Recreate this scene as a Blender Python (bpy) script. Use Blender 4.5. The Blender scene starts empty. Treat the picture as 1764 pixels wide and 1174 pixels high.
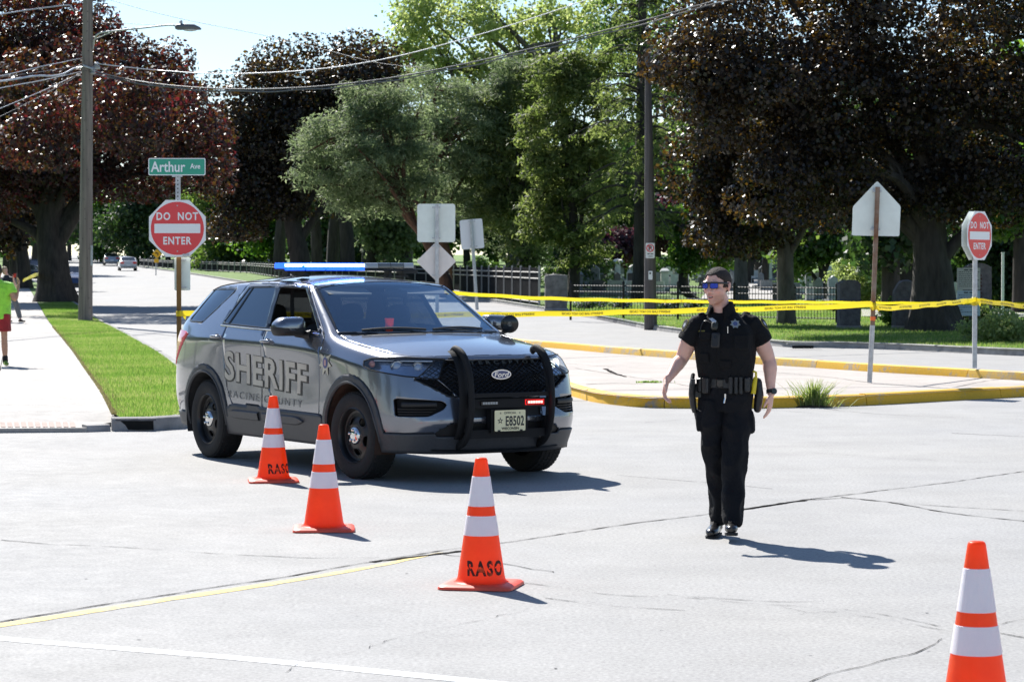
import bpy,bmesh,math,random
import numpy as np
from mathutils import Vector,Matrix
from mathutils.bvhtree import BVHTree
R=math.radians
random.seed(7)
RNG=np.random.default_rng(11)
SC=bpy.context.scene
COL=SC.collection
#camera
CAM_H=1.78
TILT=math.atan(116/4418)
cam_d=bpy.data.cameras.new("camera")
cam_d.sensor_width=36.0
cam_d.lens=4418/1764*36.0
cam_d.clip_start=0.1
cam_d.clip_end=3000
cam=bpy.data.objects.new("camera",cam_d)
COL.objects.link(cam)
cam.location=(0,0,CAM_H)
cam.rotation_euler=(R(90)-TILT,0,0)
SC.camera=cam
cam_d.dof.use_dof=True
cam_d.dof.focus_distance=19.0
cam_d.dof.aperture_fstop=11.0
#sky and sun
SUN_DIR=Vector((-0.46,1.0,1.0)).normalized()
SUN_EL=math.asin(SUN_DIR.z)
SUN_AZ=math.atan2(SUN_DIR.x,SUN_DIR.y)
world=bpy.data.worlds.new("World")
SC.world=world
world.use_nodes=True
wn=world.node_tree
wn.nodes.clear()
w_out=wn.nodes.new("ShaderNodeOutputWorld")
w_bg=wn.nodes.new("ShaderNodeBackground")
w_sky=wn.nodes.new("ShaderNodeTexSky")
w_sky.sky_type='NISHITA'
w_sky.sun_disc=False
w_sky.sun_elevation=SUN_EL
w_sky.sun_rotation=SUN_AZ
w_sky.altitude=200
w_sky.air_density=0.9
w_sky.dust_density=0.25
w_sky.ozone_density=3.0
w_bg.inputs["Strength"].default_value=0.08
wn.links.new(w_sky.outputs[0],w_bg.inputs[0])
wn.links.new(w_bg.outputs[0],w_out.inputs[0])
sun_d=bpy.data.lights.new("sun",'SUN')
sun_d.energy=4.6
sun_d.angle=R(0.5)
sun_d.color=(1.0,0.965,0.91)
sun=bpy.data.objects.new("sun",sun_d)
COL.objects.link(sun)
sun.location=(-20,60,60)
sun.rotation_euler=(-SUN_DIR).to_track_quat('-Z','Y').to_euler()
SC.view_settings.view_transform='Standard'
SC.view_settings.look='None'
SC.view_settings.gamma=1.0
SC.view_settings.use_curve_mapping=False
SC.view_settings.exposure=0.9
SC.render.engine='CYCLES'
SC.cycles.max_bounces=8
SC.cycles.transparent_max_bounces=12
SC.cycles.caustics_reflective=False
SC.cycles.caustics_refractive=False
#ground profile and photo geometry
HK=[(-100,0),(60,0),(80,.12),(100,.30),(120,.50),(150,.80),(200,1.3),(265,2.1),(330,3.3),(400,4.0),(600,6.0),(1200,8.0)]
def H(y):
 for(a,ha),(b,hb)in zip(HK,HK[1:]):
  if y<=b:
   return ha+(hb-ha)*max(0.0,(y-a))/(b-a)
 return HK[-1][1]
_c,_s=math.cos(TILT),math.sin(TILT)
def ray(px,py):
 x,z=(px-882)/4418,-(py-587)/4418
 return Vector((x,_c+z*_s,-_s+z*_c))
def at(px,py,Y):
 """world point seen at photo position (px,py) at depth Y"""
 d=ray(px,py)
 t=Y/d.y
 return Vector((d.x*t,Y,CAM_H+d.z*t))
def G(px,py,off=0.0):
 """ground point (following the rising terrain) under photo position (px,py)"""
 d=ray(px,py)
 lo,hi=2.0,1100.0
 f=lambda Y:CAM_H+d.z*Y/d.y-H(Y)-off
 prev=lo
 Y=lo
 while Y<hi:
  if f(Y)<=0:
   break
  prev=Y
  Y*=1.03
 a,b=prev,Y
 for _ in range(40):
  m=(a+b)/2
  if f(m)>0:a=m
  else:b=m
 return Vector((d.x*a/d.y,a,H(a)+off))
def gx(px,Y,off=0.0):
 """ground point at depth Y in the photo column px"""
 return Vector(((px-882)/4418*Y/_c,Y,H(Y)+off))
#objects
def obj(name,me,mats=None,parent=None,loc=None,rot=None):
 o=bpy.data.objects.new(name,me)
 COL.objects.link(o)
 if mats is not None:
  if not isinstance(mats,(list,tuple)):mats=[mats]
  me.materials.clear()
  for m in mats:me.materials.append(m)
 if parent:o.parent=parent
 if loc is not None:o.location=loc
 if rot is not None:o.rotation_euler=rot
 return o
def tag(o,label=None,cat=None,group=None,kind=None):
 if label:o["label"]=label
 if cat:o["category"]=cat
 if group:o["group"]=group
 if kind:o["kind"]=kind
 return o
def thing(name,label,cat,loc=(0,0,0),rz=0.0,group=None,parent=None):
 o=bpy.data.objects.new(name,None)
 o.empty_display_size=0.2
 COL.objects.link(o)
 o.location=loc
 o.rotation_euler=(0,0,rz)
 if parent:o.parent=parent
 return tag(o,label,cat,group)
def copy_thing(o,loc=None,rz=None,label=None,scale=None):
 kids={}
 for c in bpy.data.objects:
  if c.parent:kids.setdefault(c.parent.name,[]).append(c)
 def rec(s,par):
  n=s.copy()
  COL.objects.link(n)
  if par is not None:n.parent=par
  for k in kids.get(s.name,[]):rec(k,n)
  return n
 n=rec(o,None)
 if loc is not None:n.location=loc
 if rz is not None:n.rotation_euler=(0,0,rz)
 if label:n["label"]=label
 if scale:n.scale=scale if isinstance(scale,(tuple,list))else(scale,)*3
 return n
class MB:
 """collects vertices and faces, then builds one mesh"""
 def __init__(s):s.v=[];s.f=[];s.m=[];s.mi=0
 def add(s,vs,fs):
  n=len(s.v)
  s.v+=[tuple(p)for p in vs]
  s.f+=[tuple(n+i for i in q)for q in fs]
  s.m+=[s.mi]*len(fs)
  return s
 def box(s,c,d,rot=None):
  hx,hy,hz=d[0]/2,d[1]/2,d[2]/2
  P=[Vector((x,y,z))for z in(-hz,hz)for y in(-hy,hy)for x in(-hx,hx)]
  if rot is not None:P=[rot@p for p in P]
  c=Vector(c)
  return s.add([p+c for p in P],[(0,2,3,1),(4,5,7,6),(0,1,5,4),(2,6,7,3),(0,4,6,2),(1,3,7,5)])
 def bbox(s,c,d,b=.01,rot=None):
  """box with chamfered vertical and top edges"""
  hx,hy,hz=d[0]/2,d[1]/2,d[2]/2
  def ring(x,y,z,b):
   return[(-x+b,-y,z),(x-b,-y,z),(x,-y+b,z),(x,y-b,z),(x-b,y,z),(-x+b,y,z),(-x,y-b,z),(-x,-y+b,z)]
  P=ring(hx-b,hy-b,-hz,b)+ring(hx,hy,-hz+b,b)+ring(hx,hy,hz-b,b)+ring(hx-b,hy-b,hz,b)
  P=[Vector(p)for p in P]
  if rot is not None:P=[rot@p for p in P]
  c=Vector(c)
  F=[tuple(range(7,-1,-1)),tuple(range(24,32))]
  for k in range(3):
   for i in range(8):
    j=(i+1)%8
    F.append((k*8+i,k*8+j,k*8+8+j,k*8+8+i))
  return s.add([p+c for p in P],F)
 def tube(s,pts,rad,seg=10,cap=True,round_cap=False,up=None,closed=False):
  """rad: number, list of numbers or list of (ra, rb)"""
  pts=[Vector(p)for p in pts]
  n=len(pts)
  if not isinstance(rad,(list,tuple)):rad=[rad]*n
  rad=[(r,r)if not isinstance(r,(tuple,list))else r for r in rad]
  if round_cap:
   d0=(pts[0]-pts[1]).normalized();d1=(pts[-1]-pts[-2]).normalized()
   r0=min(rad[0]);r1=min(rad[-1])
   pre=[(pts[0]+d0*r0*math.sin(a),tuple(q*math.cos(a)for q in rad[0]))for a in(R(86),R(65),R(35))]
   post=[(pts[-1]+d1*r1*math.sin(a),tuple(q*math.cos(a)for q in rad[-1]))for a in(R(35),R(65),R(86))]
   pts=[p for p,_ in pre]+pts+[p for p,_ in post]
   rad=[r for _,r in pre]+rad+[r for _,r in post]
   n=len(pts)
  T=[]
  for i in range(n):
   if closed:t=pts[(i+1)%n]-pts[i-1]
   else:t=pts[min(i+1,n-1)]-pts[max(i-1,0)]
   T.append(t.normalized())
  ref=Vector(up)if up is not None else(Vector((0,1,0))if abs(T[0].z)>.8 else Vector((0,0,1)))
  V=[]
  a=None
  for i in range(n):
   if a is None:a=(ref-T[i]*ref.dot(T[i])).normalized()
   else:
    if up is not None:a=ref
    a=(a-T[i]*a.dot(T[i])).normalized()
   b=T[i].cross(a)
   for k in range(seg):
    th=2*math.pi*k/seg
    V.append(pts[i]+a*math.cos(th)*rad[i][0]+b*math.sin(th)*rad[i][1])
  F=[]
  m=n if closed else n-1
  for i in range(m):
   for k in range(seg):
    k2=(k+1)%seg;i2=(i+1)%n
    F.append((i*seg+k,i*seg+k2,i2*seg+k2,i2*seg+k))
  if cap and not closed:
   F.append(tuple(range(seg-1,-1,-1)))
   F.append(tuple((n-1)*seg+k for k in range(seg)))
  return s.add(V,F)
 def lathe(s,prof,seg=24,c=(0,0,0),axis=None,cap=True):
  """prof: list of (radius, height) turned around z (or axis)"""
  q=axis.to_track_quat('Z','Y')if axis is not None else None
  V=[]
  for r,z in prof:
   for k in range(seg):
    th=2*math.pi*k/seg
    p=Vector((r*math.cos(th),r*math.sin(th),z))
    if q:p=q@p
    V.append(p+Vector(c))
  F=[]
  for i in range(len(prof)-1):
   for k in range(seg):
    k2=(k+1)%seg
    F.append((i*seg+k,i*seg+k2,(i+1)*seg+k2,(i+1)*seg+k))
  if cap:
   F.append(tuple(range(seg-1,-1,-1)))
   F.append(tuple((len(prof)-1)*seg+k for k in range(seg)))
  return s.add(V,F)
 def ell(s,c,r,seg=16,rings=10,rot=None):
  V=[];c=Vector(c)
  for i in range(1,rings):
   ph=math.pi*i/rings
   for k in range(seg):
    th=2*math.pi*k/seg
    p=Vector((r[0]*math.sin(ph)*math.cos(th),r[1]*math.sin(ph)*math.sin(th),r[2]*math.cos(ph)))
    if rot is not None:p=rot@p
    V.append(p+c)
  top=Vector((0,0,r[2]));bot=Vector((0,0,-r[2]))
  if rot is not None:top=rot@top;bot=rot@bot
  V+=[top+c,bot+c]
  F=[]
  m=rings-1
  for i in range(m-1):
   for k in range(seg):
    k2=(k+1)%seg
    F.append((i*seg+k,(i+1)*seg+k,(i+1)*seg+k2,i*seg+k2))
  for k in range(seg):
   k2=(k+1)%seg
   F.append((m*seg,k,k2));F.append((m*seg+1,(m-1)*seg+k2,(m-1)*seg+k))
  return s.add(V,F)
 def prism(s,poly,a,b,M=None,tri=False):
  """poly: list of (u,v); extruded from w=a to w=b. M maps (u,v,w) to space"""
  n=len(poly)
  P=[Vector((u,v,a))for u,v in poly]+[Vector((u,v,b))for u,v in poly]
  if M is not None:P=[M@p for p in P]
  F=[tuple(range(n-1,-1,-1)),tuple(range(n,2*n))]
  for i in range(n):
   j=(i+1)%n
   F.append((i,j,n+j,n+i))
  return s.add(P,F)
 def mesh(s,name,smooth=False,fix=False):
  me=bpy.data.meshes.new(name)
  me.from_pydata(s.v,[],s.f)
  if any(s.m):me.polygons.foreach_set("material_index",s.m)
  if fix:
   bm=bmesh.new();bm.from_mesh(me)
   bmesh.ops.recalc_face_normals(bm,faces=bm.faces)
   bm.to_mesh(me);bm.free()
  if smooth is True:
   me.polygons.foreach_set("use_smooth",[True]*len(me.polygons))
  elif smooth:
   me.polygons.foreach_set("use_smooth",[True]*len(me.polygons))
   me.set_sharp_from_angle(angle=R(smooth))
  me.update()
  return me
 def build(s,name,mats,parent=None,smooth=False,fix=False,loc=None,rot=None):
  return obj(name,s.mesh(name,smooth,fix),mats,parent,loc,rot)
def catmull(P,n=6,closed=False):
 P=[Vector(p)for p in P]
 out=[]
 m=len(P)
 for i in range(m if closed else m-1):
  p0=P[i-1]if(closed or i>0)else P[0]*2-P[1]
  p1=P[i];p2=P[(i+1)%m]
  p3=P[(i+2)%m]if(closed or i+2<m)else P[-1]*2-P[-2]
  for k in range(n):
   t=k/n
   out.append(0.5*((2*p1)+(p2-p0)*t+(2*p0-5*p1+4*p2-p3)*t*t+(3*p1-p0-3*p2+p3)*t**3))
 if not closed:out.append(P[-1])
 return out
def resample(P,step):
 out=[P[0]];acc=0
 for a,b in zip(P,P[1:]):
  L=(b-a).length
  while acc+L>=step:
   t=(step-acc)/L
   a=a.lerp(b,t);L=(b-a).length;acc=0
   out.append(a)
   if L<1e-9:break
  acc+=L
 if(out[-1]-P[-1]).length>1e-6:out.append(P[-1])
 return out
def rrect(w,h,r,seg=5,cx=0,cy=0):
 P=[]
 for sx,sy,a0 in((1,1,0),(-1,1,90),(-1,-1,180),(1,-1,270)):
  for k in range(seg+1):
   a=R(a0+90*k/seg)
   P.append((cx+sx*(w/2-r)+r*math.cos(a),cy+sy*(h/2-r)+r*math.sin(a)))
 return P
def circle(r,seg=32,cx=0,cy=0,ry=None):
 return[(cx+r*math.cos(2*math.pi*k/seg),cy+(ry or r)*math.sin(2*math.pi*k/seg))for k in range(seg)]
_tc={}
def text_mesh(txt,size,depth=0.002,bold=0.0,spacing=1.0,sx=1.0,mirror=False,sub=None):
 """flat lettering centred on the origin in the XY plane, facing +Z; returns (verts, faces)"""
 key=(txt,size,depth,bold,spacing,sx,mirror,sub)
 if key in _tc:return _tc[key]
 cu=bpy.data.curves.new("lettering",'FONT')
 cu.body=txt;cu.size=size;cu.extrude=depth/2;cu.offset=bold;cu.space_character=spacing
 cu.align_x='CENTER';cu.align_y='CENTER';cu.resolution_u=3
 o=bpy.data.objects.new("lettering_tmp",cu)
 COL.objects.link(o)
 dg=bpy.context.evaluated_depsgraph_get()
 me=bpy.data.meshes.new_from_object(o.evaluated_get(dg))
 bpy.data.objects.remove(o);bpy.data.curves.remove(cu)
 bm=bmesh.new();bm.from_mesh(me);bpy.data.meshes.remove(me)
 bmesh.ops.triangulate(bm,faces=bm.faces[:])
 xs=[v.co.x for v in bm.verts];ys=[v.co.y for v in bm.verts]
 cx,cy=(min(xs)+max(xs))/2,(min(ys)+max(ys))/2
 if sub:
  x=math.floor(min(xs)/sub)*sub
  while x<max(xs):
   bmesh.ops.bisect_plane(bm,geom=bm.faces[:]+bm.edges[:]+bm.verts[:],plane_co=(x,0,0),plane_no=(1,0,0));x+=sub
  y=math.floor(min(ys)/sub)*sub
  while y<max(ys):
   bmesh.ops.bisect_plane(bm,geom=bm.faces[:]+bm.edges[:]+bm.verts[:],plane_co=(0,y,0),plane_no=(0,1,0));y+=sub
  bmesh.ops.triangulate(bm,faces=bm.faces[:])
 bm.verts.ensure_lookup_table();bm.verts.index_update()
 k=-1 if mirror else 1
 V=[Vector(((v.co.x-cx)*sx*k,v.co.y-cy,v.co.z))for v in bm.verts]
 F=[tuple(v.index for v in(reversed(f.verts)if mirror else f.verts))for f in bm.faces]
 bm.free()
 _tc[key]=(V,F)
 return V,F
def put_text(mb,txt,size,M,**k):
 V,F=text_mesh(txt,size,**k)
 mb.add([M@p for p in V],F)
 return mb
def face_cam(loc,rz=0.0):
 """matrix: u right, v up, w towards -Y (the viewer) turned by rz"""
 return Matrix.Translation(loc)@Matrix.Rotation(rz,4,'Z')@Matrix(((1,0,0,0),(0,0,-1,0),(0,1,0,0),(0,0,0,1)))
#materials
def pm(name,col,rough=.6,metal=0.0,var=None,bump=None,coat=0.0,spec=.5,emit=None,col2=None,trans=None,stretch=None,coord='Object',rvar=None):
 m=bpy.data.materials.new(name)
 m.use_nodes=True
 nt=m.node_tree;N=nt.nodes;L=nt.links
 b=N["Principled BSDF"]
 b.inputs["Base Color"].default_value=(*col,1)
 b.inputs["Roughness"].default_value=rough
 b.inputs["Metallic"].default_value=metal
 b.inputs["Specular IOR Level"].default_value=spec
 if coat:
  b.inputs["Coat Weight"].default_value=coat
  b.inputs["Coat Roughness"].default_value=.04
 if emit:
  b.inputs["Emission Color"].default_value=(*emit[0],1)
  b.inputs["Emission Strength"].default_value=emit[1]
 tc=None
 if var or bump:
  tc=N.new("ShaderNodeTexCoord")
  mp=N.new("ShaderNodeMapping")
  L.new(tc.outputs[coord],mp.inputs[0])
  if stretch:mp.inputs["Scale"].default_value=stretch
 if var:
  sc,amt=var
  nz=N.new("ShaderNodeTexNoise");nz.inputs["Scale"].default_value=sc;nz.inputs["Detail"].default_value=6;nz.inputs["Roughness"].default_value=.65
  L.new(mp.outputs[0],nz.inputs["Vector"])
  rp=N.new("ShaderNodeValToRGB")
  rp.color_ramp.elements[0].position=.3;rp.color_ramp.elements[1].position=.7
  c2=col2 or tuple(min(1,c*(1+amt))for c in col)
  c1=tuple(c*(1-amt)for c in col)if col2 is None else col
  rp.color_ramp.elements[0].color=(*c1,1);rp.color_ramp.elements[1].color=(*c2,1)
  L.new(nz.outputs[0],rp.inputs[0]);L.new(rp.outputs[0],b.inputs["Base Color"])
  if rvar:
   mr=N.new("ShaderNodeMapRange");mr.inputs["To Min"].default_value=rough-rvar;mr.inputs["To Max"].default_value=rough+rvar
   L.new(nz.outputs[0],mr.inputs[0]);L.new(mr.outputs[0],b.inputs["Roughness"])
 if bump:
  sc,st=bump
  n2=N.new("ShaderNodeTexNoise");n2.inputs["Scale"].default_value=sc;n2.inputs["Detail"].default_value=5
  L.new(mp.outputs[0],n2.inputs["Vector"])
  bp=N.new("ShaderNodeBump");bp.inputs["Strength"].default_value=st;bp.inputs["Distance"].default_value=.02
  L.new(n2.outputs[0],bp.inputs["Height"]);L.new(bp.outputs[0],b.inputs["Normal"])
 if trans:
  tcol,fac=trans
  t=N.new("ShaderNodeBsdfTranslucent");t.inputs[0].default_value=(*tcol,1)
  mx=N.new("ShaderNodeMixShader");mx.inputs[0].default_value=fac
  out=N["Material Output"]
  L.new(b.outputs[0],mx.inputs[1]);L.new(t.outputs[0],mx.inputs[2]);L.new(mx.outputs[0],out.inputs[0])
 return m
def leaf_mat(name,cols,tcols,rough=.42,fac=.45,spec=.5,pos_scale=.35):
 """foliage: reflective side and light that comes through; colours differ leaf by leaf"""
 m=bpy.data.materials.new(name);m.use_nodes=True
 nt=m.node_tree;N=nt.nodes;L=nt.links
 b=N["Principled BSDF"];b.inputs["Roughness"].default_value=rough;b.inputs["Specular IOR Level"].default_value=spec
 g=N.new("ShaderNodeNewGeometry")
 tc=N.new("ShaderNodeTexCoord")
 nz=N.new("ShaderNodeTexNoise");nz.inputs["Scale"].default_value=pos_scale;nz.inputs["Detail"].default_value=3
 L.new(tc.outputs["Object"],nz.inputs["Vector"])
 ma=N.new("ShaderNodeMath");ma.operation='MULTIPLY_ADD';ma.inputs[1].default_value=.55;ma.inputs[2].default_value=-.28
 L.new(g.outputs["Random Per Island"],ma.inputs[0])
 ad=N.new("ShaderNodeMath");ad.operation='ADD'
 L.new(ma.outputs[0],ad.inputs[0]);L.new(nz.outputs[0],ad.inputs[1])
 def ramp(cs):
  rp=N.new("ShaderNodeValToRGB");e=rp.color_ramp.elements
  e[0].position=.25;e[0].color=(*cs[0],1)
  e[1].position=.8;e[1].color=(*cs[-1],1)
  for i,c in enumerate(cs[1:-1]):
   x=e.new(.25+.55*(i+1)/(len(cs)-1));x.color=(*c,1)
  L.new(ad.outputs[0],rp.inputs[0]);return rp
 r1=ramp(cols);r2=ramp(tcols)
 L.new(r1.outputs[0],b.inputs["Base Color"])
 t=N.new("ShaderNodeBsdfTranslucent");L.new(r2.outputs[0],t.inputs[0])
 mx=N.new("ShaderNodeMixShader");mx.inputs[0].default_value=fac
 L.new(b.outputs[0],mx.inputs[1]);L.new(t.outputs[0],mx.inputs[2]);L.new(mx.outputs[0],N["Material Output"].inputs[0])
 return m
def glass_mat(name,tint,base=.05,gcol=(1,1,1),rough=.0):
 """thin sheet of glass: tinted see-through plus a mirror part that grows towards grazing angles"""
 m=bpy.data.materials.new(name);m.use_nodes=True
 nt=m.node_tree;N=nt.nodes;L=nt.links
 N.remove(N["Principled BSDF"])
 t=N.new("ShaderNodeBsdfTransparent");t.inputs[0].default_value=(*tint,1)
 gl=N.new("ShaderNodeBsdfGlossy");gl.inputs["Roughness"].default_value=rough;gl.inputs[0].default_value=(*gcol,1)
 g=N.new("ShaderNodeNewGeometry")
 def math_(op,a,b=None,bv=None):
  x=N.new("ShaderNodeMath");x.operation=op
  if isinstance(a,(int,float)):x.inputs[0].default_value=a
  else:L.new(a,x.inputs[0])
  if b is not None:L.new(b,x.inputs[1])
  if bv is not None:x.inputs[1].default_value=bv
  return x.outputs[0]
 d=N.new("ShaderNodeVectorMath");d.operation='DOT_PRODUCT'
 L.new(g.outputs["Normal"],d.inputs[0]);L.new(g.outputs["Incoming"],d.inputs[1])
 c=math_('ABSOLUTE',d.outputs["Value"]);o=math_('SUBTRACT',1.0,c);p=math_('POWER',o,bv=5.0)
 q=math_('MULTIPLY',p,bv=1-base);r=math_('ADD',q,bv=base)
 mx=N.new("ShaderNodeMixShader");L.new(r,mx.inputs[0])
 L.new(t.outputs[0],mx.inputs[1]);L.new(gl.outputs[0],mx.inputs[2]);L.new(mx.outputs[0],N["Material Output"].inputs[0])
 return m
def pavement_mat(name,base,warm,speck=.16,stain=.22,scale=1.0):
 """aged concrete / worn asphalt: aggregate speckle, blotches, tyre-worn streaks"""
 m=bpy.data.materials.new(name);m.use_nodes=True
 nt=m.node_tree;N=nt.nodes;L=nt.links
 b=N["Principled BSDF"];b.inputs["Specular IOR Level"].default_value=.35
 tc=N.new("ShaderNodeTexCoord")
 def noise(sc,det=4,rg=.6,mp=None):
  n=N.new("ShaderNodeTexNoise");n.inputs["Scale"].default_value=sc;n.inputs["Detail"].default_value=det;n.inputs["Roughness"].default_value=rg
  L.new((mp or tc).outputs["Object" if mp is None else 0],n.inputs["Vector"]);return n
 n1=noise(42*scale,8,.8);n2=noise(.8,8,.72);n3=noise(6,5)
 mp=N.new("ShaderNodeMapping");mp.inputs["Scale"].default_value=(.5,.06,1);mp.inputs["Rotation"].default_value=(0,0,.5)
 L.new(tc.outputs["Object"],mp.inputs[0])
 n4=noise(4.0,5,.6,mp)
 def mr(n,lo,hi,a=.3,c=.7):
  r=N.new("ShaderNodeMapRange");r.inputs[1].default_value=a;r.inputs[2].default_value=c;r.inputs[3].default_value=lo;r.inputs[4].default_value=hi
  L.new(n.outputs[0],r.inputs[0]);return r
 rs=[mr(n1,1-speck,1+speck),mr(n2,1-stain,1+stain*.6),mr(n3,.95,1.05),mr(n4,.965,1.02)]
 cur=rs[0]
 for r in rs[1:]:
  mu=N.new("ShaderNodeMath");mu.operation='MULTIPLY'
  L.new(cur.outputs[0],mu.inputs[0]);L.new(r.outputs[0],mu.inputs[1]);cur=mu
 mix=N.new("ShaderNodeMix");mix.data_type='RGBA';mix.inputs[6].default_value=(*base,1);mix.inputs[7].default_value=(*warm,1)
 n5=noise(.22,4);L.new(mr(n5,0,1,.35,.65).outputs[0],mix.inputs[0])
 vm=N.new("ShaderNodeVectorMath");vm.operation='SCALE'
 L.new(mix.outputs[2],vm.inputs[0]);L.new(cur.outputs[0],vm.inputs["Scale"])
 L.new(vm.outputs[0],b.inputs["Base Color"])
 L.new(mr(n3,.72,.92).outputs[0],b.inputs["Roughness"])
 bp=N.new("ShaderNodeBump");bp.inputs["Strength"].default_value=.35;bp.inputs["Distance"].default_value=.006
 L.new(n1.outputs[0],bp.inputs["Height"]);L.new(bp.outputs[0],b.inputs["Normal"])
 return m
M={}
M['road']=pavement_mat("worn_road",(.338,.334,.328),(.355,.346,.330),.42,.14)
M['walk']=pavement_mat("pale_concrete",(.40,.385,.36),(.44,.41,.375),.22,.16)
M['island']=pavement_mat("island_concrete",(.43,.395,.36),(.47,.42,.38),.25,.2)
M['kerb']=pm("kerb_concrete",(.30,.29,.28),.85,var=(3,.35),bump=(60,.4))
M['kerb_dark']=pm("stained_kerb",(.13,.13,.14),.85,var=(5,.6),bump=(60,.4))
M['crack']=pm("crack_dark",(.05,.048,.046),1.0,var=(9,.5),spec=.0)  # dark colour of the crack and joint ribbons themselves
M['tar']=pm("crack_filler",(.12,.12,.125),1.0,var=(20,.5),spec=.0)
M['white_paint']=pm("road_white",(.72,.73,.73),.7,var=(16,.12),bump=(90,.3))
M['bark']=pm("bark",(.042,.036,.030),.95,var=(7,.5),bump=(14,1.0),stretch=(1,1,.22))
M['bark_grey']=pm("grey_bark",(.10,.09,.085),.95,var=(6,.5),bump=(12,1.0),stretch=(1,1,.3))
M['bark_red']=pm("red_pine_bark",(.11,.055,.032),.95,var=(6,.5),bump=(12,1.0),stretch=(1,1,.3))
M['pole_wood']=pm("weathered_pole_wood",(.24,.20,.17),.9,var=(9,.42),bump=(30,.9),stretch=(1.6,1.6,.05))
M['galv']=pm("galvanised_steel",(.50,.51,.52),.45,.4,var=(12,.2))
M['rust']=pm("rusty_steel",(.20,.085,.035),.8,.2,var=(6,.4),col2=(.33,.27,.22))
M['sign_back']=pm("sign_back_aluminium",(.80,.86,.80),.5,.0,var=(2.2,.1))
M['sign_back2']=pm("sign_back_warm_aluminium",(.80,.74,.70),.5,.0,var=(3,.1))
M['black']=pm("satin_black",(.012,.012,.013),.45)
M['matte_black']=pm("matte_black",(.010,.010,.011),.7,spec=.3,bump=(200,.2))
M['iron']=pm("black_iron",(.012,.013,.013),.5,.3)
M['white']=pm("white_plastic",(.85,.85,.86),.4)
#ground
def worn_paint(name,paint,under,thr=.5,width=.08,sc=9):
 m=bpy.data.materials.new(name);m.use_nodes=True
 nt=m.node_tree;N=nt.nodes;L=nt.links;b=N["Principled BSDF"];b.inputs["Roughness"].default_value=.75
 tc=N.new("ShaderNodeTexCoord")
 n=N.new("ShaderNodeTexNoise");n.inputs["Scale"].default_value=sc;n.inputs["Detail"].default_value=8;n.inputs["Roughness"].default_value=.7
 L.new(tc.outputs["Object"],n.inputs["Vector"])
 n2=N.new("ShaderNodeTexNoise");n2.inputs["Scale"].default_value=1.3;n2.inputs["Detail"].default_value=3
 L.new(tc.outputs["Object"],n2.inputs["Vector"])
 ad=N.new("ShaderNodeMath");ad.operation='MULTIPLY_ADD';ad.inputs[1].default_value=.5;L.new(n2.outputs[0],ad.inputs[0])
 mu=N.new("ShaderNodeMath");mu.operation='MULTIPLY';mu.inputs[1].default_value=.5;L.new(n.outputs[0],mu.inputs[0]);L.new(mu.outputs[0],ad.inputs[2])
 rp=N.new("ShaderNodeValToRGB");e=rp.color_ramp.elements
 e[0].position=thr-width/2;e[0].color=(0,0,0,1);e[1].position=thr+width/2;e[1].color=(1,1,1,1)
 L.new(ad.outputs[0],rp.inputs[0])
 mx=N.new("ShaderNodeMix");mx.data_type='RGBA'
 L.new(rp.outputs[0],mx.inputs[0]);mx.inputs[6].default_value=(*paint,1);mx.inputs[7].default_value=(*under,1)
 n3=N.new("ShaderNodeTexNoise");n3.inputs["Scale"].default_value=40;L.new(tc.outputs["Object"],n3.inputs["Vector"])
 mr=N.new("ShaderNodeMapRange");mr.inputs[3].default_value=.75;mr.inputs[4].default_value=1.15;L.new(n3.outputs[0],mr.inputs[0])
 vm=N.new("ShaderNodeVectorMath");vm.operation='SCALE';L.new(mx.outputs[2],vm.inputs[0]);L.new(mr.outputs[0],vm.inputs["Scale"])
 L.new(vm.outputs[0],b.inputs["Base Color"])
 return m
M['kerb_yellow']=worn_paint("yellow_kerb_paint",(.82,.47,.03),(.42,.36,.30),.59,.10,11)
M['kerb_yellow_worn']=worn_paint("worn_yellow_kerb_paint",(.80,.50,.08),(.46,.41,.36),.55,.14,9)
M['road_yellow']=worn_paint("worn_yellow_line",(.74,.55,.16),(.36,.34,.29),.56,.10,14)
def sheet(name,poly,off,mat,kind='structure',label=None,parent=None,bm_only=False):
 bm=bmesh.new()
 f=bm.faces.new([bm.verts.new((p[0],p[1],0))for p in poly])
 bmesh.ops.triangulate(bm,faces=[f])
 for y,_ in HK:
  bmesh.ops.bisect_plane(bm,geom=bm.faces[:]+bm.edges[:]+bm.verts[:],plane_co=(0,y,0),plane_no=(0,1,0))
 for v in bm.verts:v.co.z=H(v.co.y)+off
 bmesh.ops.recalc_face_normals(bm,faces=bm.faces)
 for f in bm.faces:
  if f.normal.z<0:f.normal_flip()
 me=bpy.data.meshes.new(name);bm.to_mesh(me);bm.free()
 o=obj(name,me,mat,parent)
 if parent is None:tag(o,label,kind=kind)
 return o
road=sheet("road",[(-500,-60),(500,-60),(500,1150),(-500,1150)],0,M['road'],label="pale worn concrete road of the junction")
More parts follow.
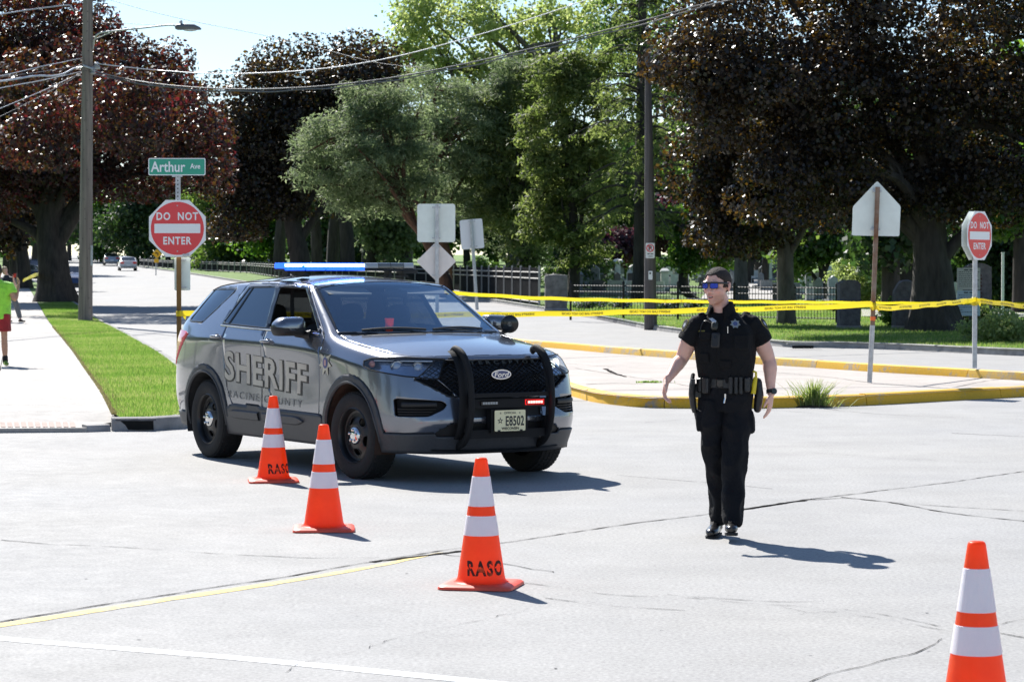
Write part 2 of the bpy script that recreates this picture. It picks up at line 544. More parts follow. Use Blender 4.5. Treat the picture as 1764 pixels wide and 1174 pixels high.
#outlines, taken as ground points (photo position -> place on
g2=lambda px,py,off=0:G(px,py,off).xy
LK=[g2(2300,622),g2(1990,618),g2(1764,613),g2(1560,603),g2(1440,599),g2(1345,597),g2(1240,583),g2(1130,569),g2(1060,556),g2(1000,545),g2(900,529),g2(830,519),g2(700,507),g2(560,502),g2(470,496),g2(380,481),g2(290,467),g2(238,460)]
LK=[Vector((p[0],p[1],0))for p in LK]
LKs=catmull(LK,8)
grass=None
lawn_poly=[(p.x,p.y)for p in LKs]+[(-75,560),(-40,1100),(480,1100),(480,40)]
def grass_mat(name,a,b,c):
 m=bpy.data.materials.new(name);m.use_nodes=True
 nt=m.node_tree;N=nt.nodes;L=nt.links;bs=N["Principled BSDF"];bs.inputs["Roughness"].default_value=.8;bs.inputs["Specular IOR Level"].default_value=.25
 tc=N.new("ShaderNodeTexCoord")
 outs=[]
 for sc,det in((.7,6),(14,5),(70,3)):
  n=N.new("ShaderNodeTexNoise");n.inputs["Scale"].default_value=sc;n.inputs["Detail"].default_value=det;n.inputs["Roughness"].default_value=.65
  L.new(tc.outputs["Object"],n.inputs["Vector"]);outs.append(n.outputs[0])
 ad=N.new("ShaderNodeMath");ad.operation='ADD';L.new(outs[0],ad.inputs[0]);L.new(outs[1],ad.inputs[1])
 a2=N.new("ShaderNodeMath");a2.operation='MULTIPLY_ADD';a2.inputs[1].default_value=.5;L.new(outs[2],a2.inputs[0]);
 m3=N.new("ShaderNodeMath");m3.operation='MULTIPLY';m3.inputs[1].default_value=.4;L.new(ad.outputs[0],m3.inputs[0]);L.new(m3.outputs[0],a2.inputs[2])
 rp=N.new("ShaderNodeValToRGB");e=rp.color_ramp.elements
 e[0].position=.45;e[0].color=(*a,1);e[1].position=.85;e[1].color=(*c,1);x=e.new(.64);x.color=(*b,1)
 L.new(a2.outputs[0],rp.inputs[0]);L.new(rp.outputs[0],bs.inputs["Base Color"])
 bp=N.new("ShaderNodeBump");bp.inputs["Strength"].default_value=.9;bp.inputs["Distance"].default_value=.05
 L.new(outs[2],bp.inputs["Height"]);L.new(bp.outputs[0],bs.inputs["Normal"])
 t=N.new("ShaderNodeBsdfTranslucent");t.inputs[0].default_value=(.2,.34,.03,1)
 mx=N.new("ShaderNodeMixShader");mx.inputs[0].default_value=.0
 return m
M['lawn']=grass_mat("lawn_grass",(.07,.13,.022),(.13,.23,.04),(.27,.34,.10))
M['blade']=leaf_mat("grass_blades",[(.07,.14,.02),(.13,.24,.045),(.32,.36,.14)],[(.18,.36,.05),(.32,.50,.08),(.56,.58,.20)],.5,.5,.3,.45)
lawn=sheet("cemetery_lawn",lawn_poly,.13,M['lawn'],label="green cemetery lawn behind the long kerb")
#left verge, pavement
SL=-0.197
vr=[g2(322,720),g2(331,700),g2(334,690),g2(322,665),g2(300,641),g2(262,612),g2(222,588),g2(190,570),g2(165,556)]
P0=Vector(vr[-1]);far_r=[Vector((P0.x+SL*(y-P0.y)-.0006*(y-P0.y)**2*.2,y))for y in(100,130,170,230,300,420)]
VR=[Vector((p[0],p[1],0))for p in vr]+[Vector((p.x,p.y,0))for p in far_r]
VRs=catmull(VR,6)
vl0=g2(200,733);
VL=[Vector((vl0[0],vl0[1],0))]+[Vector((g2(*p)[0],g2(*p)[1],0))for p in((178,690),(150,648),(118,602),(84,560))]
q=VL[-1]
VL+=[Vector((q.x+SL*(y-q.y),y,0))for y in(100,130,170,230,300,420)]
front=[Vector((g2(*p)[0],g2(*p)[1],0))for p in((336,728),(318,736),(270,739),(232,740),(206,739))]
verge_poly=[(p.x,p.y)for p in VRs]+[(p.x,p.y)for p in reversed(catmull(VL,4))]+[(p.x,p.y)for p in reversed(front)]
verge=sheet("grass_verge",verge_poly,.135,M['lawn'],label="bright green grass verge between pavement and street")
VLs=catmull(VL,8)
W=2.3
base_poly=[(p.x-.01,p.y)for p in VLs]+[(VLs[-1].x-W,VLs[-1].y),(VLs[0].x-6.5,VLs[0].y)]
VLp=[p for p in VLs if p.y>g2(196,727)[1]]
pav=sheet("pavement",[(p.x,p.y)for p in VLp]+[(p.x-(W+4*max(0,1-(p.y-32)/10)),p.y)for p in reversed(VLp)],.10,M['walk'],label="pale concrete pavement running away beside the verge")
def slab(poly,parent,mat,off=.13,t=.04,name="paving_slab"):
 mb=MB();n=len(poly)
 V=[(x,y,H(y)+off)for x,y in poly]+[(x,y,H(y)+off-t)for x,y in poly]
 mb.add(V,[tuple(range(n))]+[(i,n+i,n+(i+1)%n,(i+1)%n)for i in range(n)])
 return mb.build(name,mat,parent,fix=True)
def edge_x(y):
 for a,b in zip(VLs,VLs[1:]):
  if a.y<=y<=b.y:return a.x+(b.x-a.x)*(y-a.y)/max(1e-6,b.y-a.y)
 return VLs[-1].x
VLp=[p for p in VLs if p.y>g2(196,727)[1]]
y=VLp[0].y+.02
while y<150:
 y2=y+1.52
 for k in range(2 if y>45 else 3):
  xa=-k*1.5;xb=-(k+1)*1.5+.012
  if y>45 and k==1:xb=-2.25
  slab([(edge_x(y)+xb,y),(edge_x(y)+xa-.012,y),(edge_x(y2)+xa-.012,y2-.012),(edge_x(y2)+xb,y2-.012)],pav,M['walk'])
 y=y2
c0=VLs[0]
ramp_front=[g2(-60,746),g2(150,744),g2(172,733),g2(196,723)]
slab([(g2(-60,746)),(g2(150,744)),(g2(176,737)),(g2(198,733)),(g2(-60,733))],pav,M['walk'],.05,.05)
mb_=MB();a_,b_,c_,d_=g2(-60,733),g2(198,733),g2(196,727),g2(-60,727)
mb_.add([(*a_,.05),(*b_,.05),(*c_,.131),(*d_,.131)],[(0,1,2,3)]).build("ramp",M['walk'],pav,fix=True)
M['brick_red']=pm("faded_red_tactile",(.36,.27,.23),.85,var=(6,.25))
for i in range(12):
 a=i*0.25
 x0,y0=g2(-10+i*12,743.5);x1,y1=g2(-2+i*12,743.5)
 x2,y2_=g2(-4+i*12,734.5);x3,y3_=g2(-12+i*12,734.5)
 slab([(x0,y0),(x1,y1),(x2,y2_),(x3,y3_)],pav,M['brick_red'],.056,.02,"tactile_paver")
crossp=sheet("footpath",[(g2(78,556)),(g2(176,563)),(g2(168,559)),(g2(82,552))][::1],.14,M['walk'],label="narrow concrete strip crossing the verge")
fl=[(p.x-W-.05,p.y)for p in VLs if p.y>60]
lawn2=sheet("front_lawn",fl+[(VLs[-1].x-30,VLs[-1].y),(-300,1000),(-300,60)],.15,M['lawn'],label="grass lawn left of the pavement")
#island
near=[(1764+300,662),(1900,674),(1764,683),(1623,690.5),(1530,696),(1433,700),(1299,703),(1194,703),(1140,702.5),(1097,701),(1032,694),(998,686),(962,674),(930,655),(905,632),(880,612),(860,600)]
far=[(2064,665),(1900,660),(1764,654),(1623,646),(1500,639),(1384,631),(1240,622),(1150,615),(1057,608),(980,601),(898,594),(866,590)]
NK=catmull([Vector((*g2(*p),0))for p in near],6)
FK=catmull([Vector((*g2(px,py,.14),0))for px,py in far],6)
island=sheet("traffic_island",[(p.x,p.y)for p in NK]+[(p.x,p.y)for p in reversed(FK)],.13,M['island'],label="beige concrete traffic island with yellow kerbs")
def kerb(path,mats,parent,hgt=.14,wid=.16,seg=3.0,base=0.0,side=1,gap=.012,lo=0,rng=None,back=0.0):
 """kerb stones along a path; side=+1: the stones lie to the left of the walking direction"""
 path=resample(path,.5)
 n=[]
 for i in range(len(path)):
  t=(path[min(i+1,len(path)-1)]-path[max(i-1,0)]);t.z=0;t.normalize()
  n.append(Vector((-t.y,t.x,0))*side)
 k=max(2,int(seg/.5));i=0;cnt=0
 while i<len(path)-1:
  j=min(i+k,len(path)-1)
  pts=path[i:j+1];nn=n[i:j+1]
  T0=(pts[1]-pts[0]).normalized();T1=(pts[-1]-pts[-2]).normalized()
  pts=[p.copy()for p in pts];pts[0]+=T0*gap/2;pts[-1]-=T1*gap/2
  jit=random.uniform(-.006,.006)
  prof=[(0,-.02),(.012,hgt*.45),(.03,hgt*.93),(.05,hgt),(wid,hgt+.004),(wid,-.02)]
  mb=MB();V=[]
  for p,q in zip(pts,nn):
   z=H(p.y)+base
   for a,b in prof:V.append((p.x+q.x*a,p.y+q.y*a,z+b+(jit if b>.05 else 0)))
  m=len(prof);F=[]
  for r in range(len(pts)-1):
   for c in range(m-1):F.append((r*m+c,r*m+c+1,(r+1)*m+c+1,(r+1)*m+c))
  F.append(tuple(range(m)));F.append(tuple((len(pts)-1)*m+c for c in range(m-1,-1,-1)))
  mb.add(V,F)
  mt=mats[cnt%len(mats)]if rng is None else rng(pts[0])
  mb.build("kerb_stone",mt,parent,smooth=35,fix=True)
  i=j;cnt+=1
kr1=tag(MB().box((NK[40].x,NK[40].y,-.3),(.2,.2,.1)).build("kerb",M['kerb']),"yellow painted kerb round the near side of the island",kind='structure')
kerb(NK,[M['kerb_yellow']],kr1,side=-1,hgt=.15)
kr2=tag(MB().box((FK[40].x,FK[40].y,-.3),(.2,.2,.1)).build("kerb",M['kerb']),"worn yellow kerb along the far side of the island",kind='structure')
kerb(FK,[M['kerb_yellow_worn'],M['kerb_yellow'],M['kerb_yellow_worn']],kr2,hgt=.13,base=.13,side=-1,seg=4.5)
kr3=tag(MB().box((LKs[40].x,LKs[40].y,-.3),(.2,.2,.1)).build("kerb",M['kerb']),"long grey kerb of the cemetery lawn",kind='structure')
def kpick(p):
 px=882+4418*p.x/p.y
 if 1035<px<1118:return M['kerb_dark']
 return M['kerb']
kerb([p for p in LKs],[M['kerb']],kr3,hgt=.15,wid=.17,side=-1,seg=3.0,rng=kpick)
kr4=tag(MB().box((VRs[5].x,VRs[5].y,-.3),(.2,.2,.1)).build("kerb",M['kerb']),"concrete kerb round the corner of the verge",kind='structure')
kerb([Vector((*g2(*p),0))for p in((150,744),(172,742),(192,742.5))],[M['kerb']],kr4,hgt=.08,side=1,seg=2)
kerb(catmull([Vector((*g2(*p),0))for p in((192,742.5),(214,742.5),(258,742),(272,741),(318,738),(338,728),(346,712),(344,690))],4)+[p+Vector((.16,0,0))for p in VRs if p.y>38.5],[M['kerb']],kr4,hgt=.15,side=1,seg=2.4)
dr=G(234,742)
t=thing("storm_drain","black storm drain opening in the corner kerb","drain",dr)
MB().box((0,-.004,.066),(.40,.01,.10)).build("opening",pm("drain_void",(.004,.004,.004),.9),t)
MB().box((0,-.008,.128),(.46,.02,.022)).build("lintel_bar",M['kerb_dark'],t)
dr=G(1383,601.5)
t=thing("storm_drain","dark storm drain inlet in the long kerb of the lawn","drain",dr)
MB().box((0,-.012,.055),(.50,.02,.065)).build("opening",pm("drain_void",(.004,.004,.004),.9),t)
MB().box((0,.04,.135),(.74,.12,.05)).build("lintel_bar",M['kerb'],t)
#painted lines (4 mm sheets)
def stripe(name,pts,widths,mat,label,off=.002,kind='structure',parent=None,jag=0):
 pts=[Vector((*g2(*p),0))for p in pts]
 path=catmull(pts,12)
 if jag:path=resample(path,.12)
 n=len(path);V=[];F=[]
 for i,p in enumerate(path):
  t=path[min(i+1,n-1)]-path[max(i-1,0)];t.normalize();q=Vector((-t.y,t.x,0))
  u=i/(n-1)*(len(widths)-1);a=int(min(u,len(widths)-2));w=widths[a]+(widths[a+1]-widths[a])*(u-a)
  j1,j2=(random.uniform(-jag,jag),random.uniform(-jag,jag))if jag else(0,0)
  A=p+q*(w/2+j1);B=p-q*(w/2+j2)
  V+=[(A.x,A.y,H(A.y)+off),(B.x,B.y,H(B.y)+off)]
  if i:F.append((2*i-2,2*i-1,2*i+1,2*i))
 mb=MB().add(V,F)
 o=mb.build(name,mat,parent,fix=True)
 for f in o.data.polygons:pass
 if parent is None:tag(o,label,kind=kind)
 return o
stripe("road_marking",[(-300,1128),(-60,1086),(120,1058),(300,1030),(480,1003),(640,976),(760,951)],[.11,.11,.115,.11,.10,.08,.02],M['road_yellow'],"worn yellow line painted along the road joint",jag=.008)
stripe("road_marking",[(-400,1058),(0,1099),(420,1134),(850,1176),(1300,1222)],[.115,.115,.115],M['white_paint'],"white stop line across the lower left of the road",jag=.003)
def crack(pts,w,mat=None,jit=.02,step=.09,off=.0042,gaps=0.0):
 pts=[Vector((*g2(*p),0))for p in pts]
 path=resample(catmull(pts,10),step)
 n=len(path);V=[];F=[]
 wob=0
 for i,p in enumerate(path):
  t=path[min(i+1,n-1)]-path[max(i-1,0)]
  if t.length<1e-6:t=Vector((1,0,0))
  t.normalize();q=Vector((-t.y,t.x,0))
  wob=wob*.8+random.uniform(-jit,jit)
  ww=w*random.uniform(.25,1.3)
  if gaps and random.random()<gaps:ww=.0005
  A=p+q*(wob+ww/2);B=p+q*(wob-ww/2)
  V+=[(A.x,A.y,H(A.y)+off),(B.x,B.y,H(B.y)+off)]
  if i:F.append((2*i-2,2*i-1,2*i+1,2*i))
 return MB().add(V,F).build("crack",mat or M['crack'],road,fix=True)
crack([(-300,1120),(-40,1078),(120,1051),(300,1022),(480,995),(640,968),(770,947),(880,933),(1000,915),(1110,899),(1230,884),(1380,862),(1500,847),(1640,830),(1764,812),(1990,784)],.017,jit=.006)
crack([(1225,885),(1300,875),(1372,863),(1400,859)],.05,jit=.006)
crack([(1290,876),(1340,868),(1385,862)],.05,jit=.006)
crack([(640,968),(740,955),(800,948)],.05,jit=.012)
crack([(0,930),(90,937),(180,940),(300,948),(420,956),(560,961),(680,960)],.011,jit=.012,gaps=.2)
crack([(1385,862),(1450,858),(1500,862),(1600,870),(1764,880)],.016,jit=.01,gaps=.15)
crack([(1450,856),(1540,866),(1640,884),(1764,898)],.022,jit=.01)
crack([(890,1003),(960,1012),(1060,1025),(1180,1030),(1300,1040),(1400,1046),(1500,1056),(1620,1078)],.009,jit=.014,gaps=.35)
crack([(1150,1024),(1240,1030),(1330,1036),(1420,1036)],.010,jit=.012,gaps=.3)
crack([(1330,1040),(1400,1055),(1500,1062),(1640,1088)],.006,jit=.014,gaps=.5)
crack([(940,1030),(1060,1045),(1180,1052)],.010,jit=.02,gaps=.4)
crack([(1380,1059),(1408,1054),(1440,1054)],.009,jit=.008,gaps=.3)
crack([(1390,1176),(1440,1158),(1490,1148),(1530,1137),(1570,1128),(1600,1112),(1618,1100)],.008,jit=.012)
crack([(1720,1090),(1764,1098),(1850,1110)],.010,jit=.01)
crack([(1722,1075),(1764,1066),(1850,1056)],.007,jit=.01)
crack([(760,955),(820,962),(880,972),(960,985)],.011,jit=.02,gaps=.3)
crack([(1330,842),(1250,834),(1140,825),(1060,818)],.009,jit=.008,gaps=.2)
crack([(1420,704),(1500,712),(1600,717),(1764,723)],.014,jit=.004,step=.3)
crack([(1290,704),(1380,710),(1430,715)],.012,jit=.004,gaps=.1,step=.3)
crack([(1110,728),(1180,722),(1230,718)],.010,jit=.01,gaps=.1,step=.3)
crack([(0,700),(40,702),(120,704)],.001)
crack([(1640,746),(1764,752)],.02,jit=.01,step=.3)
crack([(1400,780),(1550,790),(1764,800)],.006,jit=.01,gaps=.4)
crack([(500,1160),(600,1120),(760,1080),(900,1050)],.004,jit=.03,gaps=.6)
def icrack(pts,w=.012,parent=None,off=.136):
 pts=[Vector((*g2(px,py,.13),0))for px,py in pts]
 path=resample(catmull(pts,8),.3);n=len(path);V=[];F=[]
 for i,p in enumerate(path):
  t=(path[min(i+1,n-1)]-path[max(i-1,0)]).normalized();q=Vector((-t.y,t.x,0))*(w*random.uniform(.4,1.2)/2)
  j=Vector((random.uniform(-.01,.01),random.uniform(-.01,.01),0))
  V+=[(*(p+q+j).xy,H(p.y)+off),(*(p-q+j).xy,H(p.y)+off)]
  if i:F.append((2*i-2,2*i-1,2*i+1,2*i))
 return MB().add(V,F).build("crack",M['crack'],parent or island,fix=True)
icrack([(1245,633),(1330,641),(1430,650),(1500,659),(1620,668)],.02)
icrack([(1640,668),(1700,656),(1764,650)],.02)
icrack([(1380,655),(1500,663),(1700,664)],.008)
icrack([(975,626),(1060,632),(1150,633),(1240,634)],.02)
icrack([(990,634),(1080,648),(1160,660),(1240,676)],.016)
icrack([(1043,635),(1056,642),(1078,649)],.09)
icrack([(1010,662),(1060,660),(1110,662)],.04)
stripe("seam",[(210,568),(260,574),(309,580)],[.03,.03],M['crack'],None,parent=road)
stripe("seam",[(230,600),(260,612),(300,640)],[.02,.02],M['crack'],None,parent=road)
#grass blades
def blades(n,sampler,hmin,hmax,w,name,label,lean=.35):
 P=sampler(n);n=len(P)
 h=RNG.uniform(hmin,hmax,n);a=RNG.uniform(0,2*np.pi,n);la=RNG.uniform(0,2*np.pi,n);ll=RNG.uniform(0,lean,n)*h
 V=np.zeros((n,3,3));c=np.stack([np.cos(a),np.sin(a)],1)*(w/2)
 V[:,0,:2]=P[:,:2]-c;V[:,1,:2]=P[:,:2]+c;V[:,0,2]=V[:,1,2]=P[:,2]
 V[:,2,0]=P[:,0]+np.cos(la)*ll;V[:,2,1]=P[:,1]+np.sin(la)*ll;V[:,2,2]=P[:,2]+h
 return np_mesh(name,V.reshape(-1,3),3,M['blade'],label)
def np_mesh(name,V,k,mat,label=None,parent=None,kind='stuff',loc=None):
 me=bpy.data.meshes.new(name);n=len(V)//k
 me.vertices.add(len(V));me.vertices.foreach_set("co",np.asarray(V,dtype=np.float32).ravel())
 me.loops.add(n*k);me.loops.foreach_set("vertex_index",np.arange(n*k,dtype=np.int32))
 me.polygons.add(n);me.polygons.foreach_set("loop_start",np.arange(0,n*k,k,dtype=np.int32))
 me.update(calc_edges=True)
 o=obj(name,me,mat,parent,loc)
 if kind:tag(o,label,kind=kind)
 return o
Hn=np.vectorize(H)
def poly_sampler(poly,off,ymax,ymin=0,xlim=None):
 P=np.array(poly)
 def inside(x,y):
  r=np.zeros(len(x),bool)
  for(x1,y1),(x2,y2)in zip(P,np.roll(P,-1,0)):
   c=((y1>y)!=(y2>y));r^=c&(x<(x2-x1)*(y-y1)/(y2-y1+1e-12)+x1)
  return r
 def s(n):
  m=(P[:,1]<=ymax)&(P[:,1]>=ymin)
  x0,x1=(P[m,0].min(),P[m,0].max())if xlim is None else xlim
  y0=max(ymin,P[:,1].min());y1=min(ymax,P[:,1].max())
  out=[];c=0
  while c<n:
   x=RNG.uniform(x0,x1,n*2);y=y0+(y1-y0)*RNG.uniform(0,1,n*2)**1.3
   k=inside(x,y)&(x/y>-.23)&(x/y<.23)
   out.append(np.stack([x[k],y[k]],1));c+=k.sum()
  Q=np.concatenate(out)[:n]
  return np.column_stack([Q,Hn(Q[:,1])+off])
 return s
blades(120000,poly_sampler(verge_poly,.13,110),.02,.07,.012,"grass","short bright grass blades on the verge")
blades(130000,poly_sampler([(p.x,p.y+.25)for p in LKs]+lawn_poly[len(LKs):],.125,105,xlim=(0,24)),.03,.09,.015,"grass","short grass blades on the cemetery lawn")
rz_=random.Random(4)
M['smear']=pm("rubber_smear",(.24,.24,.245),.9,var=(30,.3));M['patch']=pavement_mat("patch_concrete",(.285,.285,.29),(.31,.305,.30),.14,.10)
for i in range(46):
 px,py=rz_.uniform(-50,1800),rz_.uniform(715,1170)**1.0;p=G(px,py);r=rz_.uniform(.003,.010)
 V=[(p.x+r*rz_.uniform(.5,1.2)*math.cos(a)*1.3,p.y+r*rz_.uniform(.5,1.2)*math.sin(a),.003)for a in(0,.9,1.8,2.7,3.6,4.5,5.4)]
 MB().add(V,[tuple(range(7))]).build("stain",M['smear']if i%3 else M['tar'],road,fix=True)
M['straw']=leaf_mat("dry_grass",[(.22,.17,.09),(.34,.27,.15),(.25,.28,.08)],[(.3,.24,.1),(.4,.33,.15),(.3,.4,.1)],.6,.3)
def edge_s(n):
 yy=VLs[0].y+RNG.uniform(0,1,n)**1.5*45
 xx=np.array([edge_x(v)for v in yy])+np.abs(RNG.normal(0,.10,n))-.05
 return np.column_stack([xx,yy,Hn(yy)+.13])
o=blades(9000,edge_s,.02,.05,.012,"grass","dry straw coloured grass along the pavement edge");o.data.materials[0]=M['straw']
#trees
M['lf_maple']=leaf_mat("crimson_maple_leaves",[(.010,.009,.008),(.020,.014,.010),(.034,.022,.013),(.011,.018,.009)],[(.03,.02,.008),(.09,.04,.010),(.30,.17,.02),(.04,.06,.010)],.40,.24,.42,.6)
M['lf_maple_red']=leaf_mat("red_maple_leaves",[(.012,.008,.007),(.040,.011,.013),(.018,.018,.009),(.085,.016,.020)],[(.04,.015,.010),(.14,.025,.018),(.16,.11,.015),(.34,.03,.035)],.40,.26,.42,.45)
M['lf_purple']=leaf_mat("purple_plum_leaves",[(.028,.012,.020),(.05,.022,.03)],[(.12,.03,.05),(.2,.06,.08)],.45,.35)
M['lf_green']=leaf_mat("green_leaves",[(.028,.065,.014),(.05,.105,.018),(.085,.15,.03)],[(.10,.26,.02),(.18,.38,.03),(.3,.45,.05)],.42,.45,.5)
M['lf_bright']=leaf_mat("spring_green_leaves",[(.14,.19,.07),(.20,.26,.10),(.28,.33,.14)],[(.42,.55,.14),(.55,.66,.20),(.66,.72,.28)],.4,.55,.5)
M['lf_mid']=leaf_mat("mid_green_leaves",[(.025,.055,.015),(.045,.085,.022),(.08,.12,.03)],[(.12,.26,.03),(.22,.38,.05),(.36,.48,.10)],.5,.45)
M['lf_far']=leaf_mat("dark_far_leaves",[(.015,.036,.016),(.026,.055,.020),(.05,.08,.025)],[(.05,.12,.02),(.08,.18,.03),(.16,.24,.05)],.5,.35)
M['lf_pine']=leaf_mat("blue_green_needles",[(.07,.10,.055),(.13,.17,.095),(.23,.28,.16)],[(.22,.30,.13),(.32,.42,.18),(.46,.52,.28)],.6,.48,.25,.8)
M['lf_cedar']=leaf_mat("olive_cedar_sprays",[(.05,.068,.025),(.10,.125,.045),(.20,.22,.095)],[(.18,.26,.05),(.30,.40,.09),(.48,.54,.18)],.6,.48,.25,.8)
M['lf_shrub']=leaf_mat("shrub_leaves",[(.06,.10,.02),(.11,.15,.035),(.17,.2,.06)],[(.12,.22,.03),(.2,.3,.05),(.3,.38,.1)],.5,.35)
M['lf_hedge']=leaf_mat("clipped_hedge_leaves",[(.03,.075,.012),(.055,.12,.02),(.10,.18,.03)],[(.08,.2,.02),(.14,.28,.03),(.2,.36,.05)],.5,.35)
def leaf_cloud(C,Rr,n_per,size,squash=.75,aspect=1.0,up=.3,shell=.55,jit=.35,droop=0.0,fold=.35):
 """leaves around clump centres C (m,3) of radius Rr (m,): returns vertices (n*4,3) of kite-shaped leaves"""
 m=len(C)
 cnt=np.maximum(3,(n_per*(Rr/Rr.mean())**2).astype(int))
 idx=np.repeat(np.arange(m),cnt);n=len(idx)
 d=RNG.normal(size=(n,3));d/=np.linalg.norm(d,axis=1)[:,None]
 r=shell+(1-shell)*RNG.uniform(0,1,n)**.6
 r*=RNG.uniform(1-jit,1+jit*.6,n)
 off=d*r[:,None]*Rr[idx][:,None]
 off[:,2]*=squash
 P=C[idx]+off
 if droop:P[:,2]-=droop*(off[:,0]**2+off[:,1]**2)/Rr[idx]
 nrm=d*.8+RNG.normal(size=(n,3))*.65;nrm[:,2]+=up
 nrm/=np.linalg.norm(nrm,axis=1)[:,None]
 t=RNG.normal(size=(n,3));t[:,2]-=.4
 t-=nrm*(t*nrm).sum(1)[:,None];t/=np.linalg.norm(t,axis=1)[:,None]
 b=np.cross(nrm,t)
 s=size*RNG.uniform(.6,1.35,n)[:,None]
 V=np.empty((n,4,3))
 V[:,0]=P-t*s*.5
 V[:,1]=P+b*s*.5*aspect+nrm*s*fold*.3*aspect-t*s*.05
 V[:,2]=P+t*s*.5
 V[:,3]=P-b*s*.5*aspect+nrm*s*fold*.3*aspect-t*s*.05
 return V.reshape(-1,3)
def blobs_world(blobs,Y,base,dscale=1.0):
 """blobs: (px, py, rx_px, ry_px[, dy]) at tree depth -> centre, radii in metres relative to base"""
 out=[]
 for bl in blobs:
  px,py,rx,ry=bl[:4];dy=bl[4]if len(bl)>4 else 0.0
  Yd=Y+dy;p=at(px,py,Yd)-base;k=Yd/4418
  out.append((np.array(p),np.array([rx*k,(rx*.6+ry*.4)*k*dscale,ry*k])))
 return out
def sample_blobs(B,n,lo=.45,hi=1.0,minz=None):
 w=np.array([b[1][0]*b[1][2]for b in B]);w=w/w.sum()
 P=[]
 while len(P)<n:
  k=RNG.choice(len(B),p=w);c,r=B[k]
  d=RNG.normal(size=3);d/=np.linalg.norm(d)
  P.append(c+d*r*(lo+(hi-lo)*RNG.uniform()**.7))
 return np.array(P)
def limbs(mb,base_pts,B,r0,n,rng_seed=1,start=.35,fork=2):
 """branches from the trunk into the crown blobs"""
 rs=random.Random(rng_seed)
 L=len(base_pts)
 for k in range(n):
  c,r=B[k%len(B)]
  tgt=Vector(c)+Vector((rs.uniform(-.5,.5)*r[0],rs.uniform(-.5,.5)*r[1],rs.uniform(-.2,.5)*r[2]))
  s=base_pts[int(rs.uniform(start,.98)*(L-1))]
  mid=s.lerp(tgt,.45)+Vector((rs.uniform(-.4,.4),rs.uniform(-.4,.4),rs.uniform(.1,.9)))
  pts=catmull([s,mid,tgt],5);rr=[r0*.42*(1-.86*i/(len(pts)-1))for i in range(len(pts))]
  mb.tube(pts,rr,6)
  for q in range(fork):
   a=pts[int(len(pts)*rs.uniform(.4,.9))-1]
   e=a+Vector((rs.uniform(-1,1),rs.uniform(-1,1),rs.uniform(-.2,.9)))*.45*max(r)
   mb.tube(catmull([a,a.lerp(e,.5)+Vector((0,0,.15)),e],3),[r0*.13,r0*.11,r0*.09,r0*.07,r0*.05,r0*.03,.012][:7],5)
def trunk_mesh(mb,pts,r0,r1,flare=1.6,seg=14,flute=.08,seed=0):
 rs=random.Random(seed)
 path=catmull([Vector(p)for p in pts],6);n=len(path)
 V=[];ph=[rs.uniform(0,6.28)for _ in range(3)]
 zb=path[0].z
 for i,p in enumerate(path):
  u=i/(n-1);r=r0+(r1-r0)*u
  fl=1+(flare-1)*math.exp(-(p.z-zb)/(r0*1.1))
  for k in range(seg):
   th=2*math.pi*k/seg
   g=1+flute*math.sin(5*th+ph[0])*(fl**2)+flute*.6*math.sin(3*th+ph[1]+u*4)+rs.uniform(-.03,.03)
   V.append(p+Vector((math.cos(th),math.sin(th),0))*r*fl*g)
 F=[(i*seg+k,i*seg+(k+1)%seg,(i+1)*seg+(k+1)%seg,(i+1)*seg+k)for i in range(n-1)for k in range(seg)]
 mb.add(V,F)
 return path
def tree(name,label,base,blobs,trunk,r0,r1,leaf,bark,nclump,rclump,nleaf,size,dscale=1.0,nlimb=8,group=None,cat="tree",extra=(),lo=.45,flare=1.6,seed=1,fork=2,start=.35,**kw):
 """trunk: list of (px,py[,dy]) photo points; blobs: crown lumps"""
 base=Vector(base);Y=base.y
 t=thing(name,label,cat,base,0,group)
 B=blobs_world(blobs,Y,base,dscale)
 mb=MB()
 pts=[Vector((0,0,-.15))]+[at(p[0],p[1],Y+(p[2]if len(p)>2 else 0))-base for p in trunk]
 path=trunk_mesh(mb,pts,r0,r1,flare,seed=seed)
 for tr,ra,rb in extra:
  q=catmull([at(p[0],p[1],Y+(p[2]if len(p)>2 else 0))-base for p in tr],5)
  mb.tube(q,[ra+(rb-ra)*i/(len(q)-1)for i in range(len(q))],9)
 limbs(mb,path,B,r0,nlimb,seed,start,fork)
 mb.build("trunk",bark,t,smooth=60)
 C=sample_blobs(B,nclump,lo)
 Rr=rclump*RNG.uniform(.6,1.4,len(C))
 V=leaf_cloud(C,Rr,nleaf,size,**kw)
 np_mesh("crown",V,4,leaf,parent=t,kind=None)
 return t
tree("maple_tree","huge crimson maple on the right lawn with the thickest dark trunk",gx(1612,71),[(1250,60,95,110),(1390,20,150,130),(1600,10,190,140),(1760,60,150,150),(1480,150,170,130),(1650,200,170,120),(1800,260,130,90),(1330,190,130,110,-2),(1500,290,150,70),(1700,330,120,60),(1400,300,110,60,-2),(1225,120,70,70,-1),(1560,345,110,40)],[(1608,520),(1605,440),(1600,380),(1608,300),(1600,150)],.60,.32,M['lf_maple'],M['bark'],330,.86,330,.112,dscale=1.2,lo=.72,shell=.80,jit=.14,squash=.62,nlimb=14,extra=[([(1608,470),(1645,420),(1690,380),(1740,330)],.22,.10),([(1600,400),(1560,340),(1500,290)],.25,.1)],droop=.35,seed=3,flare=1.75)
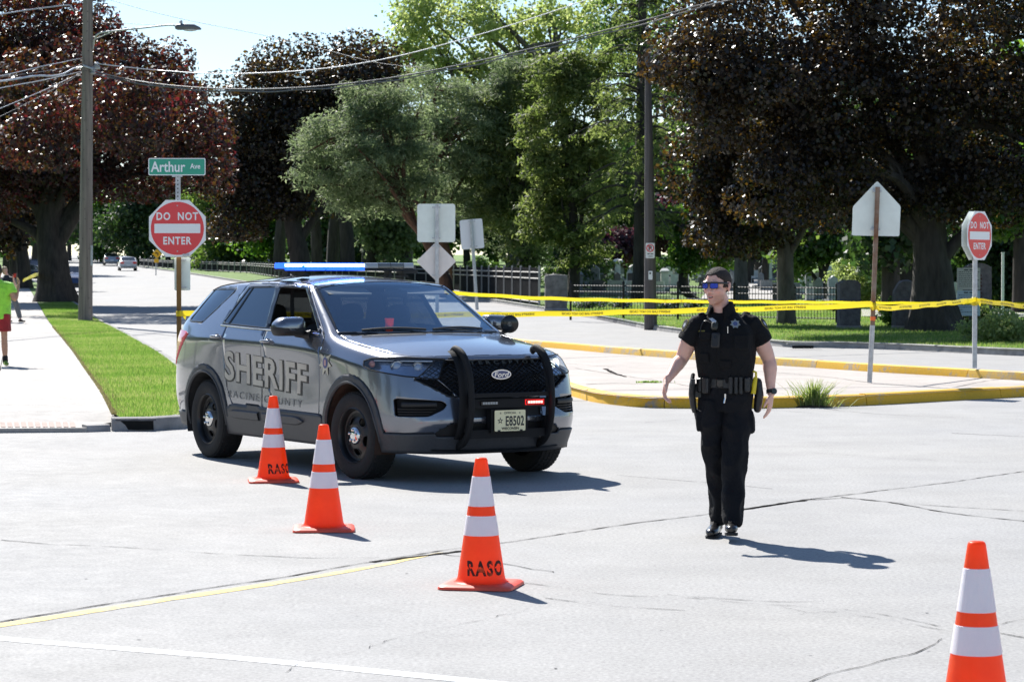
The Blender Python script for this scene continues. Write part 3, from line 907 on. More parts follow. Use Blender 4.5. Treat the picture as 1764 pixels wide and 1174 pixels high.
tree("maple_tree","crimson maple with a straight grey trunk in front of the iron fence",gx(1357,78),[(1250,240,80,70),(1215,300,55,60),(1330,250,110,80),(1300,330,90,60),(1390,340,90,60),(1205,90,40,60,2),(1265,385,60,42),(1420,260,90,60),(1265,420,26,24,-1)],[(1354,520),(1353,440),(1350,400),(1350,330),(1340,200)],.27,.2,M['lf_maple'],M['bark_grey'],150,.78,290,.115,lo=.7,shell=.80,jit=.14,squash=.62,nlimb=8,droop=.35,seed=5,flare=1.35)
tree("maple_tree","smaller crimson maple behind the officer with a plain grey trunk",gx(1278,108),[(1300,330,80,60),(1240,360,50,50),(1350,370,70,40),(1275,290,60,50)],[(1277,480),(1276,430),(1276,380)],.30,.24,M['lf_maple'],M['bark_grey'],90,.9,80,.2,nlimb=4,droop=.3,seed=6,flare=1.3)
tree("maple_tree","wide crimson maple with a broad black trunk beside the left pavement",gx(97,112),[(60,60,120,90),(200,150,110,90),(20,170,120,110),(290,190,90,80),(130,220,130,90),(330,240,60,60),(-60,250,110,120),(60,285,120,50),(210,275,110,45),(340,285,50,36),(265,110,55,45),(120,60,60,50),(190,60,34,40),(-40,20,80,90),(120,140,100,80,-12),(280,200,75,60,-12),(200,180,90,66,-19),(330,250,45,36,-11),(60,200,100,80,-19)],[(92,480),(88,430),(85,390),(90,330),(95,250)],.68,.45,M['lf_maple_red'],M['bark'],380,1.15,290,.155,lo=.72,shell=.80,jit=.14,squash=.62,dscale=1.2,nlimb=14,extra=[([(85,430),(60,400),(20,380)],.3,.16),([(80,400),(60,340),(40,280),(10,200)],.32,.1),([(100,420),(150,340),(200,260)],.3,.1),([(95,400),(105,320),(120,240),(140,160)],.3,.1)],droop=.35,seed=8,flare=1.7)
tree("maple_tree","tall dark crimson maple in the middle of the tree line left of the pines",gx(520,150),[(430,160,60,70),(510,130,80,60),(600,120,75,50),(640,95,40,26),(460,230,90,70),(560,210,100,80),(640,180,50,60),(430,290,60,50),(420,340,45,50),(520,300,90,50),(395,270,26,60),(465,330,50,35)],[(516,440),(508,400),(506,370),(525,310),(540,250)],.62,.4,M['lf_maple'],M['bark'],260,1.45,270,.185,lo=.72,shell=.80,jit=.14,squash=.62,nlimb=12,extra=[([(510,380),(480,330),(450,290)],.3,.12),([(512,420),(560,350),(600,300)],.3,.12)],droop=.35,seed=9,flare=1.2)
def pine(label,base,blobs,trunk,r0,r1,seed,extra=(),n=150,leaf='lf_pine',bark='bark_red',rc=.80,nl=105,sz=.29):
 return tree("pine_tree",label,base,blobs,trunk,r0,r1,M[leaf],M[bark],n,rc,nl,sz,group=None,nlimb=14,seed=seed,extra=extra,squash=.5,aspect=.20,up=.9,shell=.3,jit=.5,flare=1.1,lo=.3)
pine("blue green pine with a bent reddish trunk leaning left",gx(770,128),[(560,250,60,50),(620,215,60,45),(590,300,60,36),(660,260,60,50),(530,280,34,26),(700,190,60,45),(640,170,50,30),(650,325,60,40),(720,250,50,50),(600,345,50,30),(560,320,36,24),(690,350,40,30),(740,320,40,40),(620,270,60,40,-2)],[(765,480),(735,415),(700,370),(684,320),(672,270),(660,220)],.36,.12,21,[([(690,340),(650,300),(600,280)],.14,.05),([(676,290),(700,250),(720,200)],.14,.04)],n=300)
pine("blue green pine with an upright red trunk behind the square sign",gx(800,134),[(740,150,55,40),(790,190,60,50),(830,230,60,60),(760,260,60,50),(820,300,60,60),(700,300,40,50),(850,170,45,40),(870,130,40,40),(790,350,60,40)],[(775,450),(750,370),(742,310),(748,260),(752,190)],.30,.1,22,[([(745,320),(760,270),(800,230)],.12,.04)],n=290)
pine("dark spreading conifer right of the rectangular sign",gx(870,138),[(860,260,60,50),(820,340,50,60),(890,330,70,60),(940,390,70,50),(860,410,60,40),(1000,330,50,60),(985,400,50,40),(900,180,50,50)],[(905,440),(880,380),(880,320),(890,230)],.34,.12,23,[([(900,430),(850,380),(820,360)],.14,.05)],n=210,bark='bark')
def conical(name,label,base,top,wid,z0,r0,leaf,nb,per,seed,sz,sparse=0.0,droop=.35,lean=0):
 """tall conifer: whorls of drooping boughs hung with sprays; top, wid, z0 in metres"""
 rs=random.Random(seed);base=Vector(base)
 t=thing(name,label,"tree",base)
 mb=MB();path=trunk_mesh(mb,[(0,0,-.1),(lean*.3,0,top*.35),(lean*.7,0,top*.7),(lean,0,top)],r0,.03,1.25,seg=10,seed=seed)
 C=[];
 for k in range(nb):
  u=(k+rs.random())/nb
  z=z0+(top-z0)*u**.95
  L=wid*((1-u)**.75)*rs.uniform(.55,1.1)*(1 if u>.12 else.75+u*2)
  a=rs.uniform(0,6.283);dx,dy=math.cos(a),math.sin(a)
  s=Vector((lean*z/top,0,z));e=s+Vector((dx*L,dy*L,-droop*L*rs.uniform(.3,1.2)))
  m_=s.lerp(e,.5)+Vector((0,0,.12*L))
  pts=catmull([s,m_,e],4);rr=[max(.012,r0*.22*(1-.85*i/(len(pts)-1))*(1-.5*u))for i in range(len(pts))]
  mb.tube(pts,rr,5)
  if rs.random()<sparse:continue
  nC=max(2,int(L/.55))
  for i in range(nC):
   f=.25+.75*(i+rs.random())/nC
   p=pts[min(len(pts)-1,int(f*(len(pts)-1)))]+Vector((rs.uniform(-.3,.3),rs.uniform(-.3,.3),rs.uniform(-.25,.1)))
   C.append(p)
 mb.build("trunk",M['bark'],t,smooth=60)
 C=np.array(C);Rr=np.full(len(C),.55)*RNG.uniform(.7,1.3,len(C))*(wid/4.5)**.4
 V=leaf_cloud(C,Rr,per,sz,squash=.45,aspect=.35,up=.5,shell=.1,jit=.6,droop=.6)
 np_mesh("crown",V,4,leaf,parent=t,kind=None)
 return t
ck=dict(squash=.5,aspect=.34,up=.8,shell=.3,jit=.5,lo=.35,flare=1.2,nlimb=16)
tree("cedar_tree","broad olive cedar left of the right utility pole",gx(985,122),[(1000,180,70,60),(940,230,60,50),(1020,260,55,50),(960,300,60,50),(1040,340,50,50),(990,370,60,50),(930,370,40,50),(1050,200,40,50),(1010,430,46,40),(960,130,50,40),(1020,120,45,40)],[(990,440),(985,330),(980,220)],.32,.12,M['lf_cedar'],M['bark'],300,.75,100,.28,seed=31,**ck)
tree("cedar_tree","olive cedar with feathery boughs between the pines and the broad cedar",gx(905,134),[(880,190,50,45),(920,150,50,45),(860,300,55,50),(910,260,55,50),(880,370,55,50),(930,330,45,50),(850,240,36,40),(900,430,40,36)],[(905,440),(900,330),(895,220)],.30,.12,M['lf_cedar'],M['bark'],220,.8,100,.29,seed=32,**ck)
conical("spruce_tree","tall sparse spruce with bare limbs rising behind the right utility pole",gx(1106,116),21.0,4.6,3.2,.42,M['lf_cedar'],150,30,33,.24,sparse=.18,droop=.22)
conical("spruce_tree","small dark spruce low beside the cemetery stone block",gx(985,142),7.6,3.2,.6,.22,M['lf_far'],120,40,34,.24)
tree("cottonwood_tree","tall pale spring green tree with open branches behind the pines",gx(880,170),[(730,60,70,70),(800,20,90,80),(690,120,50,50),(780,120,80,60),(880,60,90,80),(960,30,70,70),(860,150,70,60),(710,10,40,50),(1010,90,50,70),(760,200,60,50),(940,140,60,50),(660,90,26,30)],[(890,420),(900,330),(920,250),(945,160),(960,60)],.55,.2,M['lf_bright'],M['bark_grey'],380,1.0,52,.24,nlimb=30,lo=.2,seed=12,fork=3,extra=[([(900,330),(840,250),(790,160),(760,60)],.3,.08),([(915,260),(990,180),(1020,80)],.25,.07),([(850,260),(740,180),(700,110)],.18,.06)],up=.2,shell=.2,jit=.6,fold=.3)
tree("poplar_tree","pale green tree behind the right spruce against the sky",gx(1080,190),[(1060,60,60,80),(1140,30,70,70),(1190,180,50,60),(1130,130,50,60),(1170,280,60,50)],[(1100,400),(1110,250),(1110,120)],.4,.15,M['lf_mid'],M['bark_grey'],120,1.3,55,.32,nlimb=12,lo=.2,seed=13,shell=.2)
def round_tree(label,base,blobs,leaf,trunk=None,n=120,rc=1.3,nl=85,sz=.33,r0=.35,seed=1,name="leafy_tree",bark='bark',group=None):
 b=blobs[0]
 px=882+4418*base.x/base.y
 if trunk is None:trunk=[(px,b[1]+b[3]),(px+2,b[1])]
 return tree(name,label,base,blobs,trunk,r0,r0*.5,M[leaf],M[bark],n,rc,nl,sz,nlimb=5,seed=seed,group=group,flare=1.2)
round_tree("light green maple behind the DO NOT ENTER sign at the street",gx(430,252),[(425,400,60,50),(380,370,40,40),(350,340,26,24),(400,440,60,22)],'lf_mid',n=130,seed=41,rc=1.4,sz=.34)
round_tree("olive weeping tree right of the DO NOT ENTER sign post",gx(385,262),[(385,390,44,60),(372,430,40,34),(405,340,34,34)],'lf_cedar',n=130,sz=.34,rc=1.4,seed=42)
round_tree("grey green tree between the utility pole and the red sign",gx(235,300),[(235,370,45,45),(200,400,30,30),(260,330,36,34),(250,420,40,24)],'lf_far',n=110,seed=43,rc=1.5,sz=.38)
round_tree("bright leafy tree just right of the wooden utility pole",gx(185,320),[(185,395,30,34),(175,360,26,26),(205,350,30,22),(170,425,20,12)],'lf_green',n=80,seed=44,rc=1.6,sz=.42)
round_tree("dark green street tree at the end of the road",gx(290,330),[(290,390,55,40),(340,410,40,26),(250,350,60,50),(330,350,60,50)],'lf_far',n=120,rc=2.2,sz=.55,seed=45)
round_tree("green tree filling the gap under the dark maple crown",gx(470,240),[(455,395,40,45),(500,400,34,30),(475,360,50,40)],'lf_green',n=100,rc=1.6,sz=.36,seed=46)
round_tree("dense tree behind the light bar of the patrol car",gx(600,220),[(600,370,70,60),(560,420,50,30),(650,400,60,50)],'lf_far',n=150,rc=1.7,sz=.38,seed=47)
round_tree("rounded juniper like tree standing left of the square sign",gx(640,175),[(640,350,42,46),(670,400,40,36),(625,300,40,40)],'lf_pine',n=110,rc=1.2,sz=.28,seed=48)
for i,(px,Y,r)in enumerate([(480,205,.5),(548,172,.42),(572,185,.5),(600,168,.5),(632,200,.45),(664,190,.4),(700,176,.42)]):
 lb=["thin dark trunk just right of the maple trunk","leaning dark trunk under the pine boughs","broad shaded trunk above the blue lights","upright shaded trunk in the middle of the grove","dark trunk right of the middle grove trunk","slim dark trunk left of the square sign","pale slanting trunk against the left edge of the square sign"][i]
 tree("grove_tree",lb,gx(px,Y),[(px-10,290,45,36),(px+25,250,45,40),(px,330,36,20)],[(px+(-1)**i*3,400),(px+(-1)**i*9,340),(px,280)],r,r*.6,M['lf_far'],M['bark' if i!=6 else 'bark_grey'],36,1.5,60,.36,nlimb=4,seed=60+i,flare=1.15,group="trunks of the grove behind the fence")
round_tree("bright maple glowing green behind the officer's head",gx(1215,118),[(1205,400,36,40),(1170,380,26,26),(1190,440,34,22),(1240,440,20,22),(1225,370,24,20)],'lf_green',trunk=[(1180,500),(1180,450),(1195,400)],n=130,rc=.6,nl=75,sz=.17,r0=.3,seed=51)
round_tree("small purple leaved tree behind the cemetery fence",gx(1045,165),[(1045,430,44,24),(1020,420,34,20),(1075,420,28,22)],'lf_purple',trunk=[(1038,470),(1036,445)],n=90,rc=.9,sz=.25,r0=.35,seed=52)
round_tree("purple tree beyond the bright maple",gx(1130,230),[(1130,400,36,26),(1150,370,26,22)],'lf_purple',n=50,rc=1.3,sz=.34,seed=53)
round_tree("green tree with dark forked trunk behind the middle stone blocks",gx(1418,120),[(1400,420,50,30),(1440,400,50,36),(1370,450,28,20),(1470,430,30,24)],'lf_mid',trunk=[(1416,500),(1418,470),(1410,440)],n=120,rc=.7,sz=.19,r0=.28,seed=54)
for i,(px,Y,r,lb)in enumerate([(1534,92,.34,"dark trunk between the two nearest stone blocks"),(1556,99,.46,"broad black trunk right beside the thinner dark one"),(1318,150,.24,"slim tree trunk in the sunlit cemetery left of the fence tree"),(1292,170,.26,"thin far trunk in the cemetery near the pale road")]):
 tree("cemetery_tree",lb,gx(px,Y),[(px-15,400,60,40),(px+30,370,60,50),(px,330,60,40)],[(px,480),(px+2,420),(px,350)],r,r*.8,M['lf_mid' if i>1 else 'lf_far'],M['bark'],60,1.0,70,.24,nlimb=4,seed=80+i,flare=1.2,group="trees standing in the cemetery")
round_tree("dense dark tree at the right edge behind the white post",gx(1745,100),[(1745,400,60,50),(1770,470,50,60),(1700,420,40,40),(1730,500,30,24)],'lf_far',n=150,rc=.7,sz=.2,seed=55)
round_tree("green tree crown right of the second DO NOT ENTER sign",gx(1760,92),[(1760,330,50,60),(1745,130,40,50),(1720,370,40,30)],'lf_green',n=110,rc=.7,sz=.19,seed=56)
round_tree("shaded tree behind the tall monument",gx(1690,130),[(1660,430,60,40),(1700,460,40,40),(1620,450,40,30)],'lf_far',n=90,rc=.9,sz=.25,seed=57)
protos=[]
for i,(leafn,hgt)in enumerate([('lf_far',15),('lf_mid',13),('lf_green',11),('lf_far',17)]):
 t=thing("far_tree","x","tree",(0,900+i,0))
 rs=random.Random(100+i);mb=MB()
 path=trunk_mesh(mb,[(0,0,-.5),(.2,0,hgt*.3),(0,0,hgt*.6)],.4,.2,1.2,seg=8,seed=i)
 B=[(np.array([rs.uniform(-3,3),rs.uniform(-3,3),hgt*rs.uniform(.3,.85)]),np.array([3.2,3.2,hgt*.16]))for _ in range(8)]+[(np.array([0,0,hgt*.6]),np.array([4,4,hgt*.33]))]
 limbs(mb,path,B,.4,6,i)
 mb.build("trunk",M['bark'],t,smooth=60)
 C=sample_blobs(B,120,.4);V=leaf_cloud(C,1.3*RNG.uniform(.6,1.4,len(C)),62,.5)
 np_mesh("crown",V,4,M[leafn],parent=t,kind=None)
 protos.append(t)
rs=random.Random(5);used=set();k=0
spots=[]
for px in range(-120,2000,48):
 if px<380:Y=420+rs.uniform(-40,60)
 else:Y=330+rs.uniform(-40,60)
 spots.append((px+rs.uniform(-12,12),Y,rs.uniform(.85,1.2)))
for px in range(560,1250,60):spots.append((px+rs.uniform(-15,15),245+rs.uniform(-20,20),rs.uniform(.75,.95)))
for px in range(1300,1900,75):spots.append((px+rs.uniform(-15,15),200+rs.uniform(-15,20),rs.uniform(.8,1.1)))
for px,Y in((-40,190),(-90,150),(10,250),(40,330),(60,230),(120,360),(150,330)):spots.append((px,Y,rs.uniform(.8,1.0)))
for px,Y,s in spots:
 i=rs.randrange(4)if px>500 else rs.choice([0,1,3])
 kd=["dark tall","mid green","bright green","very tall dark"][i]
 zn=[(130,"left of the wooden pole"),(250,"between the wooden pole and the red sign"),(370,"right behind the red street sign"),(500,"left of the patrol car's roof lights"),(640,"over the patrol car's roof lights"),(760,"behind the square sign"),(880,"behind the leaning rectangular sign"),(1000,"behind the first granite block"),(1110,"behind the column monument"),(1240,"left of the officer's head"),(1360,"behind the fence tree"),(1500,"behind the middle granite block"),(1620,"behind the biggest trunk"),(9999,"beyond the turned red sign")]
 zn=next(n for a,n in zn if px<a)
 lb=("nearer " if Y<300 else "far ")+kd+" tree in the wood "+zn
 gr="far trees at the end of the street" if px<500 else "far trees behind the cemetery"
 if px<60 and Y<300:lb,gr="green garden tree left of the pavement","garden trees at the left edge"
 t=protos[i]if i not in used else copy_thing(protos[i])
 used.add(i)
 t.location=gx(px,Y);t.rotation_euler=(0,0,rs.uniform(0,6.28));t.scale=(s,s,s)
 t["label"]=lb;t["group"]=gr
for(x_,y_,s_)in[(-24,38,.62),(-30,47,.7),(-21,30,.5),(-34,58,.8),(-27,24,.65),(-40,44,.8),(-38,30,.7),(-8,-40,.6),(-24,-32,.6),(-40,-8,.7),(-38,12,.7)]:
 t=copy_thing(protos[rs.choice([0,1,3])],(x_,y_,0),rs.uniform(0,6.28),"street tree outside the picture beside the junction",(s_,s_,s_));t["group"]="trees round the junction outside the picture"
for i in range(4):
 if i not in used:protos[i].location=gx(1900,300)
for i,(px,Y,r)in enumerate([(27,165,.36),(42,150,.42),(18,200,.3)]):
 tree("street_tree",["slim dark street tree trunk behind the onlookers","dark street trunk beside the pale post on the left","farthest thin trunk at the left edge of the pavement"][i],gx(px,Y),[(px-10,370,44,34),(px+30,350,40,30),(px-40,400,40,30)],[(px-2,460),(px-6,420),(px-12,380)],r,r*.7,M['lf_maple' if i==1 else 'lf_green'],M['bark'],50,1.1,60,.28,nlimb=4,seed=90+i,group="street trees left of the pavement")
def shrub(name,label,base,rx,rz,n,sz,leaf,ry=None,cat="shrub",lo=.5,nc=60,rc=.28):
 base=Vector(base);t=thing(name,label,cat,base)
 mb=MB()
 for k in range(7):
  a=k*.9;mb.tube([(0,0,0),(math.cos(a)*rx*.3,math.sin(a)*rx*.3,rz*.6),(math.cos(a)*rx*.6,math.sin(a)*rx*.6,rz*1.2)],[.03,.02,.008],5)
 mb.build("stem",M['bark'],t)
 B=[(np.array([0,0,rz*.85]),np.array([rx,ry or rx,rz*.9]))]
 C=sample_blobs(B,nc,lo);C[:,2]=np.abs(C[:,2])
 V=leaf_cloud(C,rc*RNG.uniform(.7,1.3,len(C)),n,sz,aspect=.8)
 V=V[:len(V)//4*4]
 np_mesh("foliage",V,4,leaf,parent=t,kind=None)
 return t
shrub("shrub","pale green rounded shrub at the foot of the white post",gx(1728,62),.95,.42,130,.08,M['lf_bright'],nc=70)
shrub("shrub","yellow green shrub behind the rules board pole",gx(1662,73),.75,.5,120,.09,M['lf_shrub'])
shrub("shrub","dark leafy shrub between the stone block and the big trunk",gx(1572,76),.85,.58,130,.09,M['lf_hedge'])
shrub("hedge","dark domed clipped hedge behind the white column monument",gx(1090,185),2.3,1.1,190,.12,M['lf_hedge'],nc=90,rc=.45,lo=.7,cat="hedge")
shrub("hedge","long dark clipped hedge right of the no parking pole",gx(1170,215),3.2,.9,190,.13,M['lf_hedge'],nc=100,rc=.5,lo=.7,cat="hedge")
shrub("hedge","clipped box hedge in shade under the far cemetery tree",gx(1235,205),1.8,.8,190,.13,M['lf_hedge'],nc=60,rc=.5,lo=.7,cat="hedge")
shrub("shrub","lit box shrub above the dark panel fence",gx(832,142),1.0,1.1,130,.12,M['lf_hedge'],nc=70,rc=.35)
shrub("shrub","second lit shrub right above the panel fence",gx(848,150),1.1,.9,130,.12,M['lf_bright'],nc=60,rc=.35)
shrub("shrub","small leafy shrub low before the big dark trunk",gx(1648,74),.4,.45,90,.08,M['lf_shrub'],nc=30)
shrub("shrub","leafy green bush in the sun above the officer's right shoulder",gx(1488,110),1.5,1.3,150,.12,M['lf_bright'],nc=80,rc=.4)
wb=G(1400,701)
t=thing("weed_tuft","tall tuft of wild grass growing against the yellow kerb","weed",wb)
V=[]
for k in range(330):
 a=random.uniform(0,6.28);r0=abs(random.gauss(0,.085));h=random.uniform(.12,.40)*(1-.3*r0)
 c=Vector((math.cos(a)*r0*1.5,math.sin(a)*r0*.5-.05,0));ln=Vector((random.gauss(c.x*.9,.07),random.gauss(0,.06),0))
 w=Vector((random.uniform(-1,1),random.uniform(-.4,.4),0)).normalized()*.006
 m1=c+ln*.35+Vector((0,0,h*.6));tip=c+ln*1.2+Vector((0,0,h))
 V+=[c-w,c+w,m1+w*.8,m1-w*.8];V+=[m1-w*.8,m1+w*.8,tip+w*.15,tip-w*.15]
o=np_mesh("blades",np.array([tuple(p)for p in V]),4,leaf_mat("weed_blades",[(.09,.15,.03),(.16,.22,.05),(.30,.30,.12)],[(.22,.36,.05),(.4,.5,.12),(.5,.48,.2)],.5,.45,.4,3),parent=t,kind='stuff')
MB().ell((0,-.06,.0),(.26,.07,.035)).build("roots",pm("dry_roots",(.05,.035,.02),.95,var=(20,.5)),t)
wb=G(1118,659,.13)
t=thing("weed_tuft","low green weeds in a joint on the island surface","weed",wb)
V=[]
for k in range(150):
 c=Vector((random.gauss(0,.09),random.uniform(-.05,.05),0));h=random.uniform(.012,.035);w=Vector((.006,0,0))
 V+=[c-w,c+w,c+w*.3+Vector((random.uniform(-.02,.02),0,h)),c-w*.3+Vector((0,0,h))]
np_mesh("blades",np.array([tuple(p)for p in V]),4,M['blade'],parent=t,kind='stuff')
#fences, stones, cemetery
from mathutils import noise as mnoise
def fence_path(pts):
 return[(G(px,by),(by-ty))for px,by,ty in pts]
M['fence_dark']=pm("dark_stained_boards",(.028,.029,.031),1.0,var=(6,.35),spec=.02)
M['fence_rail']=pm("weathered_grey_rail",(.36,.35,.33),.7)
pts=[(932,533,465),(830,516,463.5),(770,507,462.5),(600,494,459),(470,480,455),(432,473.5,453.5),(341,468,450.5),(269,463.5,448),(236,460.5,446.5)]
P=[(G(px,by),(by-ty)*G(px,by).y/4418)for px,by,ty in pts]
pf=thing("panel_fence","long dark board fence with grey posts and rails beside the street","fence",P[0][0])
path=[p for p,h in P];hs=[h for p,h in P]
L=[0]
for a,b in zip(path,path[1:]):L.append(L[-1]+(b-a).length)
def pf_at(s):
 for i in range(len(path)-1):
  if s<=L[i+1]or i==len(path)-2:
   t=min(1,(s-L[i])/(L[i+1]-L[i]));p=path[i].lerp(path[i+1],t);p.z=H(p.y)+.13
   return p,hs[i]+(hs[i+1]-hs[i])*t
s=0;bay=2.75;rnd=random.Random(3)
while s<L[-1]-bay:
 a,ha=pf_at(s);b,hb=pf_at(s+bay)
 o0=P[0][0];d=(b-a);ln=d.length;dn=d.normalized();q=Vector((-dn.y,dn.x,0))*.02
 MB().box(a-o0+q*3.6+Vector((0,0,ha/2+.02)),(.09,.07,ha+.06)).build("post",M['fence_rail'],pf)
 nb=18 if s<110 else 9
 mb=MB()
 for k in range(nb):
  f0=(k+.05)/nb;f1=(k+.93)/nb;z0=.07;z1=ha*.97+rnd.uniform(-.01,.01);w=q*(1+.35*(k%2))
  A=a.lerp(b,f0)-o0;B_=a.lerp(b,f1)-o0
  V=[A+w+Vector((0,0,z0)),B_+w+Vector((0,0,z0)),B_+w+Vector((0,0,z1)),A+w+Vector((0,0,z1)),A+w*2+Vector((0,0,z0)),B_+w*2+Vector((0,0,z0)),B_+w*2+Vector((0,0,z1)),A+w*2+Vector((0,0,z1))]
  mb.add(V,[(0,1,2,3),(5,4,7,6),(4,0,3,7),(1,5,6,2),(3,2,6,7)])
 o=mb.build("boards",M['fence_dark'],pf,fix=True);o["kind"]="stuff"
 for fz in(.86,.70,.10):
  A=a-o0+Vector((0,0,ha*fz))+q*3.2;B_=b-o0+Vector((0,0,hb*fz))+q*3.2
  MB().tube([A,B_],.030,4).build("rail",M['fence_rail'],pf)
 s+=bay
def rock(mb,c,d,seedv,rough=.06,sub=5,top_round=.25):
 """rock-faced block: bottom centre c, size d"""
 bm=bmesh.new();bmesh.ops.create_cube(bm,size=1.0)
 bmesh.ops.subdivide_edges(bm,edges=bm.edges[:],cuts=sub,use_grid_fill=True)
 for v in bm.verts:
  p=v.co.copy();e=max(abs(p.x),abs(p.y),abs(p.z))*2
  n=mnoise.noise(Vector((p.x*d[0],p.y*d[1],p.z*d[2]))*3.1+Vector((seedv,0,0)))
  n2=mnoise.noise(Vector((p.x*d[0],p.y*d[1],p.z*d[2]))*9+Vector((seedv,7,0)))
  cx=abs(p.x)*2;cz=max(0,p.z*2)
  k=1+rough*(n+.5*n2)*1.6
  p.x*=k;p.y*=k*(1-.1*cz)
  p.z-=top_round*.12*(cx**3)*cz
  if p.z>.3:p.z+=rough*.4*n
  v.co=Vector((p.x*d[0],p.y*d[1],(p.z+.5)*d[2]))
 bm.verts.index_update()
 mb.add([v.co+Vector(c)for v in bm.verts],[tuple(v.index for v in f.verts)for f in bm.faces]);bm.free()
 return mb
M['granite']=pm("rough_grey_granite",(.16,.155,.15),.9,var=(5,.45),bump=(22,1.0))
M['granite_p']=pm("purple_grey_granite",(.13,.125,.135),.9,var=(6,.4),bump=(24,1.0))
M['stone_light']=pm("pale_marble",(.55,.55,.53),.7,var=(4,.2))
M['stone_grey']=pm("grey_headstone",(.22,.225,.23),.7,var=(5,.3))
M['stone_dark']=pm("dark_polished_stone",(.045,.045,.05),.3)
def stone_block(label,px,by,wpx,ty,mat,Yover=None,depth=.7,seedv=1,tr=.25):
 b=gx(px,Yover,.13)if Yover else G(px,by,.13)
 k=b.y/4418
 top=at(px,ty,b.y).z-b.z
 t=thing("stone_pillar",label,"stone pillar",b)
 rock(MB(),(0,0,-.05),(wpx*k,depth,top+.05),seedv,.07,6,tr).build("shaft",mat,t,smooth=25,fix=True)
 MB().bbox((0,0,.03),(wpx*k*1.08,depth*1.06,.10),.02).build("plinth",M['kerb'],t)
 return t
stone_block("rough granite block at the end of the dark board fence",958,534,38,473,M['granite'],seedv=2.2)
stone_block("rough granite block closing the iron fence on the right",1462,565,36,483,M['granite_p'],seedv=5.1,tr=.5)
stone_block("rounded granite block half hidden by a dark leafy shrub",1560,565,40,483,M['granite_p'],seedv=8.4,tr=1.6)
b=gx(1683,96,.13)
t=thing("stone_monument","tall granite monument with a vertical dark red inscription","monument",b)
hz=at(1683,453,96).z-b.z;k=96/4418
mb=MB();prof=[(-23*k,0),(23*k,0),(22*k,hz*.93)]+[(20*k*math.cos(R(a)),hz*.90+hz*.10*math.sin(R(a)))for a in range(15,180,15)]+[(-22*k,hz*.93)]
mb.prism(prof,-.3,.3,Matrix(((1,0,0,0),(0,0,-1,0),(0,1,0,0),(0,0,0,1)))).build("shaft",M['granite_p'],t,smooth=30,fix=True)
M['red_inscr']=pm("dark_red_inscription",(.06,.018,.012),.6)
for i in range(9):
 MB().box((.06+.02*(i%2),-.305,hz*.74-i*.13),(.10,.012,.075)).build("letter",M['red_inscr'],t)
A=gx(983,86,.13);B_=gx(1441,79.5,.13);o0=A.copy()
fi=thing("iron_fence","black iron picket fence in front of the cemetery","fence",A)
ln=(B_-A).length;dn=(B_-A).normalized();q=Vector((-dn.y,dn.x,0));hF=1.10
n=int(ln/.115)
pk=MB().box((0,0,hF/2+.05),(.016,.016,hF-.1)).add([(-.01,-.01,hF),(.01,-.01,hF),(.01,.01,hF),(-.01,.01,hF),(0,0,hF+.06)],[(0,1,4),(1,2,4),(2,3,4),(3,0,4)]).mesh("picket")
pst=MB().box((0,0,hF/2),(.075,.075,hF+.16)).add([(-.05,-.05,hF+.08),(.05,-.05,hF+.08),(.05,.05,hF+.08),(-.05,.05,hF+.08),(0,0,hF+.17)],[(0,1,4),(1,2,4),(2,3,4),(3,0,4),(3,2,1,0)]).mesh("post")
for i in range(n+1):
 p=A.lerp(B_,i/n);p.z=H(p.y)+.13
 if i%19==0 or i==n:obj("post",pst,M['iron'],fi,p-o0)
 else:obj("picket",pk,M['iron'],fi,p-o0)
for z in(.14,hF-.22,hF-.02):
 for i in range(0,n,19):
  j=min(n,i+19);a=A.lerp(B_,i/n)-o0;b=A.lerp(B_,j/n)-o0
  MB().tube([a+Vector((0,0,z)),b+Vector((0,0,z))],.018,4).build("rail",M['iron'],fi)
drv=sheet("drive",[tuple(g2(px,py,.15))for px,py in((1205,516),(1345,516),(1352,500),(1322,488),(1300,478),(1250,478),(1228,490))],.16,M['walk'],label="pale drive curving through the cemetery")
drv2=sheet("drive",[tuple(g2(px,py,.15))for px,py in((1484,545),(1545,545),(1900,548),(1900,532),(1484,533))],.165,M['walk'],label="pale drive behind the stone blocks")
hs_m=[]
def zM():return Matrix(((1,0,0,0),(0,0,-1,0),(0,1,0,0),(0,0,0,1)))
arch=[(-.3,0),(.3,0),(.3,.55)]+[(.3*math.cos(R(a)),.55+.2*math.sin(R(a)))for a in(30,60,90,120,150)]+[(-.3,.55)]
for nm,prof,w in(("slab",arch,.09),("slab",[(-.42,0),(.42,0),(.42,.6),(-.42,.6)],.12),("slab",[(-.22,0),(.22,0),(.18,.9),(0,1.05),(-.18,.9)],.13)):
 hs_m.append(MB().prism(prof,-w,w,zM()).mesh(nm,fix=True))
base_m=MB().bbox((0,0,.06),(1.0,.42,.14),.02).mesh("plinth")
rs=random.Random(19)
spots=[]
for row,Y in enumerate(range(128,300,11)):
 for c in range(9):
  px=990+rs.uniform(0,360)
  spots.append((px,Y+rs.uniform(-3,3)))
for c in range(16):spots.append((rs.uniform(1340,1445),rs.uniform(104,150)))
for c in range(10):spots.append((rs.uniform(1484,1660),rs.uniform(104,160)))
for c in range(8):spots.append((rs.uniform(1700,1764),rs.uniform(110,150)))
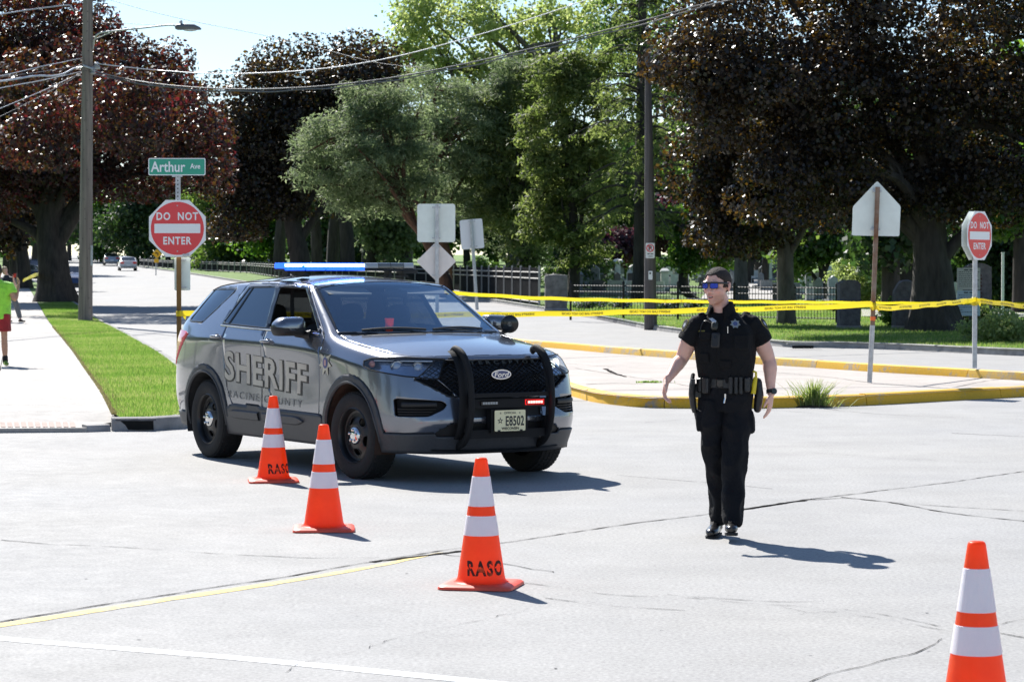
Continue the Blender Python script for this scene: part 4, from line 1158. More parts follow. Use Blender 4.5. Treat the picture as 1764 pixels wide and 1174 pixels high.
for px,Y in spots:
 k=rs.choice([0,1,1,2]);mt=rs.choice([M['stone_light'],M['stone_grey'],M['stone_light'],M['stone_dark'],M['stone_grey']])
 reg=("small headstone in the sunny cemetery behind the iron fence","headstones behind the iron fence")if px<1350 else(("small headstone between the fence tree and the granite block","headstones near the granite block")if px<1446 else("small headstone in the gap beyond the granite blocks","headstones beyond the granite blocks"))
 sh_={M['stone_light'].name:"pale",M['stone_grey'].name:"grey",M['stone_dark'].name:"dark"}[mt.name];fm_=["round topped","broad square","pointed"][k]
 zn=next(n for a,n in[(1050,"left of the column monument"),(1100,"between column monument and utility pole"),(1160,"just right of the utility pole"),(1215,"left of the officer's head"),(1290,"right of the officer's head"),(1350,"near the fence tree"),(1446,"between fence tree and granite block"),(1540,"in the gap between granite blocks"),(1620,"behind the rounded granite block"),(9999,"far right behind the biggest trunk")]if px<a)
 reg=(sh_+" "+fm_+" headstone "+zn+(", nearer rows" if Y<165 else(", middle rows" if Y<225 else ", farthest rows")),reg[1])
 t=thing("headstone",reg[0],"headstone",gx(px,Y,.13),rs.uniform(-.4,.4),reg[1])
 sc_=rs.uniform(.75,1.25)
 o=bpy.data.objects.new("slab",hs_m[k]);COL.objects.link(o);o.parent=t;o.location=(0,0,.12)
 if not hs_m[k].materials:hs_m[k].materials.append(mt)
 o.material_slots[0].link='OBJECT';o.material_slots[0].material=mt
 o2=bpy.data.objects.new("plinth",base_m);COL.objects.link(o2);o2.parent=t
 if not base_m.materials:base_m.materials.append(M['stone_grey'])
 t.scale=(sc_,sc_,sc_)
fl_m=MB().box((0,0,.3),(.015,.015,.6)).add([(0,0,.58),(.26,.02,.56),(.25,.02,.40),(0,0,.42)],[(0,1,2,3)]).mesh("flag")
M['flag']=pm("pale_flag_cloth",(.62,.58,.58),.8)
fl_m.materials.append(M['flag'])
for i in range(120):
 px=rs.uniform(1010,1300);Y=rs.uniform(165,290)
 o=bpy.data.objects.new("flag",fl_m);COL.objects.link(o);o.location=gx(px,Y,.13);o.rotation_euler=(0,0,rs.uniform(-.6,.6));o.scale=(1.2,1.2,rs.uniform(.8,1.2))
 tag(o,"tiny pale flag standing among the far graves","flag","small pale flags on the graves")
def flowers(label,px,Y,w,n=90,cols=((.6,.6,.62),(.02,.03,.02))):
 t=thing("flower_bed",label,"flowers",gx(px,Y,.13))
 C=RNG.normal(size=(14,3))*np.array([w*.4,.2,.05])+np.array([0,0,.18]);C[:,2]=np.abs(C[:,2])
 np_mesh("foliage",leaf_cloud(C,np.full(14,.2),n//3,.10),4,M['lf_far'],parent=t,kind=None)
 np_mesh("petals",leaf_cloud(C+np.array([0,-.1,.06]),np.full(14,.17),n//6,.09),4,M['flag'],parent=t,kind=None)
flowers("dark planted grave with white flowers behind the left part of the iron fence",1013,99,1.0)
flowers("white and dark flowers at the grave before the column monument",1068,100,.6)
flowers("grave flowers right of the utility pole behind the pickets",1152,98,.6)
flowers("flowers low behind the pickets next to the officer",1195,99,.4)
flowers("pale flowers on the grave just left of the granite block",1432,95,.4)
b=gx(1064,152,.13)
t=thing("column_monument","white column monument with a domed cap in the cemetery","monument",b)
MB().bbox((0,0,.1),(.85,.85,.3),.03).build("base",M['stone_light'],t)
MB().lathe([(.30,.25),(.26,.4),(.20,.5),(.17,.8),(.155,1.42),(.2,1.48)],16).build("shaft",M['stone_light'],t,smooth=40)
MB().lathe([(.26,1.48),(.33,1.52),(.30,1.60),(.18,1.68),(.02,1.72)],16).build("cap",M['stone_light'],t,smooth=40)
def monument(label,px,Y,w,h,mat,cap=True):
 t=thing("grave_monument",label,"monument",gx(px,Y,.13))
 MB().bbox((0,0,.08),(w*1.3,.6,.2),.02).build("base",M['stone_grey'],t)
 MB().bbox((0,0,h/2+.15),(w,.42,h),.02).build("block",mat,t)
 if cap:MB().add([(-w*.58,-.26,h+.15),(w*.58,-.26,h+.15),(w*.58,.26,h+.15),(-w*.58,.26,h+.15),(-w*.58,-.26,h+.22),(w*.58,-.26,h+.22),(w*.58,.26,h+.22),(-w*.58,.26,h+.22),(-w*.3,0,h+.36),(w*.3,0,h+.36)],[(0,1,5,4),(1,2,6,5),(2,3,7,6),(3,0,4,7),(4,5,9,8),(6,7,8,9),(5,6,9),(7,4,8)]).build("cap",mat,t)
 return t
monument("pale square monument with pitched cap right of the utility pole",1145,138,.42,.9,M['stone_light'])
monument("wide grey grave monument between the pole and the pale square one",1130,142,.5,.85,M['stone_grey'],False)
monument("arched grey monument nearest the left end of the iron fence",997,130,.4,.8,M['stone_grey'])
monument("dark brown upright gravestone left of the fence post",1086,128,.3,.95,M['stone_dark'],False)
monument("thin white upright stone near the fence tree on the right",1395,108,.35,.55,M['stone_light'],False)
monument("dark block gravestone right of the fence tree",1368,118,.5,.6,M['stone_grey'],False)
monument("slim grey gravestone left of the fence tree trunk",1392,135,.3,1.0,M['stone_grey'],False)
t=thing("mausoleum","pale blue grey mausoleum wall glimpsed behind the purple tree","building",gx(1016,190,.13))
MB().box((0,0,1.2),(2.2,2.0,2.4)).build("wall",pm("blue_grey_render",(.25,.33,.42),.8,var=(2,.15)),t)
MB().prism([(-1.25,2.4),(1.25,2.4),(0,2.9)],-1.15,1.15,zM()).build("roof",M['stone_grey'],t,fix=True)
b=gx(1668,71,.13);k=71/4418
t=thing("rules_board","two panel notice board with small print on a dark post","notice board",b)
zt=lambda py:at(1668,py,71).z-b.z
MB().box((.06,.03,zt(545)/2+.1),(.07,.05,zt(545)+.2)).build("post",M['iron'],t)
M['cream']=pm("cream_board",(.48,.46,.38),.5);M['paleblue']=pm("pale_blue_board",(.42,.52,.56),.5);M['print']=pm("black_print",(.03,.03,.03),.6)
for nm,y0,y1,mt,rows in(("panel",461,499,M['cream'],9),("panel",500,544,M['paleblue'],9)):
 z1,z0=zt(y0),zt(y1)
 o=MB().box((0,0,(z0+z1)/2),(40*k,.03,z1-z0-.01)).build(nm,mt,t)
 mb=MB()
 for r in range(rows):
  z=z1-.06-r*(z1-z0-.1)/rows;x=-17*k
  if r==0:mb.box((-.07,-.0165,z),(.12,.003,.034)).box((.07,-.0165,z),(.10,.003,.034));continue
  while x<15*k:
   w=rs.uniform(.02,.07);mb.box((x+w/2,-.0165,z),(w,.003,.018));x+=w+.018
   if rs.random()<.05 and r>3:break
 mb.build("small_print",M['print'],o)
b=gx(1727,78,.13)
t=thing("white_post","tall thin white post behind the pale shrub on the right","post",b)
zt=at(1727,436,78).z-b.z
MB().box((0,0,zt/2),(.075,.075,zt)).build("shaft",M['white'],t)
MB().box((0,0,zt+.012),(.10,.10,.03)).build("cap",M['white'],t)
#signs, poles, wires, tape
M['sign_red']=pm("sign_red",(.80,.030,.045),.35,coat=.3)
M['sign_white']=pm("sign_white_sheeting",(.90,.90,.90),.4)
M['sign_green']=pm("sign_green",(.01,.34,.22),.35,coat=.3)
M['sign_yellow']=pm("sign_yellow",(.85,.45,.01),.4)
M['letter_black']=pm("black_letters",(.015,.015,.015),.5)
def octagon(w):
 r=w/2/math.cos(R(22.5));return[(r*math.cos(R(22.5+45*k)),r*math.sin(R(22.5+45*k)))for k in range(8)]
def dne_plate(t,Mx,w):
 o=MB().prism(octagon(w),-.0015,.0015,Mx).build("sign_plate",M['sign_white'],t)
 MB().prism(circle(w*.468,56),.002,.0035,Mx).build("red_disc",M['sign_red'],o)
 MB().prism(rrect(w*.81,w*.165,.01,cy=0),.004,.006,Mx).build("white_bar",M['sign_white'],o)
 mb=MB()
 put_text(mb,"DO  NOT",w*.185,Mx@Matrix.Translation((0,w*.215,.005)),depth=.002,bold=w*.005,spacing=1.18,sx=.82)
 put_text(mb,"ENTER",w*.185,Mx@Matrix.Translation((0,-w*.215,.005)),depth=.002,bold=w*.005,spacing=1.14,sx=.82)
 mb.build("lettering",M['sign_white'],o)
 mb=MB()
 for z in(w*.40,-w*.40):mb.prism(circle(.010,8,0,z),.002,.007,Mx)
 mb.build("bolt",M['galv'],o)
 return o
Y=36.0;b=gx(308.5,Y,.135);k=Y/4418
t=thing("street_sign","red DO NOT ENTER sign under the green Arthur Ave name sign","sign",b)
Z=lambda py,px=308:at(px,py,Y).z-b.z
X=lambda px:at(px,400,Y).x-b.x
MB().box((0,0,Z(440)/2),(.062,.05,Z(440))).build("post",pm("brown_post",(.22,.115,.035),.8,var=(9,.4),stretch=(1,1,.15)),t)
MB().box((X(307),0,(Z(352)+Z(300))/2),(.066,.045,Z(300)-Z(352))).build("upper_post",M['galv'],t)
mb=MB()
for i in range(7):mb.box((X(307),-.0235,Z(345)+i*.055),(.018,.003,.018))
mb.build("post_hole",M['black'],t)
Mx=face_cam((X(306),-.05,Z(287.5)))
o=MB().prism(rrect(98*k,29.5*k,.02),-.0015,.0015,Mx).build("name_plate",M['sign_white'],t)
MB().prism(rrect(95*k,26.5*k,.016),.002,.0032,Mx).build("green_field",M['sign_green'],o)
mb=MB()
put_text(mb,"Arthur",.205,Mx@Matrix.Translation((-.125,.0,.004)),depth=.002,bold=.0035,sx=.83)
put_text(mb,"Ave",.105,Mx@Matrix.Translation((.255,.008,.004)),depth=.002,bold=.0018,sx=.85)
mb.build("lettering",M['sign_white'],o)
MB().box((X(306),-.03,Z(303.5)),(.14,.045,.022)).build("bracket",M['galv'],t)
dne_plate(t,face_cam((X(306.5),-.055,Z(393.5))),97.5*k)
MB().prism(rrect(27.5*k,57*k,.02),-.0015,.0015,face_cam((X(313),.055,Z(471.5)))).build("rear_plate",M['sign_back'],t)
MB().box((X(313),.03,Z(448)),(.12,.02,.02)).build("clamp",M['galv'],t)
MB().box((X(313),.03,Z(495)),(.12,.02,.02)).build("clamp",M['galv'],t)
MB().box((X(321),-.06,Z(439)),(.09,.03,.03)).build("wire_clip",M['galv'],t)
Y=44.5;b=gx(1679,Y,.14);k=Y/4418
t=thing("street_sign","DO NOT ENTER sign turned sideways on a pale post by the far kerb","sign",b,0)
Z=lambda py:at(1679,py,Y).z-b.z
rz=R(50)
MB().box((0,0,(Z(447)+.3)/2),(.075,.06,Z(447)+.3)).build("post",M['galv'],t)
cz=Z(405.8);w=83.5*k
nv=Vector((math.sin(rz),-math.cos(rz),0))
off=Vector((at(1683,405,Y).x-b.x,0,0))
dne_plate(t,face_cam(off+Vector((0,0,cz))+nv*.05,rz),w)
MB().prism(octagon(w),-.0015,.0015,face_cam(off+Vector((0,0,cz))-nv*.06,rz)).build("rear_plate",M['sign_back'],t)
MB().box(off+Vector((0,0,cz)),(.06,.09,.5),Matrix.Rotation(rz,3,'Z')).build("clamp",M['galv'],t)
Y=38.6;b=gx(1498,Y,.14);k=Y/4418
t=thing("school_sign","blank back of a house shaped sign on a rusty leaning post","sign",b)
W_=lambda px,py,dy=0:at(px,py,Y+dy)-b
MB().tube([(0,0,0),W_(1503,560)],[.038,.038],10).build("lower_post",M['galv'],t,smooth=40)
MB().tube([W_(1503,560),W_(1506.5,470),W_(1512,322)],.036,10).build("upper_post",M['rust'],t,smooth=40)
cx,cy=1510,366
def rpoly(P,r=2.2,n=3):
 out=[]
 m=len(P)
 for i in range(m):
  p=Vector(P[i]).to_2d()if False else Vector((P[i][0],P[i][1]));a=Vector(P[i-1]);c_=Vector(P[(i+1)%m])
  u=(a-p).normalized()*r;v=(c_-p).normalized()*r
  for q in range(n+1):
   f=q/n;out.append(tuple((p+u)*(1-f)**2+p*2*f*(1-f)+(p+v)*f**2))
 return out
pent=[(1467.5,405.5),(1549.5,407),(1551.5,355),(1511,311.5),(1469,356)]
P2=[((x-cx)*k,-(y-cy)*k)for x,y in pent]
MB().prism(rpoly(P2,.03),-.0015,.0015,face_cam(W_(cx,cy,.06))).build("sign_plate",M['sign_back'],t)
for py in(329,395):
 px=1510.5 if py<350 else 1508
 o=MB().box(W_(px,py,.03),(.13,.075,.03)).build("clamp",M['galv'],t)
 MB().box(W_(px+3,py,-.02),(.02,.02,.04)).build("bolt",M['iron'],o)
MB().tube([W_(1503.6,552),W_(1504,545)],.040,10).build("orange_tape",pm("orange_tape",(.9,.16,.03),.5),t)
MB().box(W_(1509,546),(.03,.03,.06)).build("tag",M['black'],t)
Y=50;b=gx(753,Y,.0);k=Y/4418
t=thing("sign_post","square and diamond sign backs stacked on one grey post","sign",b)
W_=lambda px,py,dy=0:at(px,py,Y+dy)-b
MB().box((0,0,W_(751,352).z/2),(.066,.06,W_(751,352).z)).build("post",M['galv'],t)
P2=rrect(65.5*k,66*k,.05)
MB().prism(P2,-.0015,.0015,face_cam(W_(751.5,384,.05))).build("square_plate",M['sign_back'],t)
dm=[(0,-34*k),(34.5*k,0),(0,34*k),(-34.5*k,0)]
MB().prism(rpoly(dm,.03),-.0015,.0015,face_cam(W_(751.5,450,.05))).build("diamond_plate",M['sign_back2'],t)
for py in(357,410,424,474):MB().box(W_(751.5,py,-.03),(.16,.02,.028)).build("clamp",M['galv'],t)
b=G(822,529,.13);Y=b.y;k=Y/4418
t=thing("sign_post","leaning rectangular sign back on a thin grey post by the kerb","sign",b)
W_=lambda px,py,dy=0:at(px,py,Y+dy)-b
MB().tube([(0,0,-.1),W_(811.5,378)],.075,6).build("post",M['galv'],t)
q=[(791.5,379.5),(830.5,376),(834.5,427),(795,430)]
P2=rpoly([((x-813)*k,-(y-403)*k)for x,y in q],.08)
MB().prism(P2,-.004,.004,face_cam(W_(813,403,.1))).build("sign_plate",M['white'],t,fix=True)
for px,py in((812,381),(816,424)):MB().box(W_(px,py,-.08),(.30,.03,.04)).build("clamp",M['galv'],t)
Y=215;b=gx(269,Y,.13);k=Y/4418
t=thing("warning_sign","small yellow diamond warning sign with black arrows far down the street","sign",b)
W_=lambda px,py,dy=0:at(px,py,Y+dy)-b
MB().box((0,.05,W_(269,430).z/2),(.08,.06,W_(269,430).z)).build("post",M['galv'],t)
MB().prism(rpoly([(0,-8.5*k),(8.2*k,0),(0,8.5*k),(-8.2*k,0)],.05),-.004,.004,face_cam(W_(270.5,437))).build("diamond_plate",M['sign_yellow'],t)
MB().prism(rrect(8*k,6.5*k,.03),-.004,.004,face_cam(W_(269.5,449))).build("lower_plate",M['sign_yellow'],t)
mb=MB();Mx=face_cam(W_(270.5,437,-.02))
mb.prism([(-.18,.06),(-.05,.15),(-.05,.09),(.10,.09),(.10,-.14),(.04,-.14),(.04,.03),(-.05,.03),(-.05,-.03)],.0,.004,Mx)
mb.build("arrow",M['letter_black'],t,fix=True)
def pole(label,px,py,Y,r0,top_px,top_py,r1,mt=None):
 b=gx(px,Y,.12)
 t=thing("utility_pole",label,"utility pole",b)
 tp=at(top_px,top_py,Y)-b
 mb=MB();n=14;pts=[Vector((0,0,-.2)).lerp(tp,i/n)for i in range(n+1)]
 mb.tube(pts,[r0+(r1-r0)*i/n for i in range(n+1)],16).build("shaft",mt or M['pole_wood'],t,smooth=50)
 return t,b
zb=G(147,553,.12).y
lp,lb=pole("tall weathered wooden pole carrying the wires at the street edge",147,553,zb,.235,152.5,-130,.14)
Wl=lambda px,py,dy=0:at(px,py,zb+dy)-lb
mb=MB()
for py in range(20,540,17):
 sx=random.choice((-1,1));w=7+5*py/540
 mb.box(Wl(151-py*.007+random.uniform(-.7,.7)*w,py,-.2-random.uniform(0,.03)),(.02,.03,.025))
mb.build("nail",M['iron'],lp)
mb=MB();mb.tube([Wl(158,118,-.1),Wl(172,117,-.1)],.05,8);mb.lathe([(.05,-.08),(.11,-.04),(.05,0),(.10,.04),(.04,.1)],10,Wl(166,112,-.1));mb.lathe([(.05,-.08),(.11,-.04),(.05,0),(.10,.04),(.04,.1)],10,Wl(160,124,-.15))
mb.build("insulator",M['galv'],lp,smooth=40)
MB().tube([Wl(143,113,-.2),Wl(160,119,-.25)],.035,6).build("cross_bolt",M['galv'],lp)
MB().tube([Wl(159,26),Wl(167,22)],.04,6).build("bracket",M['iron'],lp)
MB().tube(catmull([Wl(160,24,-.1),Wl(168,15,-.1),Wl(169,-8,-.1)],4),.02,5).build("cable",M['black'],lp)
MB().box(Wl(158,440,-.1),(.06,.08,.65)).build("conduit",M['galv'],lp)
lt=thing("street_lamp","cobra head street lamp on a long arm above the street","street lamp",at(160,75,zb))
Wm=lambda px,py,dy=0:at(px,py,zb+dy)-lt.location
MB().tube(catmull([Wm(160,84),Wm(163,68,-.4),Wm(172,57.5,-1.0),Wm(200,53,-1.6),Wm(240,49,-2.3),Wm(290,43.5,-3.2),Wm(306,45,-3.4)],5),.028,8).build("arm",M['galv'],lt,smooth=60)
MB().tube([Wm(158,70),Wm(195,54,-1.4)],.02,5).build("brace",M['galv'],lt)
hb=Wm(323,46.5,-3.5)
mb=MB().tube([hb+Vector((-.38,0,-.02)),hb+Vector((-.30,0,-.0)),hb+Vector((-.05,0,0)),hb+Vector((.2,0,-.01)),hb+Vector((.36,0,-.05)),hb+Vector((.42,0,-.07))],[(.05,.07),(.10,.13),(.10,.17),(.09,.16),(.05,.10),(.02,.04)],12)
mb.build("lamp_head",pm("lamp_grey",(.12,.13,.15),.5),lt,smooth=50)
MB().ell(hb+Vector((.08,0,-.09)),(.22,.13,.05),12,6).build("lens",pm("lamp_lens",(.5,.52,.52),.2),lt,smooth=True)
MB().lathe([(.05,0),(.05,.09),(.03,.11)],10,hb+Vector((-.20,0,.09))).build("photocell",M['galv'],lt)
zr=G(1121,561,.12).y
rp_,rb=pole("weathered pole with a no parking sign standing before the iron fence",1121,561,zr,.20,1116,84,.085,pm("dark_pole_wood",(.12,.105,.10),.9,var=(9,.45),bump=(30,.9),stretch=(1.6,1.6,.05)))
Wr=lambda px,py,dy=0:at(px,py,zr+dy)-rb
kk=zr/4418
o=thing("parking_sign","small no parking sign with a red ring nailed to the right pole","sign",at(1120,431.5,zr-.24))
MB().prism(rrect(15.5*kk,26*kk,.03),0,.006,face_cam((0,0,0))).build("sign_plate",M['sign_white'],o)
mb=MB();mb.tube([(math.cos(R(a))*.105,-.012,.075+math.sin(R(a))*.105)for a in range(0,360,20)],.014,6,closed=True);mb.tube([(-.075,-.014,.15),(.075,-.014,.0)],.012,6);mb.build("ring",M['sign_red'],o)
mb=MB();put_text(mb,"P",.19,Matrix.Translation((0,-.009,.075))@zM(),depth=.002,bold=.006);mb.box((-.045,-.008,-.10),(.07,.004,.026)).box((.05,-.008,-.10),(.08,.004,.026));mb.box((.01,-.008,-.17),(.14,.004,.018));mb.build("lettering",M['letter_black'],o)
o=thing("pole_tag","little white tag with a dark mark below the no parking sign","tag",at(1120.5,474,zr-.22))
MB().prism(rrect(7*kk,15*kk,.02),0,.006,face_cam((0,0,0))).build("plate",M['sign_white'],o);MB().box((-.01,-.008,.06),(.05,.004,.05)).build("mark",M['letter_black'],o)
M['wire_pale']=pm("bright_aluminium_wire",(.55,.55,.56),.35,.6);M['wire_dark']=pm("dark_cable",(.06,.06,.065),.5,.2)
def wire(label,pts,r,mat,n=1):
 path=catmull([at(*p)for p in pts],8);b=path[0].copy()
 t=thing("overhead_wire",label,"wire",b)
 for k in range(n):
  rr=[max(r*.6,r*p.y/87)for p in path]
  MB().tube([p-b+Vector((0,0,-k*.07*(1+.25*math.sin(i*.7))))for i,p in enumerate(path)],rr,6).build("strand",mat,t,smooth=True)
 return t
wire("bright upper wire sweeping from the left pole to the top of the photo",[(163,109,zb),(185,112,zb-1),(270,121,84),(370,127,80),(480,124.5,76),(580,115.5,72),(680,98,68),(800,67,64),(900,37,60),(1010,0,56),(1200,-70,50),(1500,-200,42),(2100,-520,34)],.017,M['wire_pale'])
wire("thick dark cable bundle sagging from the left pole across the trees",[(160,122,zb),(215,136,85),(300,148,82),(400,153.5,78),(500,152,74),(600,144,71),(700,130,68),(820,106,64),(940,78,60),(1060,48,57),(1240,-1,52),(1400,-52,48),(1800,-200,40),(2300,-420,34)],.025,M['wire_dark'],2)
wire("thick pale cable leaving the left pole to the left",[(145,116,zb),(128,118,zb),(110,127,zb-2),(90,131,zb-3),(60,131,zb-5),(0,140,zb-8),(-120,152,zb-14),(-400,200,zb-26)],.032,M['wire_pale'])
wire("thin wire rising to the pole from the left edge",[(143,100,zb),(70,115,zb-4),(0,131,zb-8),(-200,170,zb-18)],.014,M['wire_pale'])
wire("thin middle wire on the left of the pole",[(143,112,zb),(70,124,zb-4),(0,133,zb-8),(-200,160,zb-18)],.012,M['wire_dark'])
wire("pale lower wire on the left of the pole",[(143,123,zb),(70,139,zb-4),(0,152,zb-8),(-200,195,zb-18)],.016,M['wire_pale'])
wire("steep service wire falling to the left edge",[(140,126,zb),(70,158,zb-3),(0,187,zb-6),(-150,250,zb-12)],.014,M['wire_pale'])
wire("steepest and lowest dark service wire on the left",[(138,129,zb),(70,166,zb-3),(0,201,zb-6),(-150,272,zb-12)],.013,M['wire_dark'])
wire("high service drop bending beside the pole top",[(127,19,zb),(124,14,zb),(118,9,zb),(90,12,zb-1),(50,17,zb-2),(0,25,zb-4),(-150,50,zb-10)],.024,M['wire_pale'])
wire("thin line crossing the sky above the street lamp",[(150,-12,zb),(190,0,84),(260,20,80),(338,38,76),(450,60,72),(560,86,69),(650,108,66),(740,118,64)],.009,M['wire_dark'])
wire("hair thin wire running to the street lamp head",[(165,38,zb-.5),(200,40,zb-1.5),(300,44,zb-3.2)],.007,M['wire_dark'])
#barrier tape
M['tape']=pm("yellow_tape",(.86,.68,.02),.4,trans=((.9,.72,.03),.35))
M['tape_print']=pm("tape_print",(.10,.07,.01),.5)
def tape(label,pts,w,print_=True,twist=None,txt="SHERIFF'S LINE DO NOT CROSS",rep=1.06,th=.046,parent=None):
 path=resample(catmull([at(*p)for p in pts],14),.05);b=path[0].copy()
 t=thing("barrier_tape",label,"barrier tape",b)
 n=len(path);V=[];F=[];fr=[]
 s=0
 for i,p in enumerate(path):
  d=(path[min(i+1,n-1)]-path[max(i-1,0)]).normalized()
  if i:s+=(p-path[i-1]).length
  tw=(twist(s)if twist else.07*math.sin(s*.9)+.04*math.sin(s*2.3))
  up=Vector((0,0,1));side=d.cross(up).normalized();up=side.cross(d).normalized()
  u=up*math.cos(tw)+side*math.sin(tw);nn=d.cross(u).normalized()
  if nn.y>0:nn=-nn
  q=p-b+Vector((0,0,.006*math.sin(s*5)))
  fr.append((q,d,u,nn,s));V+=[q+u*w/2,q+nn*.004,q-u*w/2]
  if i:F+=[(3*i-3,3*i-2,3*i+1,3*i),(3*i-2,3*i-1,3*i+2,3*i+1)]
 o=MB().add(V,F).build("ribbon",M['tape'],t,smooth=True)
 if print_:
  TV,TF=text_mesh(txt,th,depth=0.0,bold=.0012,sub=.06,mirror=True,sx=1.0)
  mb=MB();tot=fr[-1][4];s0=.6
  while s0<tot-.6:
   VV=[]
   for v in TV:
    s=s0+v.x;i=min(n-2,max(0,int(s/.05)));
    q,d,u,nn,ss=fr[i]
    VV.append(q+d*(s-ss)+u*v.y+nn*.008)
   mb.add(VV,TF);s0+=rep
  mb.build("lettering",M['tape_print'],o)
 return t
tape("lower printed yellow tape stretched from behind the car to the leaning post",[(309,540,35.9),(330,540,36),(500,542,36.2),(700,543,36.6),(830,541.5,36.9),(960,540.5,37.2),(1060,538,37.5),(1200,534.5,37.9),(1340,530.5,38.2),(1450,527,38.4),(1503,524.5,38.5)],.076)
tape("printed yellow tape between the leaning post and the turned red sign",[(1503,530,38.5),(1545,529.5,39.6),(1600,525,41.2),(1650,520,43),(1681,515.5,44.4)],.078)
tape("printed yellow tape leaving the turned red sign to the right edge",[(1681,517.5,44.4),(1710,520.5,43.5),(1764,527,42),(1850,536,40),(2100,560,36)],.078)
tape("upper plain yellow tape running level behind the officer",[(753,503,49.9),(830,507.5,50.5),(900,512,51),(1000,515.5,52),(1100,517.5,53),(1250,519.5,55),(1400,520.5,57),(1600,522,60),(1764,522.5,63),(2000,522,66)],.07,False,twist=lambda s:.15+.03*s+.05*math.sin(s*1.1))
def knot(label,px,py,Y,r,hgt):
 t=thing("tape_knot",label,"barrier tape",at(px,py,Y))
 mb=MB();mb.tube([(0,0,-hgt/2),(0,0,0),(.004,0,hgt/2)],[r*.96,r*1.06,r],10);mb.build("wrap",M['tape'],t,smooth=True)
 MB().add([(r,-.01,.01),(r+.05,-.02,-.03),(r+.04,-.02,-.09),(r,-.01,-.04)],[(0,1,2,3)]).build("loose_end",M['tape'],t)
knot("yellow tape wound round the left street sign post",309,540,36,.048,.075)
knot("yellow tape wound round the rusty leaning post",1504,527,38.6,.045,.11)
knot("yellow tape wound round the pale post of the turned red sign",1679,519,44.5,.055,.14)
tape("loop of yellow tape tied between the street trees on the left",[(66,471,110),(58,473,116),(48,478,124),(41,481.5,128),(40,484,126),(48,480,120),(66,473,109)],.09,False)
#patrol car
def paint_mat(name,base,metal=.55,rough=.32):
 m=bpy.data.materials.new(name);m.use_nodes=True
 nt=m.node_tree;N=nt.nodes;L=nt.links;b=N["Principled BSDF"]
 b.inputs["Base Color"].default_value=(*base,1);b.inputs["Metallic"].default_value=metal;b.inputs["Roughness"].default_value=rough
 b.inputs["Coat Weight"].default_value=1.0;b.inputs["Coat Roughness"].default_value=.03;b.inputs["Coat IOR"].default_value=1.55
 tc=N.new("ShaderNodeTexCoord");n=N.new("ShaderNodeTexNoise");n.inputs["Scale"].default_value=2.2;n.inputs["Detail"].default_value=8;n.inputs["Roughness"].default_value=.7
 L.new(tc.outputs["Object"],n.inputs["Vector"])
 mr=N.new("ShaderNodeMapRange");mr.inputs[1].default_value=.4;mr.inputs[2].default_value=.75;mr.inputs[3].default_value=.03;mr.inputs[4].default_value=.12
 L.new(n.outputs[0],mr.inputs[0]);L.new(mr.outputs[0],b.inputs["Coat Roughness"])
 n2=N.new("ShaderNodeTexNoise");n2.inputs["Scale"].default_value=900;L.new(tc.outputs["Object"],n2.inputs["Vector"])
 mx=N.new("ShaderNodeMix");mx.data_type='RGBA';mx.inputs[6].default_value=(*[c*.85 for c in base],1);mx.inputs[7].default_value=(*[c*1.2 for c in base],1)
 L.new(n2.outputs[0],mx.inputs[0]);L.new(mx.outputs[2],b.inputs["Base Color"])
 return m
M['paint']=paint_mat("metallic_grey_paint",(.205,.215,.245),.85,.25)
M['clad']=pm("charcoal_cladding",(.045,.048,.055),.5,var=(40,.15))
M['trimblk']=pm("gloss_black_trim",(.008,.008,.009),.15)
M['plast']=pm("black_plastic",(.012,.012,.013),.55)
M['inner']=pm("car_interior_dark",(.018,.018,.020),.8)
M['projector']=pm("projector_glass",(.45,.52,.65),.03,spec=1.0,coat=1);M['lamp_on']=pm("lit_projector",(.8,.85,.8),.1,emit=((.92,1.0,.90),1.2))
M['seam']=pm("panel_gap",(.006,.006,.007),.9)
M['chrome']=pm("chrome",(.75,.75,.75),.08,1.0)
M['glass_ws']=glass_mat("windscreen_glass",(.84,.90,.92),.22,(.58,.80,1.0))
M['glass_dark']=glass_mat("privacy_glass",(.035,.04,.042),.13,(.75,.88,1.0))
M['glass_clear']=glass_mat("lamp_lens_glass",(.85,.88,.9),.06)
M['tyre']=pm("tyre_rubber",(.016,.016,.017),.85,var=(30,.3))
M['rim_black']=pm("black_steel_wheel",(.012,.012,.013),.35)
M['red_lens']=pm("red_lens",(.70,.02,.025),.12,coat=1)
M['amber']=pm("amber_lens",(.50,.16,.10),.15,coat=1)
def interp_tab(tab):
 xs=[a for a,_ in tab]
 return lambda x:float(np.interp(x,xs,[b for _,b in tab]))
